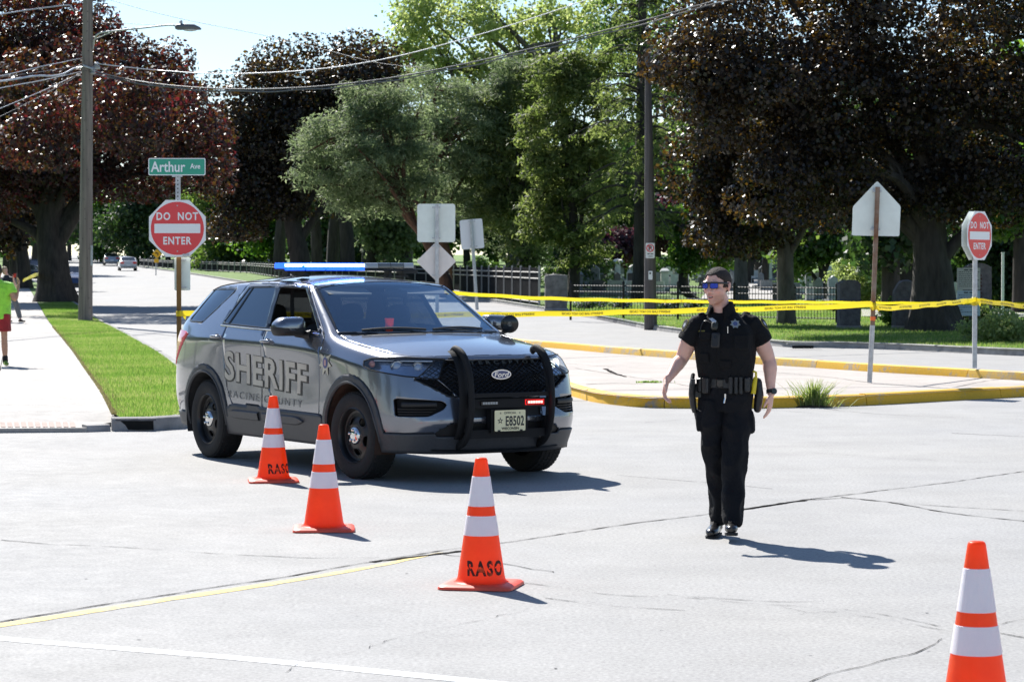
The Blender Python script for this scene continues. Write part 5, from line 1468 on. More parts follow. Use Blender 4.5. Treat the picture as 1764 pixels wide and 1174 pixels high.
def car_cage():
 """half cage (y>=0): rows r,b,c,d,e,f along stations, front and rear columns, top grid"""
 r=[(-2.16,.60,1.618),(-1.98,.655,1.648),(-1.7,.685,1.668),(-1.4,.70,1.682),(-1.0,.712,1.692),(-.55,.72,1.697),(-.1,.722,1.692),(.22,.715,1.668),(.60,.80,1.452),(.99,.865,1.222),(1.33,.855,1.172),(1.66,.845,1.135),(1.93,.815,1.100),(2.13,.72,1.072)]
 b=[(-2.41,.80,1.285),(-2.27,.875,1.295),(-1.95,.905,1.30),(-1.5,.92,1.292),(-1.05,.925,1.28),(-.55,.93,1.266),(0,.93,1.25),(.40,.925,1.238),(.76,.922,1.222),(1.08,.925,1.178),(1.42,.935,1.132),(1.74,.925,1.090),(1.98,.885,1.055),(2.17,.785,1.03)]
 c=[(-2.46,.83,1.12),(-2.3,.925,1.135),(-1.95,.975,1.155),(-1.5,.995,1.16),(-1.05,.99,1.15),(-.55,.988,1.14),(0,.985,1.128),(.42,.983,1.115),(.80,.983,1.10),(1.15,.985,1.065),(1.5,.990,1.02),(1.84,.97,.975),(2.08,.90,.94),(2.25,.79,.925)]
 d=[(-2.51,.84,.86),(-2.33,.94,.86),(-1.95,.985,.86),(-1.5,1.0,.86),(-1.05,.978,.86),(-.55,.968,.85),(0,.965,.85),(.42,.967,.84),(.83,.975,.83),(1.18,.99,.82),(1.51,1.0,.80),(1.86,.985,.78),(2.12,.915,.76),(2.29,.80,.75)]
 e=[(-2.53,.84,.58),(-2.34,.93,.56),(-1.95,.985,.55),(-1.5,1.0,.54),(-1.05,.985,.52),(-.55,.985,.50),(0,.985,.50),(.42,.985,.50),(.83,.988,.50),(1.18,.995,.50),(1.51,1.0,.50),(1.87,.99,.50),(2.14,.925,.50),(2.32,.81,.50)]
 f=[(-2.44,.80,.32),(-2.28,.89,.30),(-1.95,.93,.28),(-1.5,.94,.27),(-1.05,.93,.26),(-.55,.93,.26),(0,.93,.26),(.42,.93,.26),(.83,.93,.26),(1.18,.94,.26),(1.51,.94,.26),(1.86,.93,.26),(2.08,.87,.26),(2.24,.76,.26)]
 rows=[r,b,c,d,e,f]
 fr=[[(2.235,.52,1.075),(2.285,.26,1.078),(2.30,0,1.08)],[(2.28,.55,1.03),(2.34,.27,1.035),(2.355,0,1.037)],[(2.355,.54,.92),(2.405,.27,.92),(2.42,0,.92)],[(2.385,.54,.73),(2.43,.27,.73),(2.44,0,.73)],[(2.440,.55,.53),(2.470,.27,.53),(2.480,0,.53)],[(2.33,.52,.25),(2.36,.26,.25),(2.37,0,.25)]]
 re=[[(-2.22,.42,1.64),(-2.25,.21,1.648),(-2.26,0,1.65)],[(-2.46,.54,1.28),(-2.49,.27,1.28),(-2.50,0,1.28)],[(-2.51,.55,1.12),(-2.535,.27,1.12),(-2.54,0,1.12)],[(-2.555,.55,.86),(-2.58,.27,.86),(-2.585,0,.86)],[(-2.575,.55,.58),(-2.60,.27,.58),(-2.605,0,.58)],[(-2.48,.53,.32),(-2.50,.26,.32),(-2.505,0,.32)]]
 n=len(r)
 verts=[];idx={}
 def V(key,p):
  idx[key]=len(verts);verts.append(p)
 for k,row in enumerate(rows):
  for s,p in enumerate(row):V(('s',k,s),p)
  for i in range(3):V(('f',k,i),fr[k][i]);V(('r',k,i),re[k][i])
 crown=[.045,.055,.064,.072,.078,.078,.062,.030,.034,.035,.045,.045,.035,.012]
 xb=[-.10,-.06,-.03,0,0,0,.03,.11,.17,.24,.19,.17,.17,.17]
 for s in range(1,n-1):
  x,y,z=r[s]
  for i,fy in((2,.72),(1,.36),(0,0)):
   V(('t',i,s),(x+xb[s]*(1-fy**2),y*fy,z+crown[s]*(1-fy**2)))
 F=[]
 for k in range(5):
  for s in range(n-1):
   F.append([('s',k,s),('s',k+1,s),('s',k+1,s+1),('s',k,s+1)])
  F.append([('s',k,n-1),('s',k+1,n-1),('f',k+1,0),('f',k,0)])
  F.append([('s',k,0),('r',k,0),('r',k+1,0),('s',k+1,0)])
  for i in range(2):
   F.append([('f',k,i),('f',k+1,i),('f',k+1,i+1),('f',k,i+1)])
   F.append([('r',k,i),('r',k,i+1),('r',k+1,i+1),('r',k+1,i)])
 def T(i,s):
  if s==0:return('s',0,0)if i==3 else('r',0,2-i)
  if s==n-1:return('s',0,n-1)if i==3 else('f',0,2-i)
  return('s',0,s)if i==3 else('t',i,s)
 for s in range(n-1):
  for i in range(3):
   F.append([T(i,s),T(i+1,s),T(i+1,s+1),T(i,s+1)])
 return verts,idx,F,n
def car_shell(level=3):
 verts,idx,F,n=car_cage()
 bm=bmesh.new();bv=[bm.verts.new(p)for p in verts]
 mv=[]
 for p in verts:mv.append(bm.verts.new((p[0],-p[1],p[2]))if abs(p[1])>1e-6 else None)
 cr=bm.edges.layers.float.new('crease_edge')
 for f in F:
  ids=[idx[k]for k in f]
  bm.faces.new([bv[i]for i in ids])
  bm.faces.new([mv[i]if mv[i]is not None else bv[i]for i in reversed(ids)])
 def crease(k1,k2,w):
  for L_ in(bv,None):
   a,b=idx[k1],idx[k2]
   va=bv[a]if L_ is bv else(mv[a]or bv[a]);vb=bv[b]if L_ is bv else(mv[b]or bv[b])
   e=bm.edges.get((va,vb))
   if e:e[cr]=w
 for s in range(n-1):
  crease(('s',2,s),('s',2,s+1),.62)
  crease(('s',1,s),('s',1,s+1),.38 if s<9 else.25)
  crease(('s',5,s),('s',5,s+1),.5)
  crease(('s',0,s),('s',0,s+1),.45 if s<9 else.35)
  crease(('s',4,s),('s',4,s+1),.3)
 for k,w in((0,.75),(1,.2),(2,.5),(3,.45),(4,.65)):
  crease(('s',k,n-1),('f',k,0),w);crease(('f',k,0),('f',k,1),w);crease(('f',k,1),('f',k,2),w)
 for k,w in((0,.8),(2,.4),(3,.3)):
  crease(('s',k,0),('r',k,0),w);crease(('r',k,0),('r',k,1),w);crease(('r',k,1),('r',k,2),w)
 for i in range(3):
  a=('t',i,9);b=('s',0,9)if i==2 else('t',i+1,9)
  crease(a,b,.85)
  a=('t',i,7);b=('s',0,7)if i==2 else('t',i+1,7)
  crease(a,b,.5)
 bmesh.ops.recalc_face_normals(bm,faces=bm.faces)
 me=bpy.data.meshes.new("cage");bm.to_mesh(me);bm.free()
 o=bpy.data.objects.new("cage",me);COL.objects.link(o)
 md=o.modifiers.new("s",'SUBSURF');md.levels=level;md.render_levels=level;md.boundary_smooth='ALL'
 dg=bpy.context.evaluated_depsgraph_get()
 me2=bpy.data.meshes.new_from_object(o.evaluated_get(dg))
 bpy.data.objects.remove(o);bpy.data.meshes.remove(me)
 bm=bmesh.new();bm.from_mesh(me2);bpy.data.meshes.remove(me2)
 c=sum((f.normal.z*f.calc_center_median().z for f in bm.faces if f.calc_center_median().z>1.5),0)
 if c<0:bmesh.ops.reverse_faces(bm,faces=bm.faces[:])
 return bm
def cut(bm,lay,poly,U,Wv,filt,region,src=0):
 """trim the shell along a convex outline given in the plane U,W; faces inside get `region`"""
 A=sum(poly[i][0]*poly[(i+1)%len(poly)][1]-poly[(i+1)%len(poly)][0]*poly[i][1]for i in range(len(poly)))
 if A<0:poly=poly[::-1]
 us=[p[0]for p in poly];ws=[p[1]for p in poly]
 N=U.cross(Wv)
 def near(f):
  u=[v.co.dot(U)for v in f.verts];w=[v.co.dot(Wv)for v in f.verts]
  return max(u)>min(us)-.01 and min(u)<max(us)+.01 and max(w)>min(ws)-.01 and min(w)<max(ws)+.01
 cand=[f for f in bm.faces if f[lay]==src and filt(f)and near(f)]
 for i in range(len(poly)):
  a,b=poly[i],poly[(i+1)%len(poly)]
  P=U*a[0]+Wv*a[1];d=U*(b[0]-a[0])+Wv*(b[1]-a[1])
  if d.length<1e-6:continue
  out=d.cross(N).normalized()
  if out.dot(U*(sum(us)/len(us))+Wv*(sum(ws)/len(ws))-P)>0:out=-out
  es=set(e for f in cand for e in f.edges);vs=set(v for f in cand for v in f.verts)
  res=bmesh.ops.bisect_plane(bm,geom=list(cand)+list(es)+list(vs),plane_co=P,plane_no=out,dist=1e-5)
  fs=set(g for g in res['geom']if isinstance(g,bmesh.types.BMFace))|set(f for f in cand if f.is_valid)
  cand=[f for f in fs if(f.calc_center_median()-P).dot(out)<0]
 for f in cand:f[lay]=region
 return cand
def shrink(poly,d):
 n=len(poly);A=sum(poly[i][0]*poly[(i+1)%n][1]-poly[(i+1)%n][0]*poly[i][1]for i in range(n))
 if A<0:poly=poly[::-1]
 out=[]
 for i in range(n):
  p=Vector(poly[i]);a=(p-Vector(poly[i-1])).normalized();b=(Vector(poly[(i+1)%n])-p).normalized()
  na=Vector((-a.y,a.x));nb=Vector((-b.y,b.x));m=(na+nb)
  m=m/max(.3,m.length_squared)*2
  out.append(tuple(p+m*d))
 return out
def extract(bm,lay,regions,offset=0.0):
 """copy of the faces of the given regions as a new bmesh"""
 nb=bmesh.new();mp={}
 for f in bm.faces:
  if f[lay]in regions:
   vs=[]
   for v in f.verts:
    if v not in mp:
     mp[v]=nb.verts.new(v.co+v.normal*offset)
    vs.append(mp[v])
   try:nb.faces.new(vs)
   except ValueError:pass
 return nb
def bm_obj(nb,name,mats,parent,smooth=40,solid=0.0,smat=None):
 me=bpy.data.meshes.new(name);nb.normal_update();nb.to_mesh(me);nb.free()
 me.polygons.foreach_set("use_smooth",[True]*len(me.polygons))
 me.set_sharp_from_angle(angle=R(smooth))
 o=obj(name,me,mats,parent)
 if solid:
  if smat:me.materials.append(smat)
  md=o.modifiers.new("thickness",'SOLIDIFY');md.thickness=solid;md.offset=-1
  if smat:md.material_offset=1;md.material_offset_rim=1
  md.use_rim=True
 return o
UX,UY,UZ=Vector((1,0,0)),Vector((0,1,0)),Vector((0,0,1))
WF,WR,WZ,WRAD=1.5125,-1.5125,.378,.378
def rounded(poly,r,n=4):
 out=[];m=len(poly)
 for i in range(m):
  p=Vector(poly[i]);a=Vector(poly[i-1]);c_=Vector(poly[(i+1)%m])
  rr=min(r,(a-p).length*.45,(c_-p).length*.45)
  u=(a-p).normalized()*rr;v=(c_-p).normalized()*rr
  for q in range(n+1):
   f=q/n;out.append(tuple((p+u)*(1-f)**2+p*2*f*(1-f)+(p+v)*f**2))
 return out
def build_suv():
 a=R(-58.8)
 car=thing("patrol_car","grey sheriff patrol car with blue roof lights lit and a black push bar","patrol car",(-1.347,24.0,0),a)
 bm=car_shell(3);lay=bm.faces.layers.int.new("region")
 bm.normal_update()
 W_SIDE={-1:lambda f:f.calc_center_median().y<-.55,1:lambda f:f.calc_center_median().y>.55}
 ARCH=5;GL={};TR=7;SEAM=8;DARK=9
 for s in(-1,1):
  for wx in(WF,WR):
   c=[(wx+.442*math.cos(R(t)),WZ+.01+.442*math.sin(R(t)))for t in range(0,181,9)]+[(wx-.442,.1),(wx+.442,.1)]
   cut(bm,lay,c,UX,UZ,lambda f,s=s:f.calc_center_median().y*s>.5,ARCH)
 wq=[(-2.10,1.325),(-1.735,1.318),(-1.335,1.628),(-1.93,1.620)]
 wr=[(-1.235,1.312),(-.30,1.282),(-.445,1.652),(-1.02,1.644)]
 wfr=[(-.215,1.280),(.745,1.262),(.165,1.640),(-.345,1.654)]
 outer=[(-1.27,1.290),(.80,1.245),(.775,1.275),(.185,1.660),(-.35,1.672),(-1.05,1.662)]
 reg=20
 WIN={}
 for s in(-1,1):
  for nm,poly,rr in(("quarter_window",wq,.035),("rear_door_window",wr,.03),("front_door_window",wfr,.03)):
   reg+=1;WIN[reg]=(nm,s)
   cut(bm,lay,rounded(poly,rr),UX,UZ,W_SIDE[s],reg)
  cut(bm,lay,shrink(rounded(wq,.03),-.018),UX,UZ,W_SIDE[s],TR)
  cut(bm,lay,outer,UX,UZ,W_SIDE[s],TR)
 def wsx(y,base):
  return(1.205-.28*(abs(y)/.84)**2)if base else(.335-.10*(abs(y)/.70)**2)
 wsp=[(wsx(y,True),y)for y in np.linspace(-.80,.80,9)]+[(wsx(y,False),y)for y in np.linspace(.655,-.655,9)]
 up=lambda f:f.normal.z>.25 and.1<f.calc_center_median().x<1.35
 WS=40
 wsp=[(wsx(y,True),y)for y in np.linspace(-.80,.80,9)]+[(.292,.655),(.292,-.655)]
 cut(bm,lay,wsp,UX,UY,up,WS)
 wsp2=[(p[0]+.03,p[1]*1.03)for p in wsp[:9]]+[(.270,.685),(.270,-.685)]
 cut(bm,lay,wsp2,UX,UY,up,TR)
 cw=[(wsx(y,True)+(.085 if abs(y)<.7 else.05),y)for y in np.linspace(-.80,.80,9)]+[(.9,.80),(.9,-.80)]
 COWL=41
 cut(bm,lay,cw,UX,UY,lambda f:f.normal.z>.25 and.85<f.calc_center_median().x<1.4,COWL)
 cut(bm,lay,rounded([(-.66,1.33),(.66,1.33),(.54,1.59),(-.54,1.59)],.04),UY,UZ,lambda f:f.calc_center_median().x<-2.1,42)
 front=lambda f:f.calc_center_median().x>1.7
 GR,FOG,LOW,HL,SKID=50,51,52,53,54
 hlU=Vector((.62,-.785,0)).normalized()
 def hl_poly(s):
  return None
 for s in(-1,1):
  D=Vector((.72,s*.69,0)).normalized()
  U=Vector((-D.y,D.x,0))*s
  def uv(x,y,z):return(Vector((x,y*s,0)).dot(U),z)
  P=[uv(2.30,.50,1.052),uv(2.14,.80,1.068),uv(1.84,.955,1.055),uv(1.74,.975,1.03),uv(1.75,.975,.985),uv(1.86,.96,.955),uv(2.20,.83,.912),uv(2.33,.60,.890),uv(2.34,.56,.895)]
  P=sorted(P,key=lambda p:0)
  cut(bm,lay,P,U,UZ,lambda f,s=s:f.calc_center_median().x>1.6 and f.calc_center_median().y*s>.36 and f.calc_center_median().z<1.075,HL+(10 if s>0 else 0))
 grl=[(-.555,1.042),(.555,1.042),(.60,.895),(.46,.775),(.42,.735),(-.42,.735),(-.46,.775),(-.60,.895)]
 cut(bm,lay,grl,UY,UZ,front,GR)
 wing=lambda s:[(s*.60,.90),(s*.46,.775),(s*.44,.735),(s*.50,.745),(s*.76,.885),(s*.72,.91)]
 for s in(-1,1):cut(bm,lay,wing(s),UY,UZ,front,GR)
 cut(bm,lay,[(-.385,.72),(.385,.72),(.385,.56),(-.385,.56)],UY,UZ,front,LOW)
 for s in(-1,1):
  cut(bm,lay,rounded([(s*.895,.725),(s*.56,.705),(s*.515,.675),(s*.545,.635),(s*.68,.572),(s*.895,.572)],.022),UY,UZ,front,FOG)
 low=[(-.50,.505),(.50,.505),(.62,.43),(.60,.40),(-.60,.40),(-.62,.43)]
 cut(bm,lay,low,UY,UZ,front,LOW)
 CL=60
 cut(bm,lay,[(-3,.425),(3,.425),(3,.1),(-3,.1)],UX,UZ,lambda f:True,CL)
 for s in(-1,1):
  for wx in(WF,WR):
   c=[(wx+.515*math.cos(R(t)),WZ+.015+.515*math.sin(R(t)))for t in range(0,181,9)]+[(wx-.515,.1),(wx+.515,.1)]
   cut(bm,lay,c,UX,UZ,lambda f,s=s:f.calc_center_median().y*s>.5,CL)
  cut(bm,lay,[(-.99,.52),(-.85,.555),(.95,.535),(.99,.50),(.99,.3),(-.99,.3)],UX,UZ,W_SIDE[s],CL)
 TL=70
 for s in(-1,1):
  cut(bm,lay,[(-2.62,1.225),(-2.10,1.215),(-1.97,1.19),(-2.08,1.11),(-2.24,.97),(-2.38,.88),(-2.62,.84)],UX,UZ,W_SIDE[s],TL+(1 if s>0 else 0))
 DOOR={}
 reg=80
 dr=[(-1.33,1.30),(-1.36,1.22),(-1.12,.86),(-1.02,.72),(-.97,.44),(-.255,.44),(-.262,1.0),(-.275,1.29),(-.40,1.685),(-1.08,1.68),(-1.20,1.52)]
 df=[(-.25,.44),(.90,.44),(.935,.62),(.945,.98),(.90,1.235),(.78,1.29),(.20,1.685),(-.39,1.685),(-.268,1.29),(-.255,1.0)]
 for s in(-1,1):
  for nm,poly,wins in(("rear_door",dr,"rear_door_window"),("front_door",df,"front_door_window")):
   reg+=1
   cut(bm,lay,poly,UX,UZ,W_SIDE[s],SEAM)
   cut(bm,lay,shrink(poly,.006),UX,UZ,W_SIDE[s],reg,src=SEAM)
   DOOR[reg]=(nm,s)
 topf=lambda f:f.normal.z>.2 and f.calc_center_median().x>.95 and f.calc_center_median().z>1.0
 hp=[(1.29,0),(1.27,.45),(1.16,.70),(1.06,.825),(1.25,.845),(1.66,.835),(1.93,.80),(2.10,.72),(2.22,.54),(2.285,.27),(2.30,0)]
 hp=hp+[(x,-y)for x,y in reversed(hp[1:-1])]
 HOOD=90
 hpc=[(1.0,.0),(1.0,.822)]+hp[4:11]+hp[11:17]+[(1.0,-.822)]
 cut(bm,lay,hpc,UX,UY,topf,SEAM)
 cut(bm,lay,shrink(hpc,.006),UX,UY,topf,HOOD,src=SEAM)
 bmesh.ops.delete(bm,geom=[f for f in bm.faces if f[lay]==ARCH],context='FACES')
 bm.normal_update()
 tree_=BVHTree.FromBMesh(bm)
#parts
 body=bm_obj(extract(bm,lay,{0}),"body",[M['paint']],car,32,.025,M['inner'])
 bm_obj(extract(bm,lay,{SEAM},-.008),"panel_gap",[M['seam']],car,60)
 bm_obj(extract(bm,lay,{TR},.002),"window_trim",[M['trimblk']],car,40,.01)
 bm_obj(extract(bm,lay,{COWL},-.004),"cowl",[M['plast']],car,40)
 hood=bm_obj(extract(bm,lay,{HOOD}),"bonnet",[M['paint']],car,35,.02,M['inner'])
 bm_obj(extract(bm,lay,{WS}),"windscreen",[M['glass_ws']],car,60)
 bm_obj(extract(bm,lay,{42}),"rear_window",[M['glass_dark']],car,60)
 bm_obj(extract(bm,lay,{CL},.012),"lower_cladding",[M['clad']],car,35,.02)
 doors={}
 for rg,(nm,s)in DOOR.items():
  o=bm_obj(extract(bm,lay,{rg}),"door",[M['paint']],car,32,.03,M['inner'])
  doors[(nm,s)]=o
 for rg,(nm,s)in WIN.items():
  if nm=="front_door_window" and s==-1:continue
  par=doors.get((nm.replace("_window",""),s),car)
  mt=M['glass_dark']if nm!="front_door_window" else M['glass_ws']
  bm_obj(extract(bm,lay,{rg},-.003),"window",[mt],par,60)
 for s in(-1,1):
  pts=[]
  for t in(0,.5,1):
   x=-1.105+.165*t+.0;z=1.30+.345*t
   h=tree_.ray_cast(Vector((x,s*2,z)),Vector((0,-s,0)))
   if h[0]:pts.append(h[0]+Vector((0,s*.002,0)))
  MB().tube(pts,[(.004,.014)]*len(pts),8,up=(0,1,0)).build("division_bar",M['trimblk'],doors[("rear_door",s)])
  for poly,nm in(([(-1.26,1.286),(-.5,1.265),(.3,1.252),(.79,1.240)],"belt_strip"),):
   pts=[]
   for p in catmull([Vector((p[0],p[1],0))for p in poly],6):
    h=tree_.ray_cast(Vector((p.x,s*2,p.y)),Vector((0,-s,0)))
    if h[0]:pts.append(h[0]+Vector((0,s*.004,0)))
   MB().tube(pts,.0075,6).build(nm,M['chrome']if s<0 else M['trimblk'],car)
  pts=[]
  for t in np.linspace(0,1,8):
   x=.83-.63*t;z=1.262+.408*t
   h=tree_.ray_cast(Vector((x,s*2,z)),Vector((0,-s,0)))
   if h[0]:pts.append(h[0]+Vector((0,s*.004,0)))
  MB().tube(pts,.007,6).build("pillar_strip",M['paint'],car)
  pts=[]
  for x in np.linspace(-2.0,.24,14):
   h=tree_.ray_cast(Vector((x,s*.665,3)),Vector((0,0,-1)))
   if h[0]:pts.append(h[0]+Vector((0,0,.003)))
  MB().tube(pts,.006,6).build("roof_ditch",M['seam'],car)
 pts=[]
 for y in np.linspace(-.69,.69,13):
  h=tree_.ray_cast(Vector((-.70,y,3)),Vector((0,0,-1)))
  if h[0]:pts.append(h[0]+Vector((0,0,.001)))
 MB().tube(pts,.006,5).build("roof_seam",M['seam'],car)
 bm_obj(extract(bm,lay,{GR},-.045),"grille_back",[M['seam']],car,60)
 def front_hit(y,z):
  h=tree_.ray_cast(Vector((4,y,z)),Vector((-1,0,0)))
  return h[0]
 mb=MB()
 def in_grl(y,z):
  y=abs(y)
  if z>1.035 or z<.745:return False
  lim=np.interp(z,[.745,.775,.895,1.035],[.50,.56,.72,.57])if True else 0
  return y<lim
 st=.036
 for q in range(-60,61):
  for sg in(1,-1):
   seg_=[]
   for t in range(0,60):
    z=.735+t*.006;y=q*st*1.6+sg*(z-.74)*1.6
    if in_grl(y,z):
     p=front_hit(y,z)
     if p:seg_.append(p+Vector((-.012,0,0)));continue
    if len(seg_)>2:mb.tube(seg_[::4]+[seg_[-1]],.0042,4,cap=False)
    seg_=[]
   if len(seg_)>2:mb.tube(seg_[::4]+[seg_[-1]],.0042,4,cap=False)
 o=mb.build("grille_mesh",M['trimblk'],car);o["kind"]="stuff"
 edge=[(-.555,1.042),(.555,1.042),(.72,.91),(.76,.885),(.50,.745),(.42,.735),(-.42,.735),(-.50,.745),(-.76,.885),(-.72,.91)]
 pts=[]
 for i in range(len(edge)):
  A_,B_=Vector(edge[i]),Vector(edge[(i+1)%len(edge)])
  for t in np.linspace(0,1,8,endpoint=False):
   p=A_.lerp(B_,t);h=front_hit(p.x,p.y)
   if h:pts.append(h+Vector((.0,0,0)))
 MB().tube(pts,.006,6,closed=True).build("grille_frame",M['plast'],car,smooth=True)
 TV,TF=text_mesh("INTERCEPTOR",.052,depth=.003,bold=.0012,spacing=1.9)
 w_=max(v.x for v in TV);mb=MB();VV=[]
 for v in TV:
  y=v.x/w_*.40;z=1.022+v.y*.75
  h=front_hit(y,z);VV.append((h if h else Vector((2.3,y,z)))+Vector((.004+v.z,0,0)))
 mb.add(VV,TF).build("lettering",pm("dim_badge_letters",(.09,.085,.065),.4,.4),car)
 hb_=front_hit(0,.918);q=hb_+Vector((.006,0,0));Mf=Matrix.Translation(q)@Matrix(((0,0,1,0),(1,0,0,0),(0,1,0,0),(0,0,0,1)))
 bd=MB().prism(circle(.098,32,ry=.042),-.01,.006,Mf).build("badge",M['chrome'],car,smooth=30)
 MB().prism(circle(.088,32,ry=.033),.006,.009,Mf).build("blue_oval",pm("badge_blue",(.006,.03,.16),.2,coat=1),bd)
 mb=MB();put_text(mb,"Ford",.062,Mf@Matrix.Translation((0,0,.011))@Matrix(((1,.25,0,0),(0,1,0,0),(0,0,1,0),(0,0,0,1))),depth=.002,bold=.0005,sx=1.2)
 mb.build("lettering",M['chrome'],bd)
 bm_obj(extract(bm,lay,{LOW},-.012),"lower_intake",[M['plast']],car,60)
 bm_obj(extract(bm,lay,{FOG},-.05),"fog_pocket",[M['seam']],car,60)
 for s in(-1,1):
  mb=MB()
  for i,z in enumerate((.59,.612,.634)):
   pts=[front_hit(s*y,z)for y in np.linspace(.60+.03*(2-i),.87,6)]
   pts=[p+Vector((-.03,0,0))for p in pts if p]
   if len(pts)>2:mb.tube(pts,.006,5)
  pts=[front_hit(s*y,.672)for y in np.linspace(.60,.85,7)];pts=[p+Vector((-.012,0,0))for p in pts if p]
  mb.tube(pts,[(.022,.014)]*len(pts),10)
  mb.build("fog_slats",M['plast'],car,smooth=40)
 for z,y1 in((.515,.80),):
  pass
 for s in(-1,1):
  rg=HL+(10 if s>0 else 0)
  nb=extract(bm,lay,{rg},-.06)
  o=bm_obj(nb,"headlight_housing",[pm("lamp_housing",(.42,.47,.58),.25,.8)],car,60)
  bm_obj(extract(bm,lay,{rg},.0),"headlight_lens",[M['glass_clear']],o,60)
  rim=extract(bm,lay,{rg},.0)
  be=[e for e in rim.edges if len(e.link_faces)==1]
  mb=MB()
  for e in be:
   if e.calc_length()>.002:mb.tube([e.verts[0].co,e.verts[1].co],.006,5)
  rim.free();mb.build("headlight_rim",M['seam'],o)
  def wrap(y,z):
   D=Vector((.72,s*.69,0)).normalized();U=Vector((-D.y,D.x,0))*s
   return None
  for(x,y,z,rad,nm)in((2.16,.665,.975,.048,"projector"),(2.02,.79,.985,.052,"projector")):
   c=Vector((x,s*y,z));ax=Vector((.93,s*.36,0)).normalized()
   p_=MB().lathe([(rad*1.12,-.05),(rad*1.18,.0),(rad*1.05,.012),(rad,0),(rad*.9,-.01)],20,c,ax).build("bezel",M['chrome'],o,smooth=40)
   MB().ell(c+ax*-.002,(rad*.82,)*3,14,10).build(nm,(M['lamp_on']if s>0 else M['projector']),o,smooth=True)
  mb=MB()
  pts=[]
  for t in np.linspace(0,1,8):
   x=2.235-.42*t;y=.57+.33*t**.8
   pts.append(Vector((x,s*y,1.035)))
  mb.tube(pts,[(.006,.02)]*8,8)
  mb.build("light_guide",pm("light_guide",(.85,.90,1.0),.15),o,smooth=True)
  mb=MB()
  for t in np.linspace(.05,.95,9):
   x=2.22-.36*t;y=.58+.28*t**.8
   mb.box((x,s*y,.93),(.03,.012,.05))
  mb.build("reflector",M['chrome'],o)
  ry_=[]
  hh=tree_.ray_cast(Vector((1.80,s*2,1.005)),Vector((0,-s,0)))[0]
  if hh:MB().ell(hh+Vector((0,-s*.03,0)),(.055,.016,.032),14,8).build("side_marker",M['amber'],o,smooth=True)
 for s in(-1,1):
  o=bm_obj(extract(bm,lay,{TL+(1 if s>0 else 0)},.010),"tail_light",[M['red_lens']],car,60,.03)
 for s in(-1,1):
  c=Vector((.52,s*1.085,1.292))
  sh=MB()
  pr=[(-.145,.070),(-.12,.104),(.08,.098),(.15,.045),(.155,-.02),(.13,-.066),(-.135,-.068),(-.15,-.02)]
  V=[];secs=[(-.060,.80),(-.045,.97),(.0,1.0),(.05,.97),(.085,.86),(.105,.62),(.112,.3)]
  for dx,k in secs:
   for(yy,zz)in rounded(pr,.03,3):V.append(c+Vector((dx,s*yy*k,zz*k)))
  m=len(rounded(pr,.03,3));F=[(i*m+j,i*m+(j+1)%m,(i+1)*m+(j+1)%m,(i+1)*m+j)for i in range(len(secs)-1)for j in range(m)]
  F+=[tuple(range(m)),tuple((len(secs)-1)*m+j for j in range(m))]
  sh.add(V,F);mo=sh.build("mirror",[M['paint']],car,smooth=45,fix=True)
  V2=[v+Vector((0,0,-.0))for v in V]
  low_=MB()
  V=[]
  for dx,k in secs:
   for(yy,zz)in rounded(pr,.03,3):V.append(c+Vector((dx,s*yy*k*1.02,(min(zz,.012))*k*1.04-.002)))
  low_.add(V,F).build("mirror_base",M['plast'],mo,smooth=45,fix=True)
  MB().box(c+Vector((-.062,0,.018)),(.006,.19,.12)).build("mirror_glass",M['chrome'],mo)
  MB().tube([c+Vector((.02,-s*.06,-.045)),c+Vector((.05,-s*.14,-.062)),Vector((.63,s*.915,1.232))],[(.035,.022),(.034,.02),(.045,.03)],10).build("mirror_arm",M['plast'],mo,smooth=50)
 for s in(-1,1):
  for nm,x0,z0 in(("rear_door",-1.23,1.178),("front_door",-.14,1.158)):
   h=tree_.ray_cast(Vector((x0,s*2,z0)),Vector((0,-s,0)))[0]
   if not h:continue
   dd=doors[(nm,s)]
   pts=[h+Vector((-.085,0,.0)),h+Vector((-.075,s*.035,0)),h+Vector((0,s*.045,.001)),h+Vector((.075,s*.035,0)),h+Vector((.085,0,0))]
   ho=MB().tube(catmull(pts,4),[(.015,.010)]*17,10,up=(0,0,1)).build("handle",M['paint'],dd,smooth=60)
   MB().ell(h+Vector((0,s*.001,-.004)),(.062,.006,.030),16,8).build("handle_cup",M['seam'],ho,smooth=True)
#lettering on the side
 def side_text(mb,txt,size,x0,z0,sx,s,depth,bold,off,spacing=1.0,shear=0.0,width=None):
  shear=shear*(1 if s<0 else-1)
  TV,TF=text_mesh(txt,size,depth=0.0,bold=bold,spacing=spacing,sub=.06)
  w=max(v.x for v in TV);k=(width/2/w)if width else sx
  VV=[]
  for v in TV:
   x=x0+v.x*k*(1 if s<0 else-1);z=z0+v.y+shear*v.x*k
   h=tree_.ray_cast(Vector((x,s*2,z)),Vector((0,-s,0)))
   p=h[0]if h[0]is not None else Vector((x,s*.98,z))
   VV.append(p+Vector((0,s*off,0)))
  mb.add(VV,TF if s<0 else[tuple(f)for f in TF])
 M['gold_letter']=pm("champagne_letters",(.50,.465,.40),.45,.1,var=(4,.12))
 M['letter_edge']=pm("dark_letter_outline",(.012,.013,.015),.4)
 M['ghost']=pm("ghost_letters",(.20,.205,.215),.5,.1)
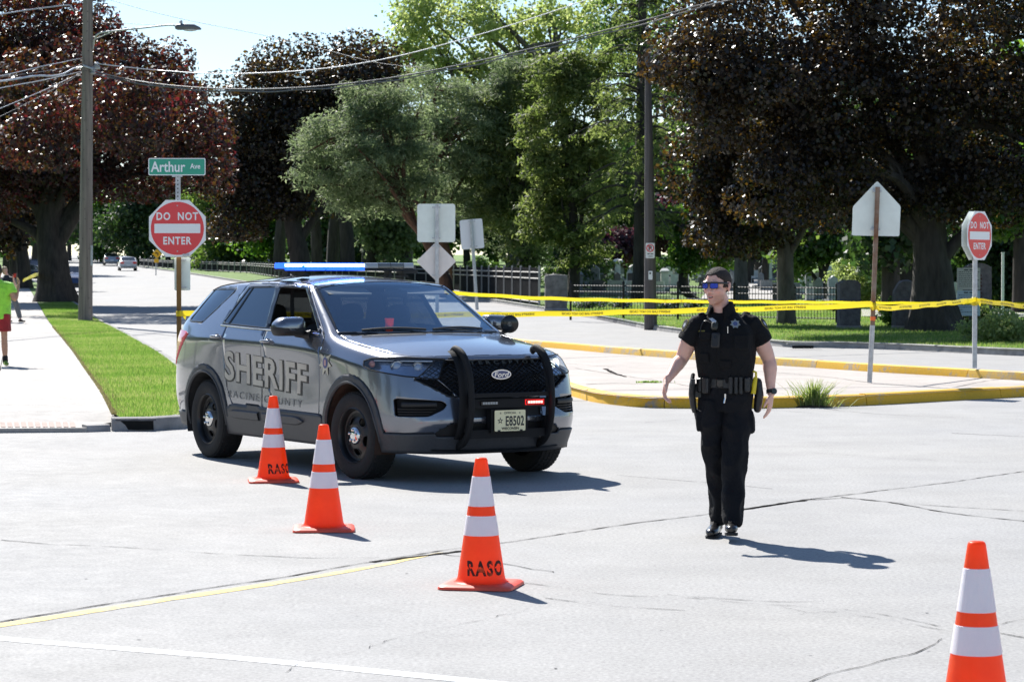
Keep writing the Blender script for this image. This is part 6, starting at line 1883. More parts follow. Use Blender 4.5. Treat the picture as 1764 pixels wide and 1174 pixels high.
 for s in(-1,1):
  mb=MB();side_text(mb,"SHERIFF",.375,-.175,.866,1,s,.0,.017,.0035,1.08,-.048,1.76);mb.build("letter_outline",M['letter_edge'],car)
  mb=MB();side_text(mb,"SHERIFF",.375,-.183,.872,1,s,.0,.0085,.0055,1.08,-.048,1.72);mb.build("side_lettering",M['gold_letter'],car)
  mb=MB();side_text(mb,"RACINE COUNTY",.098,-.20,.628,1,s,.0,-.0009,.0052,1.3,-.02,1.56);mb.build("county_lettering",M['ghost'],car)
  h=tree_.ray_cast(Vector((1.06,s*2,.995)),Vector((0,-s,0)))[0]
  if h:
   P=[]
   for i in range(14):
    rr=.125 if i%2==0 else.062;an=R(90+i*360/14);P.append((rr*math.cos(an),rr*math.sin(an)))
   def on(x,z,off):
    q_=tree_.ray_cast(Vector((x,s*2,z)),Vector((0,-s,0)))[0]
    return(q_ or Vector((x,s*.98,z)))+Vector((0,s*off,0))
   V=[on(1.06,.995,.006)]+[on(1.06+u_,.995+v_,.006)for u_,v_ in P]
   st_=MB().add(V,[(0,1+i,1+(i+1)%14)for i in range(14)]).build("wing_star",pm("star_silver_gold",(.50,.48,.42),.3,.6),car)
   V=[on(1.06,.995,.008)]+[on(1.06+.05*math.cos(R(a_)),.995+.05*math.sin(R(a_)),.008)for a_ in range(0,360,24)]
   MB().add(V,[(0,1+i,1+(i+1)%15)for i in range(15)]).build("star_centre",pm("star_blue",(.03,.05,.22),.3),st_)
   V=[on(1.06+u_,.995+v_,.010)for u_,v_ in((-.02,-.025),(.02,-.025),(.02,.025),(-.02,.025))]
   MB().add(V,[(0,1,2,3)]).build("star_shield",pm("star_red_white",(.5,.3,.3),.4),st_)
  for x0,x1 in((-.95,-.30),(-.21,.62)):
   V=[];F=[]
   for i,t in enumerate(np.linspace(0,1,9)):
    x=x0+(x1-x0)*t
    hgt=.045*min(1,min(t+.02 if x0<-.5 else 1,(1-t)+.02 if x0>-.5 else 1)*6)
    for zz,of in((.455-hgt*.9,.014),(.455-hgt*.7,.030),(.455+hgt*.7,.034),(.455+hgt,.014)):
     q_=tree_.ray_cast(Vector((x,s*2,zz)),Vector((0,-s,0)))[0]or Vector((x,s*.98,zz))
     V.append(q_+Vector((0,s*of,0)))
    if i:
     for j in range(3):F.append(((i-1)*4+j,i*4+j,i*4+j+1,(i-1)*4+j+1))
   MB().add(V,F).build("door_guard",M['clad'],car,smooth=30,fix=True)
 for s in(-1,1):
  for wx in(WF,WR):
   pts=[];pts2=[]
   for t in range(-14,195,8):
    for rr,L_ in((.455,pts),(.508,pts2)):
     x=wx+rr*math.cos(R(t));z=WZ+.01+rr*math.sin(R(t))
     if z<.285:continue
     h=tree_.ray_cast(Vector((x,s*2,z)),Vector((0,-s,0)))[0]
     if h:L_.append(h+Vector((0,s*(.012 if L_ is pts else.008),0)))
   if len(pts)>3:MB().tube(pts,.010,8).build("arch_lip",M['clad'],car,smooth=60)
   V=[];F=[]
   for i,t in enumerate(range(-20,201,10)):
    for y_ in(.975,.60):V.append((wx+.45*math.cos(R(t)),s*y_,WZ+.01+.45*math.sin(R(t))))
    if i:F.append((2*i-2,2*i-1,2*i+1,2*i))
   n_=len(V);V+=[(wx,s*.60,WZ)];F+=[(2*i-1,2*i+1,n_)for i in range(1,n_//2)]
   MB().add(V,F).build("wheel_well",pm("rusty_brown_liner",(.035,.018,.012),.9,var=(6,.5))if wx==WF else M['inner'],car)
#wheels
 def wheel(x,s,steer=0.0):
  w=bpy.data.objects.new("wheel",None);COL.objects.link(w);w.parent=car
  w.location=(x,s*.845,WRAD);w.rotation_euler=(0,0,steer)
  ax=Vector((0,s,0));q_=ax.to_track_quat('Z','X')
  prof=[(.235,-.105),(.27,-.125),(.33,-.130),(.362,-.112),(.374,-.085),(.378,-.05),(.378,.05),(.374,.085),(.362,.112),(.33,.130),(.27,.125),(.238,.108)]
  MB().lathe(prof,64,(0,0,0),ax,cap=False).build("tyre",M['tyre'],w,smooth=35)
  mb=MB()
  for k in range(56):
   an=2*math.pi*k/56
   for j,off_ in enumerate((-.085,-.042,0,.042,.085)):
    rr=.3785 if abs(off_)<.06 else.3745
    a2=an+(.028 if j%2 else 0)
    c_=q_@Vector((rr*math.cos(a2),rr*math.sin(a2),off_));rot=(q_@Vector((math.cos(a2),math.sin(a2),0))).to_track_quat('Z','Y').to_matrix()
    mb.box(c_,(.030,.030,.008),rot)
  o=mb.build("tread",M['tyre'],w);o["kind"]="stuff"
  mb=MB()
  mb.lathe([(.238,.100),(.245,.112),(.236,.118),(.228,.108),(.222,.085),(.215,.03),(.205,-.09)],48,(0,0,0),ax,cap=False)
  rim=mb.build("rim",M['rim_black'],w,smooth=35)
  V=[];F=[];nseg=80;rad=[.06,.085,.115,.14,.165,.19,.215];dep=[.070,.080,.078,.070,.058,.050,.046]
  def hole(th,r_):
   ph=(th%(2*math.pi/5))-math.pi/5
   cx_=.143;dx=r_*math.cos(ph)-cx_;dy=r_*math.sin(ph)
   return(dx/.030)**2+(dy/.046)**2<1
  rad=[.055+.0080*i for i in range(22)]
  dp=interp_tab([(.055,.075),(.09,.082),(.12,.074),(.16,.056),(.2,.05),(.23,.06)])
  for r_ in rad:
   for k in range(nseg*2):V.append(q_@Vector((r_*math.cos(math.pi*k/nseg),r_*math.sin(math.pi*k/nseg),dp(r_))))
  m=nseg*2
  for i in range(len(rad)-1):
   for k in range(m):
    th=math.pi*(k+.5)/nseg;r_=(rad[i]+rad[i+1])/2
    if hole(th,r_):continue
    F.append((i*m+k,i*m+(k+1)%m,(i+1)*m+(k+1)%m,(i+1)*m+k))
  d_=MB().add(V,F).build("disc",M['rim_black'],w,smooth=60)
  md=d_.modifiers.new("t",'SOLIDIFY');md.thickness=.012;md.offset=0
  mb=MB()
  for k in range(5):
   ph=math.pi/5+k*2*math.pi/5
   pts=[q_@Vector(((.143+.034*math.cos(a_))*math.cos(ph)-.050*math.sin(a_)*math.sin(ph),(.143+.034*math.cos(a_))*math.sin(ph)+.050*math.sin(a_)*math.cos(ph),dp(.143+.034*math.cos(a_))+.004))for a_ in np.linspace(0,2*math.pi,20,endpoint=False)]
   mb.tube(pts,.006,6,closed=True)
  mb.build("opening_edge",M['rim_black'],w,smooth=True)
  MB().lathe([(.080,.074),(.079,.096),(.066,.112),(.02,.120),(.001,.120)],28,(0,0,0),ax).build("hub_cap",M['chrome'],w,smooth=50)
  mb=MB()
  for k in range(5):
   an=2*math.pi*k/5;mb.lathe([(.012,.10),(.012,.126),(.006,.130)],8,q_@Vector((.050*math.cos(an),.050*math.sin(an),0)),ax)
  mb.build("wheel_nut",M['chrome'],w,smooth=40)
  MB().lathe([(.17,.0),(.17,.02),(.05,.03)],30,(0,0,0),ax).build("brake_disc",pm("brake_steel",(.10,.09,.085),.5,.8),w)
  return w
 wheel(WF,-1,R(5));wheel(WF,1,R(5));wheel(WR,-1);wheel(WR,1)
#underbody and interior
 MB().box((0,0,.33),(3.9,1.2,.14)).box((0,0,.40),(2.1,1.72,.16)).box((2.0,0,.36),(.5,1.2,.16)).build("underbody",M['inner'],car)
 MB().box((-.1,0,.62),(2.8,1.66,.04)).build("floor_panel",M['inner'],car)
 def seat(x,y,w=.50):
  mb=MB()
  mb.tube([(x-.02,y,.70),(x+.42,y,.74)],[(.09,w/2),(.085,w/2)],14,round_cap=True,up=(0,0,1))
  mb.tube([(x-.02,y,.72),(x-.10,y,1.0),(x-.16,y,1.27)],[(.085,w/2),(.09,w/2*.98),(.06,w/2*.78)],14,round_cap=True,up=(1,0,0))
  mb.tube([(x-.17,y,1.33),(x-.175,y,1.36),(x-.18,y,1.44)],[(.05,.115),(.06,.13),(.05,.12)],12,round_cap=True,up=(1,0,0))
  return mb.build("seat",M['inner'],car,smooth=True)
 seat(.05,-.40);seat(.05,.40);seat(-.95,-.42,.6);seat(-.95,.42,.6)
 MB().tube([(-.12,-.40,1.28),(.08,-.22,.95)],[(.006,.024)]*2,6).build("seat_belt",pm("belt_web",(.1,.1,.1),.7),car)
 MB().box((-.38,0,1.33),(.015,1.28,.03)).box((-.38,0,.98),(.015,1.3,.5)).box((-.38,-.60,1.35),(.02,.03,.55)).box((-.38,.60,1.35),(.02,.03,.55)).box((-.38,0,1.58),(.02,1.2,.05)).build("partition",M['inner'],car)
 V=[];F=[]
 for i,x in enumerate((.62,.80,.98,1.15)):
  for j,y in enumerate(np.linspace(-.80,.80,9)):
   V.append((x+.12*(1-(y/.8)**2),y*(1-.02*i),(1.04,1.222,1.232,1.20)[i]))
  if i:
   for j in range(8):F.append(((i-1)*9+j,(i-1)*9+j+1,i*9+j+1,i*9+j))
 MB().add(V,F).build("dashboard",pm("dusty_dash",(.035,.036,.038),.75),car,smooth=True)
 c=Vector((.60,.40,1.10));ax=Vector((-.88,0,.47)).normalized();q_=ax.to_track_quat('Z','Y')
 sw=MB().tube([c+q_@Vector((.185*math.cos(t),.185*math.sin(t),0))for t in np.linspace(0,2*math.pi,28,endpoint=False)],.016,8,closed=True)
 for t in(.2,2.94,4.71):sw.tube([c,c+q_@Vector((.18*math.cos(t),.18*math.sin(t),0))],[(.02,.012),(.016,.01)],6)
 sw.ell(c,(.06,.06,.04),12,8);sw.build("steering_wheel",M['plast'],car,smooth=50)
 MB().tube([(.45,-.06,1.60),(.45,.16,1.59)],[(.035,.012)]*2,8,round_cap=True,up=(0,0,1)).build("rear_view_mirror",M['plast'],car,smooth=60)
 MB().box((.34,-.40,1.615),(.16,.44,.012),Matrix.Rotation(R(18),3,'Y')).box((.34,.40,1.615),(.16,.44,.012),Matrix.Rotation(R(18),3,'Y')).build("sun_visor",pm("visor_grey",(.16,.16,.16),.8),car)
 MB().bbox((.62,.02,1.20),(.05,.24,.16),.01).build("laptop_screen",M['plast'],car)
 for y0,y1 in((-.62,-.05),(.02,.62)):
  pts=[]
  for t in np.linspace(0,1,8):
   y=y0+(y1-y0)*t;x=wsx(y,True)-.005-.035*math.sin(t*3.14)
   h=tree_.ray_cast(Vector((x,y,3)),Vector((0,0,-1)))[0]
   if h:pts.append(h+Vector((0,0,.014)))
  MB().tube(pts,.010,6).build("wiper",M['plast'],car)
#light bar
 LB=thing("x",None,None);bpy.data.objects.remove(LB)
 z0=1.855;xb_=-.42
 lbx=lambda y:xb_-.05*(abs(y)/.7)**2
 def bar(y0,y1,name,mat,dz0=-.026,dz1=.026,dx=.13,n=6):
  V=[];F=[]
  for i,y in enumerate(np.linspace(y0,y1,n)):
   x=lbx(y)
   for(a_,b_)in rounded([(-dx,dz0),(dx,dz0),(dx*.92,dz1),(-dx*.92,dz1)],.015,2):V.append((x+a_,y,z0+b_))
   m=12
   if i:
    for j in range(m):F.append(((i-1)*m+j,(i-1)*m+(j+1)%m,i*m+(j+1)%m,i*m+j))
  F+=[tuple(range(m)),tuple((n-1)*m+j for j in range(m))]
  return MB().add(V,F).build(name,mat,car,smooth=40,fix=True)
 M['blue_on']=pm("lit_blue_leds",(.02,.10,.8),.2,emit=((.30,.58,1.0),6.0))
 M['blue_edge']=pm("blue_lens_glow",(.004,.02,.35),.15,emit=((.01,.09,1.0),1.6))
 M['clear_lens']=pm("clear_lens",(.42,.43,.44),.12,coat=1);M['smoke_lens']=pm("smoked_lens",(.13,.13,.12),.15,coat=1)
 lb=bar(-.70,.71,"light_bar_base",M['plast'],-.050,-.027,.11)
 yy=-.69
 for i,(w_,mt)in enumerate([(.205,'blue_on')]*4+[(.16,'clear_lens'),(.14,'smoke_lens'),(.15,'smoke_lens'),(.12,'clear_lens')]):
  on_=mt=='blue_on'
  o=bar(yy,yy+w_-.006,"light_module",M['blue_edge' if on_ else mt],-.026,.026,.105,3)
  if on_:
   MB().box((lbx(yy+w_/2)+.104,yy+w_/2,z0+.002),(.012,w_-.006,.028)).build("led_row",M['blue_on'],o)
   MB().box((lbx(yy+w_/2),yy+w_/2,z0-.036),(.24,w_-.01,.020)).build("lens_skirt",M['blue_edge'],o)
  yy+=w_
 for y in(-.62,-.45,.45,.62):
  MB().box((lbx(y),y,z0-.075),(.10,.03,.055)).box((lbx(y)-.02,y,z0-.1),(.16,.06,.015)).build("mounting_foot",M['plast'],car)
 MB().box((lbx(0)-.02,.66,z0-.06),(.14,.16,.03)).build("side_unit",M['plast'],car)
 h=tree_.ray_cast(Vector((-1.6,0,3)),Vector((0,0,-1)))[0]
 MB().tube([h,h+Vector((-.10,0,.06))],[(.02,.03),(.008,.012)],8).build("antenna_fin",M['plast'],car)
#spot lamp on the driver side pillar
 c=Vector((.93,.985,1.315));ax=Vector((.85,-.45,-.05)).normalized()
 sp=MB().lathe([(.03,-.10),(.06,-.085),(.078,-.04),(.083,.0),(.083,.025),(.076,.03)],24,c,ax).build("spot_lamp",M['trimblk'],car,smooth=50)
 MB().lathe([(.075,.020),(.06,.027),(.02,.030),(.001,.030)],24,c,ax).build("spot_lens",pm("spot_reflector",(.30,.30,.30),.25,.7,var=(40,.6)),sp,smooth=50)
 MB().tube([c-ax*.05+Vector((0,0,-.06)),c+Vector((-.03,-.06,-.08)),(.80,.93,1.24)],.02,8).build("spot_arm",M['plast'],sp)
#push bar
 xf=2.44
 for y in(-.40,.40):
  pts=[(xf-.16,y,1.115),(xf-.10,y,1.135),(xf+.02,y,1.09),(xf+.11,y,.98),(xf+.155,y,.82),(xf+.16,y,.62),(xf+.12,y,.46),(xf+.04,y,.36),(xf-.08,y,.31)]
  pts=catmull(pts,4)
  o=MB().tube(pts,[(.024,.036)]*len(pts),12,up=(0,1,0),round_cap=True).build("push_bar_upright",M['matte_black'],car,smooth=50)
  V=[];F=[]
  for i,p in enumerate(pts[3:-3]):
   V+=[p+Vector((-.02,0,0)),p+Vector((-.09-.02*math.sin(i),0,0))]
  pts2=[p+Vector((-.075,-.03 if y<0 else.03,0))for p in pts[6:-5]]
  MB().tube(pts2,[(.045,.010)]*len(pts2),8,up=(0,1,0)).build("side_plate",M['matte_black'],o,smooth=50)
  MB().box((xf+.0,y,.50),(.24,.02,.12)).build("frame_bracket",M['matte_black'],o)
 MB().box((xf+.125,0,.752),(.055,.77,.034)).build("push_bar_rail",M['matte_black'],car)
 MB().box((xf+.10,0,.68),(.05,.76,.075)).build("light_tray",M['matte_black'],car)
 MB().box((xf+.06,0,.42),(.05,.77,.07)).build("push_bar_rail",M['matte_black'],car)
 M['red_on']=pm("lit_red_leds",(.8,.02,.02),.3,emit=((1.0,.09,.08),7.0));M['led_off']=pm("unlit_leds",(.35,.36,.36),.2)
 for y,mt,mh in((.245,'red_on',None),(-.205,'led_off',None)):
  o=MB().bbox((xf+.13,y,.684),(.022,.175,.040),.006).build("grille_light",M['trimblk'],car)
  for j in range(6):MB().box((xf+.1415,y-.0625+j*.025,.684),(.004,.020,.020)).build("led",M[mt],o)
 if True:
  MB().box((xf+.128,.245,.684),(.010,.186,.046)).build("lens_glow",pm("red_lens_lit",(.3,.01,.01),.3,emit=((1,.01,.01),.5)),car)
 Mp=Matrix.Translation((xf+.135,-.005,.532))@Matrix(((0,0,1,0),(1,0,0,0),(0,1,0,0),(0,0,0,1)))
 pl=MB().prism(rrect(.305,.178,.012),0,.003,Mp).build("number_plate",pm("plate_cream",(.88,.80,.50),.4),car)
 mb=MB()
 put_text(mb,"E8502",.115,Mp@Matrix.Translation((.047,-.003,.0045)),depth=.001,bold=.0026,sx=.62,spacing=1.06)
 put_text(mb,"OFFICIAL",.027,Mp@Matrix.Translation((0,.066,.0045)),depth=.001,bold=.0003,spacing=1.1)
 put_text(mb,"WISCONSIN",.031,Mp@Matrix.Translation((0,-.066,.0045)),depth=.001,bold=.0008)
 for x_ in(-.095,.095):put_text(mb,"*",.04,Mp@Matrix.Translation((x_,.064,.0045)),depth=.001)
 P=[]
 for i in range(10):
  rr=.030 if i%2==0 else.0125;an=R(90+i*36);P.append((-.098+rr*math.cos(an),rr*math.sin(an)))
 mb.prism(P,.003,.0045,Mp)
 mb.build("plate_print",M['letter_edge'],pl)
 P=[(-.098+p[0]*.45+.098*.45,p[1]*.45)for p in P]
 MB().prism([(p[0],p[1])for p in P],.0046,.0052,Mp).build("star_fill",pm("plate_cream2",(.88,.80,.50),.4),pl)
 mb=MB()
 for x_ in(-.11,.11):mb.box(Mp@Vector((x_,-.084,.004)),(.006,.024,.012))
 mb.build("plate_screw",M['plast'],pl)
 MB().box((xf+.08,0,.53),(.08,.36,.20)).build("plate_bracket",M['matte_black'],car)
 MB().tube([(2.30,-.62,.285),(2.40,-.3,.27),(2.42,0,.27),(2.40,.3,.27),(2.30,.62,.285)],[(.012,.03)]*5,8).build("front_lip",M['plast'],car,smooth=50)
 MB().tube([(-2.2,-.62,.28),(-2.45,-.62,.27)],.035,10).build("exhaust_tip",M['chrome'],car)
 cup=thing("paper_cup","orange cup standing on the patrol car dashboard","cup",Matrix.Translation((-1.347,24.0,0))@Matrix.Rotation(a,4,'Z')@Vector((.84,-.23,1.252)),a)
 MB().lathe([(.032,0),(.043,.122),(.045,.125),(.042,.121),(.031,.004)],20,cap=False).build("cup_wall",pm("orange_cup",(1.0,.17,.05),.45,trans=((.9,.2,.05),.4)),cup,smooth=40)
 MB().lathe([(.028,.001),(.001,.001)],20,cap=False).build("cup_base",M['white'],cup)
 bm.free()
 return car
suv=build_suv()
#people
def skin_material(name,base,lip,stub):
 m=bpy.data.materials.new(name);m.use_nodes=True
 nt=m.node_tree;N=nt.nodes;L=nt.links;b=N["Principled BSDF"]
 at_=N.new("ShaderNodeAttribute");at_.attribute_name="tone"
 mx=N.new("ShaderNodeMix");mx.data_type='RGBA';mx.inputs[6].default_value=(*base,1);mx.inputs[7].default_value=(*lip,1)
 sp=N.new("ShaderNodeSeparateColor");L.new(at_.outputs["Color"],sp.inputs[0]);L.new(sp.outputs[0],mx.inputs[0])
 m2=N.new("ShaderNodeMix");m2.data_type='RGBA';L.new(mx.outputs[2],m2.inputs[6]);m2.inputs[7].default_value=(*stub,1);L.new(sp.outputs[1],m2.inputs[0])
 tc=N.new("ShaderNodeTexCoord");nz=N.new("ShaderNodeTexNoise");nz.inputs["Scale"].default_value=18;nz.inputs["Detail"].default_value=5;L.new(tc.outputs["Object"],nz.inputs["Vector"])
 mr=N.new("ShaderNodeMapRange");mr.inputs[3].default_value=.72;mr.inputs[4].default_value=1.18;L.new(nz.outputs[0],mr.inputs[0])
 vm=N.new("ShaderNodeVectorMath");vm.operation='SCALE';L.new(m2.outputs[2],vm.inputs[0]);L.new(mr.outputs[0],vm.inputs["Scale"])
 L.new(vm.outputs[0],b.inputs["Base Color"]);b.inputs["Roughness"].default_value=.45
 b.inputs["Subsurface Weight"].default_value=.12;b.inputs["Subsurface Scale"].default_value=.01;b.inputs["Subsurface Radius"].default_value=(1,.3,.15)
 return m
M['skin']=skin_material("fair_skin",(.80,.47,.37),(.62,.20,.17),(.42,.20,.13))
M['skin2']=skin_material("tanned_skin",(.52,.28,.18),(.45,.16,.14),(.3,.15,.1))
def cloth_mat(name,col,rough=.85,wr=.5,sheen=.3):
 m=pm(name,col,rough,var=(7,.25),bump=(26,wr));m.node_tree.nodes["Principled BSDF"].inputs["Sheen Weight"].default_value=sheen
 return m
M['uniform']=cloth_mat("black_uniform",(.0045,.0045,.0055),.85,.6,.0)
M['trouser']=cloth_mat("navy_black_trousers",(.0045,.005,.0075),.85,.6,.0)
for k_ in('uniform','trouser'):M[k_].node_tree.nodes["Principled BSDF"].inputs["Specular IOR Level"].default_value=.28
M['leather']=pm("black_duty_leather",(.011,.011,.012),.4,bump=(60,.3))
def remesh(mb,voxel,name,smooth=4,wrinkle=None):
 me=mb.mesh("tmp",fix=False)
 o=bpy.data.objects.new("tmp",me);COL.objects.link(o)
 md=o.modifiers.new("r",'REMESH');md.mode='VOXEL';md.voxel_size=voxel;md.use_smooth_shade=True
 if smooth:
  ms=o.modifiers.new("s",'SMOOTH');ms.factor=.5;ms.iterations=smooth
 dg=bpy.context.evaluated_depsgraph_get()
 out=bpy.data.meshes.new_from_object(o.evaluated_get(dg));out.name=name
 bpy.data.objects.remove(o);bpy.data.meshes.remove(me)
 if wrinkle:
  amp,sc,st=wrinkle
  n=len(out.vertices);co=np.empty(n*3);out.vertices.foreach_get("co",co);co=co.reshape(-1,3)
  no=np.empty(n*3);out.vertices.foreach_get("normal",no);no=no.reshape(-1,3)
  d=np.array([mnoise.noise(Vector((p[0]*sc*st[0],p[1]*sc*st[1],p[2]*sc*st[2])))for p in co])
  d=1-np.abs(d)*2.2
  co+=no*(d*amp)[:,None]
  out.vertices.foreach_set("co",co.ravel());out.update()
 out.polygons.foreach_set("use_smooth",[True]*len(out.polygons))
 return out
def hand(mb,w,d,n,side,curl=.5,L=.185,spread=.10,thumb_out=.6):
 """w wrist, d direction of the palm, n palm normal (towards the palm side), side: +1 thumb on d x n side"""
 w=Vector(w);d=Vector(d).normalized();n=Vector(n);n=(n-d*n.dot(d)).normalized();s=d.cross(n).normalized()*side
 pl=L*.50
 mb.tube([w-d*.02,w+d*.012,w+d*pl*.55,w+d*pl],[(.026,.020),(.030,.017),(.040,.0155),(.038,.013)],14,round_cap=True,up=s)
 for k,(off,ln,r)in enumerate(((.030,.92,.0088),(.0105,1.0,.0092),(-.0095,.94,.0088),(-.029,.74,.0077))):
  b=w+d*(pl*.93)+s*off
  fd=(d+s*(off*spread/.03)).normalized()
  pts=[b-fd*.02,b];a=0;p=b
  for j,f in enumerate((.44,.31,.25)):
   a+=curl*(.55,.75,.55)[j]*(1+.15*k)
   v=fd*math.cos(a)+n*math.sin(a)
   p=p+v*(L*.47*ln*f);pts.append(p)
  mb.tube(pts,[r*1.02,r*1.05,r,r*.92,r*.74],9,round_cap=True)
 b=w+d*.022+s*.026
 v1=(d*.75+s*thumb_out+n*.25).normalized();v2=(d*.95+s*thumb_out*.45+n*.35).normalized()
 mb.tube([b-v1*.015,b+v1*.036,b+v1*.036+v2*.030,b+v1*.036+v2*.052],[.0145,.0115,.0100,.0078],9,round_cap=True)
def head_shape(mb,T):
 """adds the head; T maps head space (face towards -Y, z up) to body space"""
 def E(c,r,rot=None,seg=20,rings=14):
  t=MB().ell(c,r,seg,rings,rot);mb.add([T@p if isinstance(p,Vector)else T@Vector(p)for p in t.v],t.f)
 def Tb(p,r,**k):
  t=MB().tube(p,r,10,round_cap=True,**k);mb.add([T@Vector(q)for q in t.v],t.f)
 E((0,.014,.032),(.0755,.096,.087));E((0,-.012,.030),(.068,.080,.078))
 E((0,-.022,-.030),(.062,.074,.078));E((0,-.036,-.080),(.045,.052,.036));E((0,-.068,-.103),(.023,.020,.017))
 for s in(-1,1):
  E((s*.041,-.058,-.022),(.024,.026,.024));E((s*.033,-.084,.032),(.028,.014,.010));E((s*.041,-.020,-.070),(.015,.030,.024))
  E((s*.078,.014,-.006),(.0085,.018,.031),Matrix.Rotation(s*R(18),3,'Z'));E((s*.083,.022,.008),(.006,.015,.022),Matrix.Rotation(s*R(24),3,'Z'))
  E((s*.0115,-.099,-.031),(.0095,.0105,.008));E((s*.030,-.076,.010),(.014,.011,.010))
 Tb([(0,-.082,.020),(0,-.098,-.004),(0,-.113,-.026)],[.0085,.0092,.0125])
 E((0,-.086,-.052),(.026,.014,.014));E((0,-.0915,-.0555),(.021,.0085,.0048));E((0,-.0875,-.0745),(.019,.0085,.0062));E((0,-.080,-.090),(.020,.012,.010))
def tone(me,Tinv,face=True,stubble=.45):
 n=len(me.vertices);co=np.empty(n*3);me.vertices.foreach_get("co",co);co=co.reshape(-1,3)
 A=np.array(Tinv);h=co@A[:3,:3].T+A[:3,3]
 col=np.zeros((n,4));col[:,3]=1
 x,y,z=h.T
 lip=np.exp(-((x/.021)**2+((z+.056)/.0052)**2))+np.exp(-((x/.019)**2+((z+.0735)/.006)**2));lip=np.clip(lip*1.3,0,1)*(y<-.078)
 cheek=.40*np.exp(-(((np.abs(x)-.045)/.02)**2+((z+.03)/.022)**2))*(y<-.03)
 nose=.35*np.exp(-((x/.014)**2+((z+.028)/.015)**2))*(y<-.09)
 ear=.40*((np.abs(x)>.076)&(np.abs(z)<.04))
 col[:,0]=np.clip(lip+cheek+nose+ear,0,1)
 st=np.clip((-.040-z)/.02,0,1)*np.clip((z+.14)/.02,0,1)*np.clip((.03-y)/.03,0,1)*(np.abs(z)<.14)*stubble
 st+=stubble*1.1*np.exp(-((x/.026)**2+((z+.044)/.006)**2))*(y<-.075)
 st*=1-np.clip(lip*1.5,0,1)
 col[:,1]=st*(np.abs(x)<.09)
 a=me.color_attributes.new("tone",'FLOAT_COLOR','POINT');a.data.foreach_set("color",col.ravel().astype(np.float32))
 return h
def hair_from(me,h,keep,off,name,mat,parent,rough=.003,seed=0,thick=.012):
 """hair as a shell lifted off the head where keep(x,y,z) holds"""
 x,y,z=h.T;k=keep(x,y,z)
 bm=bmesh.new();bm.from_mesh(me);bm.verts.ensure_lookup_table();bm.faces.ensure_lookup_table()
 fs=[f for f in bm.faces if not all(k[v.index]for v in f.verts)]
 bmesh.ops.delete(bm,geom=fs,context='FACES')
 bm.normal_update()
 for v in bm.verts:
  e=v.is_boundary
  n=mnoise.noise(v.co*160+Vector((seed,0,0)))*rough
  v.co=v.co+v.normal*((off+n)if not e else.0008)
 m2=bpy.data.meshes.new(name);bm.to_mesh(m2);bm.free()
 m2.polygons.foreach_set("use_smooth",[True]*len(m2.polygons))
 return obj(name,m2,mat,parent)
def superloft(mb,rings,seg=28,p=2.5):
 """rings: (cx, cy, z, rx, ry, yaw)"""
 V=[]
 for cx,cy,z,rx,ry,yw in rings:
  for k in range(seg):
   t=2*math.pi*k/seg;c,s=math.cos(t),math.sin(t)
   u=abs(c)**(2/p)*math.copysign(1,c)*rx;v=abs(s)**(2/p)*math.copysign(1,s)*ry
   V.append((cx+u*math.cos(yw)-v*math.sin(yw),cy+u*math.sin(yw)+v*math.cos(yw),z))
 n=len(rings)
 F=[(i*seg+k,i*seg+(k+1)%seg,(i+1)*seg+(k+1)%seg,(i+1)*seg+k)for i in range(n-1)for k in range(seg)]
 F+=[tuple(range(seg-1,-1,-1)),tuple((n-1)*seg+k for k in range(seg))]
 mb.add(V,F)
def shoe(mb,heel,toe,z=0.0,pitch=0.0,L=.30):
 heel=Vector((*heel,z));d=Vector((toe[0]-heel.x,toe[1]-heel.y,0)).normalized();up=Vector((0,0,1))
 dd=(d*math.cos(pitch)+up*math.sin(pitch)).normalized();q=up-dd*up.dot(dd);q.normalize()
 P=[];Rr=[]
 for t,r,hgt in((0.0,.030,.030),(.12,.037,.042),(.35,.037,.042),(.6,.043,.036),(.8,.045,.030),(.93,.036,.026),(1.0,.022,.018)):
  P.append(heel+dd*t*L+q*(hgt+.012));Rr.append((r,hgt))
 mb.tube(P,Rr,16,up=d.cross(up))
 return heel,dd,q
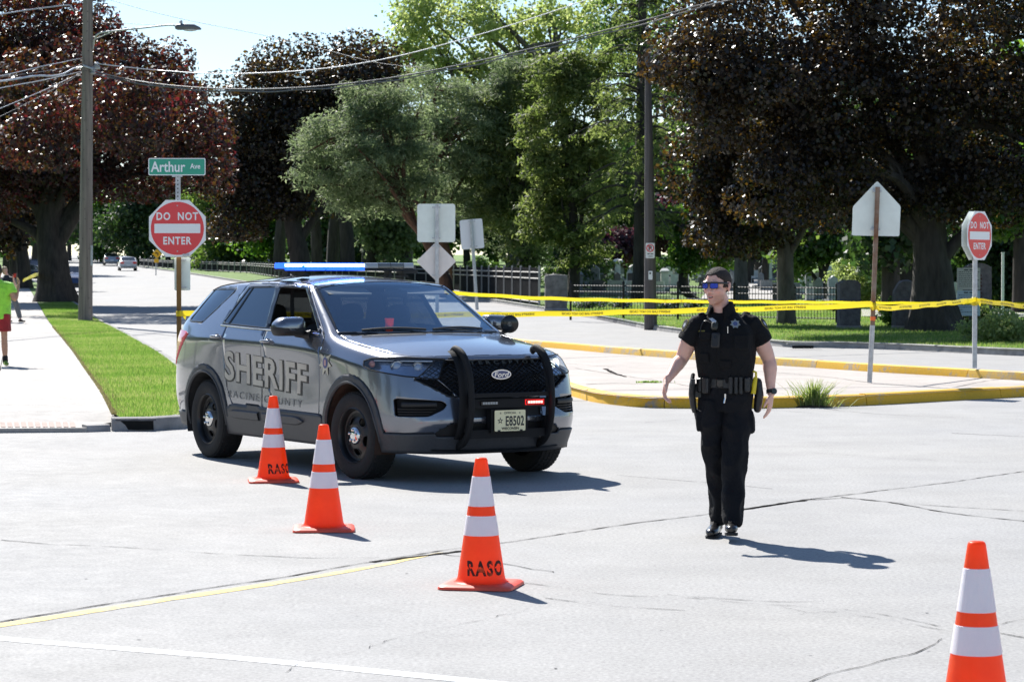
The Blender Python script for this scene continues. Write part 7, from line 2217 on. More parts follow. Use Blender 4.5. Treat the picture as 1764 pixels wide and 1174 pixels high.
def officer():
 base=Vector((1.441,17.3,0))
 t=thing("person","officer in black uniform and blue mirrored sunglasses walking towards the cones","person",base)
 yaw=R(-22)
 HT=Matrix.Translation((-.058,-.024,1.694))@Matrix.Rotation(R(-36),4,'Z')@Matrix.Rotation(R(3),4,'X')@Matrix.Scale(1.03,4)
 mb=MB();head_shape(mb,HT)
 mb.tube([(-.020,.012,1.47),(-.030,.010,1.55),(-.045,.012,1.62)],[(.060,.062),(.056,.060),(.056,.060)],16,round_cap=True)
 superloft(mb,[(0,0,.93,.15,.10,yaw),(0,0,1.05,.15,.10,yaw),(0,0,1.25,.17,.11,yaw),(-.004,0,1.40,.175,.11,yaw),(-.008,0,1.46,.13,.08,yaw),(-.015,0,1.50,.06,.06,yaw)],24,2.2)
 SL,EL,WL=Vector((-.185,.02,1.425)),Vector((-.292,.045,1.205)),Vector((-.402,-.13,1.068))
 SR,ER,WR_=Vector((.178,-.01,1.425)),Vector((.292,.02,1.205)),Vector((.306,-.035,.975))
 for S,E,W_ in((SL,EL,WL),(SR,ER,WR_)):
  m1=S.lerp(E,.5)+Vector((math.copysign(.006,E.x),-.004,0));m2=E.lerp(W_,.3)+Vector((math.copysign(.005,E.x),0,0));m3=E.lerp(W_,.65)
  mb.tube(catmull([S,m1,E,m2,m3,W_],4),[.062,.062,.061,.060,.058,.056,.053,.049,.046,.046,.0475,.0485,.048,.045,.042,.039,.036,.033,.031,.029,.027][:21],16,round_cap=True)
 hand(mb,WL,(-.22,-.25,-.94),(.93,-.3,-.2),1,.55,.19,.14,.6)
 hand(mb,WR_,(-.10,-.12,-1),(-.93,.35,0),-1,.30,.190,.08,.45)
 for P_ in([(-.085,0,.92),(-.098,-.005,.76),(-.078,.02,.55),(-.058,.05,.43),(-.044,.085,.27),(-.034,.11,.12)],[(.085,-.01,.92),(.072,-.05,.76),(.054,-.115,.545),(.048,-.13,.43),(.038,-.165,.27),(.030,-.2,.13)]):
  mb.tube(P_,[.072,.062,.046,.040,.036,.034],12,round_cap=True)
 me=remesh(mb,.0046,"body",3)
 h=tone(me,HT.inverted(),True,.62)
 body=obj("body",me,M['skin'],t)
 hair=hair_from(me,h,lambda x,y,z:((z>.080-.25*np.clip(-y-.045,0,.1))&(y<-.02)&(z>.070))|((z>.036+.7*np.clip(-y-.03,0,.05))&(y>-.066)&(y<=0)&(np.abs(z)<.2))|((np.abs(x)>.055)&(np.abs(x)<.09)&(y>-.030)&(y<.001)&(z>-.008)&(z<.2))|((y>-.0)&(z>.03)&(z<.2))|((y>.030)&(z>-.045)&(z<.2)&(np.abs(x)<.08)),.0075,"hair",pm("short_brown_hair",(.040,.028,.022),.8,var=(120,.6),bump=(420,.6)),body,.0022)
 mo=MB();mo.ell(HT@Vector((0,-.0905,-.064)),(.0190,.007,.0075),12,8,HT.to_3x3());mo.build("mouth",pm("open_mouth",(.05,.012,.012),.5),body,smooth=True)
 mo=MB();mo.ell(HT@Vector((0,-.0945,-.0618)),(.0150,.0035,.0030),10,6,HT.to_3x3());mo.build("teeth",pm("teeth",(.65,.60,.54),.3),body,smooth=True)
 H3=lambda*p:HT@Vector(p)
 sg=MB()
 sg.tube([H3(-.070,-.078,.026),H3(-.050,-.101,.030),H3(-.018,-.108,.030),H3(0,-.109,.026),H3(.018,-.108,.030),H3(.050,-.101,.030),H3(.070,-.078,.026)],[(.0055,.0035)]*7,8)
 for s in(-1,1):
  sg.tube([H3(s*.070,-.078,.026),H3(s*.078,-.045,.024),H3(s*.083,.010,.018),H3(s*.080,.030,.004)],[(.0065,.0025),(.006,.0022),(.0045,.002),(.004,.002)],8)
  P=[(s*(.034+u),-.1045+.55*max(0,abs(.034+u)-.03),v)for u,v in rrect(.052,.037,.012,4,0,.010)]
  sg.tube([H3(*p)for p in P],.0026,6,closed=True)
 gl=sg.build("sunglasses",M['trimblk'],t,smooth=50)
 for s in(-1,1):
  V=[H3(s*.034,-.106,.010)]+[H3(s*(.034+u),-.105+.55*max(0,abs(.034+u)-.03),v)for u,v in rrect(.050,.035,.011,4,0,.010)]
  n=len(V)-1
  MB().add(V,[(0,1+i,1+(i+1)%n)for i in range(n)]).build("lens",pm("blue_mirror_lens",(.03,.06,.42),.15,.7),gl,smooth=True)
 mb=MB()
 superloft(mb,[(.004,0,1.00,.176,.122,yaw),(.004,0,1.06,.180,.132,yaw),(.002,-.003,1.14,.186,.142,yaw),(-.002,-.006,1.27,.200,.150,yaw),(-.004,-.004,1.37,.198,.142,yaw),(-.006,0,1.425,.182,.120,yaw),(-.012,.002,1.470,.140,.100,yaw),(-.018,.008,1.508,.095,.076,yaw),(-.022,.014,1.520,.066,.058,yaw)],32,2.6)
 mb.tube([(-.125,.012,1.465),(-.175,.018,1.438),(-.215,.026,1.385),(-.252,.034,1.318)],[(.058,.060),(.070,.076),(.073,.082),(.075,.086)],18)
 mb.tube([(.105,.0,1.465),(.160,-.008,1.440),(.205,.004,1.390),(.240,.014,1.318)],[(.058,.060),(.070,.076),(.073,.083),(.077,.088)],18)
 me=remesh(mb,.0075,"shirt",5,(.009,7,(1.2,1.2,.8)))
 sh=obj("shirt",me,M['uniform'],t)
 bvh=BVHTree.FromPolygons([v.co for v in me.vertices],[tuple(p.vertices)for p in me.polygons])
 fd=Vector((math.sin(yaw),-math.cos(yaw),0));sd=Vector((math.cos(yaw),math.sin(yaw),0))
 def chest(px,py,off=.004):
  x=(px-1250)/255;z=(925-py)/255-.0
  hh=bvh.ray_cast(Vector((x,-1.0,z)),Vector((0,1,0)))
  return(hh[0]+Vector((0,-off,0)),hh[1])if hh[0]is not None else(Vector((x,-.15,z)),Vector((0,-1,0)))
 def frame_at(px,py,off=.004):
  p,n=chest(px,py,off);n=Vector(n).normalized();u=Vector((0,0,1)).cross(n).normalized();v=n.cross(u).normalized()
  return Matrix(((u.x,v.x,n.x,p.x),(u.y,v.y,n.y,p.y),(u.z,v.z,n.z,p.z),(0,0,0,1)))
 for(px,py,w,hg)in((1214,578,.085,.060),(1273,588,.10,.10),(1212,615,.075,.07),(1246,625,.085,.05)):
  F_=frame_at(px,py,.0);t_=MB().bbox((0,0,.002),(w,hg,.016),.006);MB().add([F_@Vector(p)for p in t_.v],t_.f).build("vest_pocket",M['uniform'],sh,smooth=30)
 mb=MB();pts=[chest(1234+.03*(py-545),py,.002)[0]for py in range(548,640,8)];mb.tube(pts,[(.004,.014)]*len(pts),8,up=(0,-1,0));mb.build("placket",M['uniform'],sh,smooth=40)
 V=[];F=[];NN=26;cc=Vector((-.030,.010,0))
 for i in range(NN+1):
  a=R(-90+32)+(2*math.pi-R(64))*i/NN+yaw*1.2
  fr=1-min(1,min(i,NN-i)/5)
  dx,dy=math.cos(a),math.sin(a)
  V+=[cc+Vector((dx*.064,dy*.064,1.515-.02*fr)),cc+Vector((dx*.068,dy*.070,1.590-.045*fr)),cc+Vector((dx*.077,dy*.080,1.588-.047*fr)),cc+Vector((dx*(.098+.016*fr),dy*(.098+.026*fr),1.516-.062*fr))]
  if i:
   for j in range(3):F.append(((i-1)*4+j,i*4+j,i*4+j+1,(i-1)*4+j+1))
 o=MB().add(V,F).build("collar",M['uniform'],sh,smooth=50)
 md=o.modifiers.new("t",'SOLIDIFY');md.thickness=.004
 for sx in(-1,1):
  a=Vector((-.10 if sx<0 else.065,0,1.512));b=Vector((-.185 if sx<0 else.165,.0,1.487))
  hs_=[]
  for f in np.linspace(0,1,6):
   p=a.lerp(b,f);q_=bvh.ray_cast(Vector((p.x,.004,2)),Vector((0,0,-1)))[0]
   if q_:hs_.append(q_+Vector((0,0,.003)))
  MB().tube(hs_,[(.004,.022)]*len(hs_),8,up=(0,0,1)).build("epaulette",M['uniform'],sh,smooth=40)
  MB().ell(hs_[0],(.006,.006,.003),8,5).build("button",pm("dull_gold",(.4,.3,.1),.4,.8),sh)
 Fm=frame_at(1263.5,557,.004);P=[]
 for i in range(14):rr=.036 if i%2==0 else.024;an=R(90+i*360/14);P.append((rr*math.cos(an),rr*math.sin(an)))
 bd=MB().prism(P,0,.004,Fm).build("badge",pm("badge_metal",(.55,.52,.45),.35,.85),sh)
 MB().prism(circle(.015,20),.004,.006,Fm).build("badge_centre",pm("badge_blue_enamel",(.08,.10,.22),.3),bd)
 o=MB();
 for k in range(8):an=R(k*45);o.prism([(p[0]+.027*math.cos(an),p[1]+.027*math.sin(an))for p in circle(.003,6)],.004,.006,Fm)
 o.build("badge_bead",pm("badge_gold",(.5,.38,.15),.4,.8),bd)
 p,n=chest(1250.5,567,.006);MB().tube([p+Vector((0,0,.022)),p+Vector((0,0,-.022))],.003,6).build("pen",M['chrome'],sh)
 mb=MB();F_=frame_at(1207,569.5,.012)
 for k in range(6):mb.prism(rrect(.007,.012-.002*(k%2),.001,1,(k-2.5)*.0105),0,.0015,F_)
 mb.build("name_strip",pm("gold_thread",(.32,.25,.05),.6),sh)
 Fm=frame_at(1231,585,.012);t_=MB().bbox((0,0,.008),(.062,.100,.026),.008)
 cm=MB().add([Fm@Vector(p)for p in t_.v],t_.f).build("body_camera",M['plast'],sh,smooth=30)
 MB().prism(circle(.009,14,0,.022),.020,.024,Fm).build("camera_lens",M['trimblk'],cm)
 Fm=frame_at(1229.5,561,.012);t_=MB().bbox((0,0,.010),(.045,.060,.030),.010)
 mc=MB().add([Fm@Vector(p)for p in t_.v],t_.f).build("microphone",pm("dark_olive_plastic",(.03,.03,.022),.5),sh,smooth=30)
 V=[Fm@Vector(q)for q in((-.045,.050,.012),(-.02,.055,.014),(.012,.030,.022),(.006,.012,.026),(-.016,.022,.022))]
 MB().add(V,[(0,1,2,3,4)]).build("mic_glint",pm("glint_white",(.7,.7,.68),.15,.6),mc)  # pale shiny facet painted in as the white glint above the microphone
 MB().tube(catmull([chest(1225,556,.012)[0],chest(1214,552,.016)[0],chest(1207,560,.012)[0],chest(1204,580,.010)[0]],5),.004,6).build("cord",M['black'],sh)
 for sx,px,py,wx in((1,1311,559,1.0),(-1,1183,561,.8)):
  x=(px-1250)/255;z=(925-py)/255
  dirx=-sx
  hh=bvh.ray_cast(Vector((x+sx*.12,-.30,z+.02)),Vector((-sx*.36,1,-.05)).normalized())
  if hh[0]is None:continue
  p=hh[0];n=Vector(hh[1]).normalized();n=(n+Vector((sx*.3,-.3,0))).normalized();u=Vector((0,0,1)).cross(n).normalized();v=n.cross(u).normalized()
  Fm=Matrix(((u.x,v.x,n.x,p.x),(u.y,v.y,n.y,p.y),(u.z,v.z,n.z,p.z),(0,0,0,1)))
  out_=[(-.034,.030),(-.020,.042),(0,.046),(.020,.042),(.034,.030),(.036,-.008),(.022,-.030),(0,-.046),(-.022,-.030),(-.036,-.008)]
  pt=MB().prism([(a*wx,b)for a,b in out_],-.002,.0035,Fm).build("shoulder_patch",pm("patch_gold_edge",(.30,.24,.06),.7),sh)
  MB().prism([(a*wx*.84,b*.84)for a,b in out_],.0035,.0048,Fm).build("patch_field",pm("patch_black",(.012,.012,.014),.8),pt)
  P=[]
  for i in range(14):rr=.020 if i%2==0 else.012;an=R(90+i*360/14);P.append((rr*math.cos(an)*wx,rr*math.sin(an)))
  MB().prism(P,.0048,.0060,Fm).build("patch_star",pm("patch_silver",(.45,.46,.50),.5),pt)
 mb=MB()
 superloft(mb,[(.004,0,.86,.165,.115,yaw),(.004,0,.95,.180,.125,yaw),(.004,0,1.03,.176,.122,yaw)],28,2.4)
 L1=[(-.080,.0,.92),(-.098,-.005,.76),(-.090,.010,.64),(-.078,.020,.55),(-.058,.050,.43),(-.044,.085,.27),(-.034,.110,.095)]
 L2=[(.085,-.010,.92),(.072,-.050,.76),(.060,-.085,.64),(.054,-.115,.545),(.048,-.130,.43),(.038,-.165,.27),(.030,-.200,.105)]
 mb.tube(L1,[(.105,.092),(.095,.080),(.084,.068),(.078,.062),(.074,.054),(.070,.049),(.072,.048)],20,up=(0,1,0))
 mb.tube(L2,[(.108,.098),(.100,.092),(.092,.082),(.086,.076),(.082,.071),(.078,.062),(.078,.055)],20,up=(0,1,0))
 mb.box((-.170,.0,.785),(.045,.12,.13));mb.box((.158,-.03,.785),(.045,.12,.13))
 me=remesh(mb,.0085,"trousers",4,(.018,5.5,(1.6,1.6,1.2)))
 obj("trousers",me,M['trouser'],t)
 V=[];F=[];NB=40
 for i in range(NB):
  a=2*math.pi*i/NB;c_,s_=math.cos(a),math.sin(a)
  for zz,rr in((1.015,1.05),(1.015,1.10),(1.073,1.10),(1.073,1.05)):
   u=c_*.178*rr;v=s_*.128*rr;V.append((.004+u*math.cos(yaw)-v*math.sin(yaw),u*math.sin(yaw)+v*math.cos(yaw),zz))
 for i in range(NB):
  for j in range(4):F.append((i*4+j,i*4+(j+1)%4,((i+1)%NB)*4+(j+1)%4,((i+1)%NB)*4+j))
 belt=MB().add(V,F).build("duty_belt",M['leather'],t,smooth=40)
 def on_belt(deg,w,hgt,d,zc,name,mat=None,out=.0,b=.008):
  a=R(deg);p=Vector((math.cos(a)*(.196+out+d/2-.01),math.sin(a)*(.142+out+d/2-.01),0))
  p=Matrix.Rotation(yaw,3,'Z')@p+Vector((.004,0,zc+.018));nrm=Matrix.Rotation(yaw,3,'Z')@Vector((math.cos(a)/.196,math.sin(a)/.142,0)).normalized()
  rot=Matrix.Rotation(math.atan2(nrm.y,nrm.x)+R(90),3,'Z')
  return MB().bbox(p,(w,d,hgt),b,rot).build(name,mat or M['leather'],belt,smooth=30)
 on_belt(-90,.052,.058,.014,1.029,"buckle",pm("dull_buckle",(.06,.055,.05),.35,.6))
 for dg_ in(-68,-58,-48):on_belt(dg_,.028,.125,.034,1.015,"magazine_pouch")
 on_belt(-119,.055,.11,.038,1.012,"pouch");on_belt(-137,.05,.10,.038,1.012,"pouch");on_belt(-34,.045,.10,.04,1.02,"pouch");on_belt(60,.07,.09,.04,1.01,"pouch");on_belt(110,.07,.09,.04,1.01,"pouch")
 k=MB();k.tube([chest(1246,676,.02)[0]+Vector((0,-.02,0)),Vector((-.016,-.17,.95)),Vector((-.024,-.172,.915))],.006,6);k.build("key_clip",M['chrome'],belt)
 hx=Vector((-.222,.0,.99))
 ho=MB();ho.tube([hx+Vector((.004,-.005,.05)),hx+Vector((-.004,-.01,-.02)),hx+Vector((.004,-.01,-.10)),hx+Vector((.016,-.008,-.145))],[(.042,.026),(.040,.024),(.030,.021),(.022,.017)],12,up=(0,-1,0));ho.box(hx+Vector((.03,0,.0)),(.05,.06,.09))
 ho.build("holster",M['leather'],belt,smooth=45)
 pg=MB();pg.tube([hx+Vector((-.006,.005,.045)),hx+Vector((.006,.045,.105))],[(.022,.014),(.026,.014)],10,up=(0,1,0));pg.box(hx+Vector((0,-.01,.062)),(.026,.11,.036));pg.build("pistol_grip",M['plast'],belt,smooth=40)
 tx=Vector((.180,-.115,1.03))
 ts=MB();ts.tube([tx+Vector((.012,.0,.055)),tx+Vector((.002,-.012,.0)),tx+Vector((-.004,-.014,-.055))],[(.012,.014),(.017,.017),(.016,.016)],10);ts.tube([tx+Vector((-.004,0,.095)),tx+Vector((.014,-.004,.09)),tx+Vector((.016,0,.055))],.008,8)
 ts.build("stun_device",pm("yellow_plastic",(.72,.55,.01),.4),belt,smooth=50)
 MB().tube([(.212,-.05,1.05),(.222,-.05,.96),(.212,-.05,.87)],[(.040,.030),(.045,.032),(.030,.026)],12,round_cap=True,up=(0,-1,0)).build("equipment_pouch",M['leather'],belt,smooth=50)
 wd=(WR_-ER).normalized();wc=WR_-wd*.012
 wt=MB().tube([wc-wd*.012,wc+wd*.012],[.0335,.0335],16).build("watch_strap",M['plast'],t,smooth=40)
 q_=Vector((.45,-.9,.1)).normalized()
 MB().prism(circle(.021,18),.028,.042,Matrix.Translation(wc)@q_.to_track_quat('Z','Y').to_matrix().to_4x4()).build("watch_case",M['trimblk'],wt,smooth=30)
 for nm,heel,toe,z,pt in(("l",(-.036,.175),(-.105,-.10),.0,0),("r",(.034,-.130),(.004,-.43),.022,R(7))):
  mb=MB();hl,dd,q_=shoe(mb,heel,toe,z,pt)
  mb.tube([hl+dd*.06+q_*.05,hl+dd*.055+q_*.10,hl+dd*.05+q_*.15],[.045,.044,.046],14)
  me=remesh(mb,.007,"boot",3);o=obj("boot",me,pm("polished_black_boot",(.012,.012,.013),.28,coat=.4),t)
  mb=MB();n_=[]
  for tt,r in((0,.022),(.06,.033),(.35,.034),(.62,.043),(.82,.044),(.95,.033),(1.0,.016)):n_.append((tt*.30,r))
  sv=dd.cross(q_).normalized();P=[hl+dd*a+sv*b for a,b in n_]+[hl+dd*a-sv*b for a,b in reversed(n_)]
  V=[p+q_*.017 for p in P]+[p+q_*.0 for p in P];m=len(P)
  mb.add(V,[tuple(range(m)),tuple(range(2*m-1,m-1,-1))]+[(i,(i+1)%m,m+(i+1)%m,m+i)for i in range(m)]).build("sole",M['tyre'],o,fix=True)
  mb=MB()
  for j in range(5):
   c_=hl+dd*(.10+.024*j)+q_*(.108-.006*j);mb.tube([c_-sv*.022,c_+q_*.004,c_+sv*.022],.0028,5)
  mb.build("lace",M['black'],o)
 return t
officer()
def bystander(name_label,base,J,skin,tops,bottoms,shoes_,hairm,head_yaw,voxel=.011,hairfn=None,sleeve=True):
 t=thing("person",name_label,"person",base)
 HT=Matrix.Translation(J['head'])@Matrix.Rotation(head_yaw,4,'Z')
 mb=MB();head_shape(mb,HT)
 hd=Vector(J['head']);nk=Vector(J['neck'])
 mb.tube([nk-Vector((0,0,.05)),nk+Vector((0,0,.04)),hd-Vector((0,-.01,.06))],[.06,.055,.055],12,round_cap=True)
 cx,cy,zt,zb_=nk.x,nk.y,nk.z,J['hipz'];yw=J['yaw'];w=J['w']
 superloft(mb,[(cx,cy,zb_-.05,w*.85,.10,yw),(cx,cy,(zt+zb_)/2,w*.88,.11,yw),(cx,cy,zt-.12,w*.95,.11,yw),(cx,cy,zt,.06,.06,yw)],20,2.2)
 for k in('armA','armB'):
  S,E,W_=[Vector(p)for p in J[k]]
  mb.tube(catmull([S,E,W_],5),[.056,.053,.05,.047,.044,.042,.043,.042,.038,.033,.028][:11],12,round_cap=True)
  hand(mb,W_,J[k+'d'],J[k+'n'],1,.6,.18)
 for k in('legA','legB'):
  a,b,c=[Vector(p)for p in J[k]]
  mb.tube(catmull([a,b,c],5),[.085,.08,.075,.068,.06,.055,.056,.058,.052,.044,.038][:11],12,round_cap=True)
 me=remesh(mb,.008,"body",2);h=tone(me,HT.inverted(),True,.0)
 body=obj("body",me,skin,t)
 hair_from(me,h,hairfn or(lambda x,y,z:((z>.07)&(y<0)&(z<.2))|((y>-.01)&(z>-.06)&(z<.2)&(np.abs(x)<.1))),.014,"hair",hairm,body,.006)
 for s in(-1,1):MB().ell(HT@Vector((s*.031,-.086,.010)),(.011,.006,.006),10,6).build("eye",pm("eye",(.05,.04,.035),.2),body)
 mb=MB()
 superloft(mb,[(cx,cy,tops['z0'],w*1.06,.150,yw),(cx,cy,(tops['z0']+zt)/2,w*1.05,.148,yw),(cx,cy,zt-.14,w*1.05,.140,yw),(cx,cy,zt-.06,w*.88,.12,yw),(cx,cy,zt-.01,.085,.08,yw),(cx,cy,zt+.015,.068,.066,yw)],24,2.3)
 for k in('armA','armB'):
  S,E,W_=[Vector(p)for p in J[k]];f=tops['sleeve']
  c0=Vector((cx,cy,zt-.08))
  e=S.lerp(E,min(1,f));pts=[c0.lerp(S,.6),S,e];rr=[.07,.085,.09]
  if f>1:pts.append(E.lerp(W_,f-1));rr=[.07,.075,.065,.05]
  mb.tube(pts,rr,14)
 obj("top",remesh(mb,voxel,"top",4,(.008,6,(1,1,.7))),tops['mat'],t)
 mb=MB()
 superloft(mb,[(cx,cy,zb_-.14,w*.93,.14,yw),(cx,cy,zb_-.02,w*.95,.14,yw),(cx,cy,zb_+.08,w*.9,.13,yw)],22,2.3)
 for k in('legA','legB'):
  a,b,c=[Vector(p)for p in J[k]];f=bottoms['len']
  if f<=1:mb.tube([a,a.lerp(b,f)],[.115,.12],16)
  else:mb.tube([a,b,b.lerp(c,min(.97,f-1))],[.11,.082,.068],16)
 obj("trousers" if bottoms['len']>1 else "shorts",remesh(mb,voxel,"bottoms",3,(.008,6,(1,1,.7))),bottoms['mat'],t)
 for k in('legA','legB'):
  c=Vector(J[k][2]);d=Vector(J['footd']).normalized()
  mb=MB();hl,dd,q_=shoe(mb,(c.x-d.x*.07,c.y-d.y*.07),(c.x+d.x,c.y+d.y),0,0,.29);mb.tube([c+Vector((0,0,-.04)),c+Vector((0,0,.01))],[.045,.045],12)
  o=obj("shoe",remesh(mb,.010,"shoe",2),shoes_['mat'],t)
  if shoes_.get('sock'):MB().tube([c+Vector((0,0,-.02)),c+Vector((0,0,.06))],[.050,.048],12,round_cap=True).build("sock",shoes_['sock'],t,smooth=True)
 return t
b=G(-2,630,.13);b.z=H(b.y)+.13
k=b.y/4418
X_=lambda px:(px+2)*k
bystander("person in lime shirt and red shorts cut off by the picture's left edge",b,dict(head=(-.02,.02,1.70),neck=(-.01,0,1.53),hipz=.98,yaw=R(15),w=.215,armA=((.20,.0,1.43),(.30,-.05,1.19),(.33,.13,1.44)),armAd=(.1,.5,.8),armAn=(-1,0,0),armB=((-.21,.0,1.43),(-.28,-.02,1.18),(-.18,.20,1.38)),armBd=(.3,.6,.6),armBn=(1,0,0),legA=((.10,0,.93),(.10,.0,.52),(.12,-.02,.10)),legB=((-.10,0,.93),(-.12,.02,.52),(-.13,.06,.10)),footd=(.35,-1,0)),M['skin2'],dict(z0=.84,sleeve=.55,mat=cloth_mat("lime_shirt",(.36,.85,.06),.7,.8)),dict(len=.75,mat=cloth_mat("dark_red_shorts",(.30,.008,.012),.7,.3)),dict(mat=pm("black_lime_trainer",(.03,.05,.02),.6,var=(18,.2),col2=(.45,.7,.05)),sock=pm("black_sock",(.015,.015,.016),.9)),pm("dark_hair",(.05,.035,.025),.7,bump=(200,.7)),R(160))
b=G(24,555,.13)
bystander("blonde person in black top raising a red cup behind the lime shirt",b,dict(head=(-.28,0,1.62),neck=(-.22,0,1.46),hipz=.95,yaw=R(25),w=.17,armA=((-.06,-.05,1.36),(.08,-.12,1.15),(.02,-.16,1.34)),armAd=(.1,0,1),armAn=(-.6,0,.3),armB=((-.38,.05,1.36),(-.42,.0,1.10),(-.34,-.16,1.0)),armBd=(.3,-.6,-.6),armBn=(1,0,0),legA=((-.06,-.05,.90),(.10,-.02,.50),(.20,.0,.09)),legB=((-.22,.05,.90),(-.26,.02,.50),(-.22,.06,.09)),footd=(.8,-.6,0)),M['skin'],dict(z0=.98,sleeve=.5,mat=cloth_mat("black_top",(.014,.016,.024),.8,.3)),dict(len=1.9,mat=cloth_mat("grey_trousers",(.17,.17,.18),.8,.3)),dict(mat=pm("dark_shoe",(.03,.025,.025),.6)),pm("blonde_hair",(.42,.31,.19),.6,var=(60,.3),bump=(200,.7)),R(50),hairfn=lambda x,y,z:((z>.055)&(y<0)&(z<.2))|((y>-.02)&(z>-.12)&(z<.2)&(np.abs(x)<.1)))
c=thing("cup","red cup held up by the blonde person on the left","cup",b+Vector((.08,-.22,1.40)))
MB().lathe([(.032,0),(.045,.13),(.043,.128),(.030,.003)],14,cap=False).build("cup_wall",pm("red_cup",(.6,.03,.02),.4),c,smooth=40)
MB().lathe([(.031,.002),(.001,.002)],14,cap=False).build("cup_base",M['white'],c)
#cones
def cone_body_mat():
 m=pm("cone_orange",(1.0,.125,.02),.42,var=(11,.13),trans=((1.0,.19,.03),.5),coat=.15)
 return m
M['cone']=cone_body_mat()
M['cone_base']=pm("cone_base_orange",(.90,.10,.05),.5,var=(8,.12))
def sleeve_mat():
 m=pm("reflective_collar",(.93,.94,1.0),.45,var=(9,.03),bump=(220,.25),trans=((.9,.95,1.0),.12))
 return m
M['collar']=sleeve_mat()
M['stencil']=worn_paint("stencil_paint",(.035,.012,.008),(.80,.09,.015),.56,.05,28)
CH_=.735
def cone_r(z):return.138+(.034-.138)*(z-.04)/(CH_-.04)
def make_cone(px,py,label,rz=0.0,text_deg=None,scale=1.0,z=0):
 b=G(px,py)
 t=thing("traffic_cone",label,"traffic cone",b,rz,"orange cones placed across the road")
 w=.43
 mb=MB();P0=rrect(w,w,.05,5);P1=rrect(w*.985,w*.985,.05,5);P2=rrect(w*.93,w*.93,.045,5);P3=rrect(w*.80,w*.80,.06,5)
 V=[(x,y,0.004)for x,y in P0]+[(x,y,.018)for x,y in P1]+[(x,y,.026)for x,y in P2]+[(x,y,.030)for x,y in P3]
 n=len(P0);F=[(k*n+i,k*n+(i+1)%n,(k+1)*n+(i+1)%n,(k+1)*n+i)for k in range(3)for i in range(n)]+[tuple(range(n-1,-1,-1)),tuple(3*n+i for i in range(n))]
 mb.add(V,F).build("base",M['cone_base'],t,smooth=30)
 prof=[(.160,.029),(.147,.036),(.139,.046)]+[(cone_r(z_),z_)for z_ in np.linspace(.06,CH_-.012,24)]+[(.0325,CH_-.004),(.027,CH_),(.010,CH_+.001),(.0005,CH_+.001)]
 mb=MB();mb.lathe(prof,48,cap=False);mb.build("cone_shell",M['cone'],t,smooth=40)
 def band(z0,z1,nm):
  pr=[(cone_r(z0)+.0004,z0-.001),(cone_r(z0)+.0022,z0)]+[(cone_r(z_)+.0022,z_)for z_ in np.linspace(z0,z1,6)[1:-1]]+[(cone_r(z1)+.0022,z1),(cone_r(z1)+.0004,z1+.001)]
  MB().lathe(pr,48,cap=False).build(nm,M['collar'],t,smooth=50)
 band(.298,.408,"reflective_band");band(.463,.630,"reflective_band")
 if text_deg is not None:
  TV,TF=text_mesh("RASO",.112,depth=0.0,bold=.0042,sub=.02,spacing=1.22,sx=.72)
  V=[]
  for v in TV:
   z_=.118+v.y;r_=cone_r(z_)+.0018;a=R(text_deg)+v.x/r_
   V.append((r_*math.cos(a),r_*math.sin(a),z_))
  F=[]
  for f in TF:
   zc=sum(V[i][2]for i in f)/3
   if abs(zc-.118-.004)<.0022:continue
   F.append(f)
  MB().add(V,F).build("stencil_lettering",M['stencil'],t)
 return t
make_cone(471,829,"traffic cone furthest from us and beside the patrol car's doors, stencilled in black",R(8),-90+14-8+22)
make_cone(558,912.5,"traffic cone without lettering in front of the patrol car's front wheel",R(4))
make_cone(829,1010,"traffic cone in the middle foreground with black stencilled letters",R(-12),-90+12+14)
make_cone(1681,1254,"nearest traffic cone cut off by the bottom right of the picture",R(6))
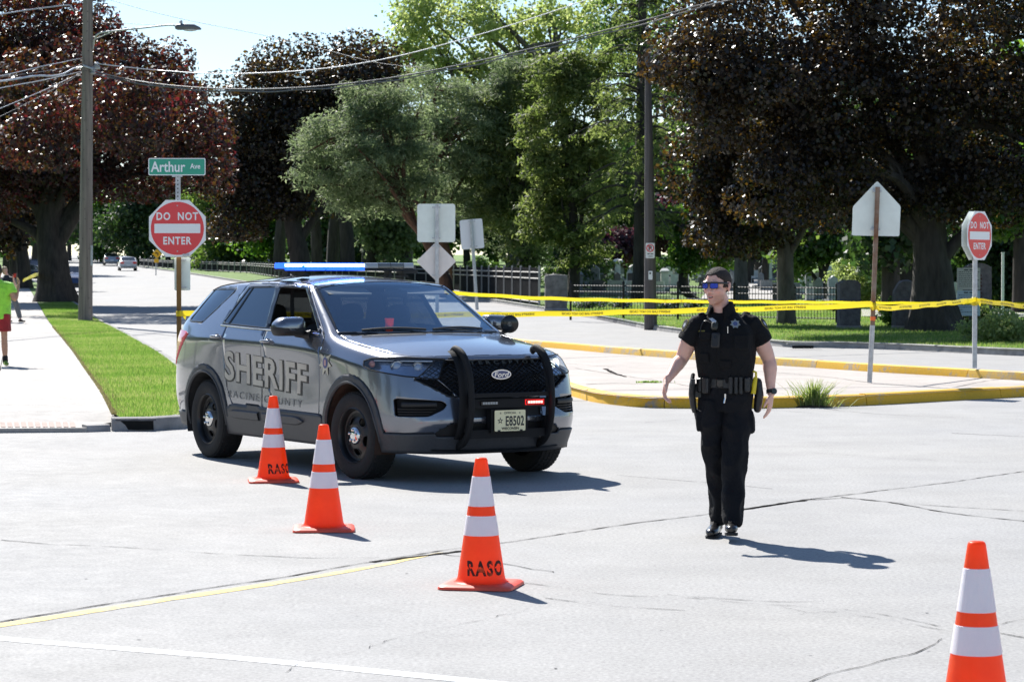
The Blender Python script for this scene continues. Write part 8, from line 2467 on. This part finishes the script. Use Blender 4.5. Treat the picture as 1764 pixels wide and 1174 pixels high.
#parked and passing cars far away
def small_car(label,base,rz,paint,rear=False,group=None,kind="parked_car",hgt=1.0):
 t=thing(kind,label,"car",base,rz,group)
 L_,W2,H2=4.7,.90,1.44*hgt
 side=[(-2.35,.40),(-2.33,.80),(-2.20,.98),(-1.75,1.02),(-1.15,1.36),(-.55,1.44),(.25,1.42),(.95,1.05),(1.95,.90),(2.28,.74),(2.35,.40),(2.1,.25),(-2.1,.25)]
 def hw(x,z):return(W2-.10*max(0,(abs(x)-1.7)/.65)**2)*(1-.24*max(0,(z-.95)/.5))
 st=np.linspace(-2.35,2.35,30);xs=[p[0]for p in side[:11]];zs=[p[1]*(hgt if p[1]>.9 else 1)for p in side[:11]]
 V=[];F=[];prof=[]
 for x in st:
  top=float(np.interp(x,xs,zs));bot=.25 if abs(x)<2.1 else.32;bel=min(top,.93)
  ring=[(0,bot),(hw(x,.3)*.92,bot),(hw(x,.5),.45),(hw(x,.8),min(.78,top*.97)),(hw(x,bel)*.985,bel),(hw(x,top)*.96 if top>1 else hw(x,top)*.93,max(bel,top-.05)),(hw(x,top)*.70,top+.005),(0,top+.02)]
  for y,z in ring:V.append((x,-y,z))
  for y,z in reversed(ring[1:-1]):V.append((x,y,z))
 m=14
 for i in range(len(st)-1):
  for k in range(m):F.append((i*m+k,(i+1)*m+k,(i+1)*m+(k+1)%m,i*m+(k+1)%m))
 F+=[tuple(range(m)),tuple((len(st)-1)*m+k for k in range(m-1,-1,-1))]
 MB().add(V,F).build("body",paint,t,smooth=35,fix=True)
 def glass(P,name):
  MB().add(P,[tuple(range(len(P)))]).build(name,M['glass_far'],t)
 zh=hgt
 for s in(-1,1):
  P=[(-1.45,s*.885,.97),(.75,s*.885,.97),(.20,s*.775,1.36*zh),(-.55,s*.77,1.38*zh),(-1.05,s*.80,1.30*zh)]
  glass([(x,y*1.012,z)for x,y,z in P],"side_window")
  P=[(2.30,s*.55,.62),(2.20,s*.80,.62),(2.14,s*.82,.76),(2.26,s*.52,.74)]
  MB().add([(x+.03,y,z)for x,y,z in P],[(0,1,2,3)]).build("headlight",M['glass_lamp'],t)
  P=[(-2.36,s*.45,.72),(-2.28,s*.82,.72),(-2.27,s*.82,.90),(-2.35,s*.48,.90)]
  MB().add([(x-.02,y,z)for x,y,z in P],[(0,1,2,3)]).build("tail_light",M['red_lens'],t)
 glass([(.96,-.74,1.06),(.96,.74,1.06),(.30,.62,1.435*zh),(.30,-.62,1.435*zh)],"windscreen")
 glass([(-1.82,-.72,1.05),(-1.82,.72,1.05),(-1.16,.60,1.39*zh),(-1.16,-.60,1.39*zh)],"rear_window")
 for x in(-1.42,1.45):
  for s in(-1,1):
   w=MB().lathe([(.20,-.09),(.30,-.10),(.33,-.06),(.33,.06),(.30,.10),(.20,.09)],20,(x,s*.80,.33),Vector((0,s,0))).build("wheel",M['tyre'],t,smooth=40)
   MB().lathe([(.20,.085),(.12,.07),(.03,.09)],16,(x,s*.80,.33),Vector((0,s,0))).build("hub",M['galv'],w)
 MB().box((2.37,0,.42),(.02,1.2,.16)).build("grille",M['plast'],t);MB().box((-2.37,0,.56),(.02,.42,.12)).build("number_plate",M['white'],t)
 return t
M['glass_far']=pm("far_car_glass",(.02,.025,.03),.06,spec=1.0);M['glass_lamp']=pm("far_head_lamp",(.6,.62,.65),.15)
pw=pm("white_car_paint",(.62,.63,.64),.3,coat=1);pb=pm("dark_blue_car_paint",(.012,.03,.10),.25,coat=1);ps=pm("silver_car_paint",(.35,.36,.38),.3,.5,coat=1);pk=pm("black_car_paint",(.012,.013,.015),.25,coat=1);prd=pm("red_car_paint",(.35,.015,.015),.3,coat=1)
dirn=math.atan2(1,SL)
small_car("white saloon driving away up the street beyond the red sign",gx(220,262),dirn,pw,kind="passing_car")
small_car("dark blue parked car half hidden between the maple trunk and the wooden pole",gx(124,145),dirn+math.pi,pb)
small_car("black sport utility car parked left of the maple trunk",gx(55,185),dirn+math.pi,pk,hgt=1.15)
small_car("pale car far up the street beside the wooden pole",gx(168,330),dirn,ps)
small_car("silver car at the far kerb left of the white saloon",gx(192,300),dirn,ps)
for i,(px,Y,p,l)in enumerate([(352,262,pw,"white car parked beyond the far board fence, leftmost of its row"),(383,258,ps,"silver car parked beyond the far board fence"),(412,256,pw,"white car parked beyond the board fence nearest the roof lights"),(330,275,pk,"black car parked beyond the far board fence"),(440,262,pb,"dark blue car parked beyond the board fence by the patrol car roof"),(425,290,prd,"small red car deep behind the board fence")]):
 small_car(l,gx(px,Y,.1),R(160 if i%2 else 20),p,group="cars parked beyond the fence")
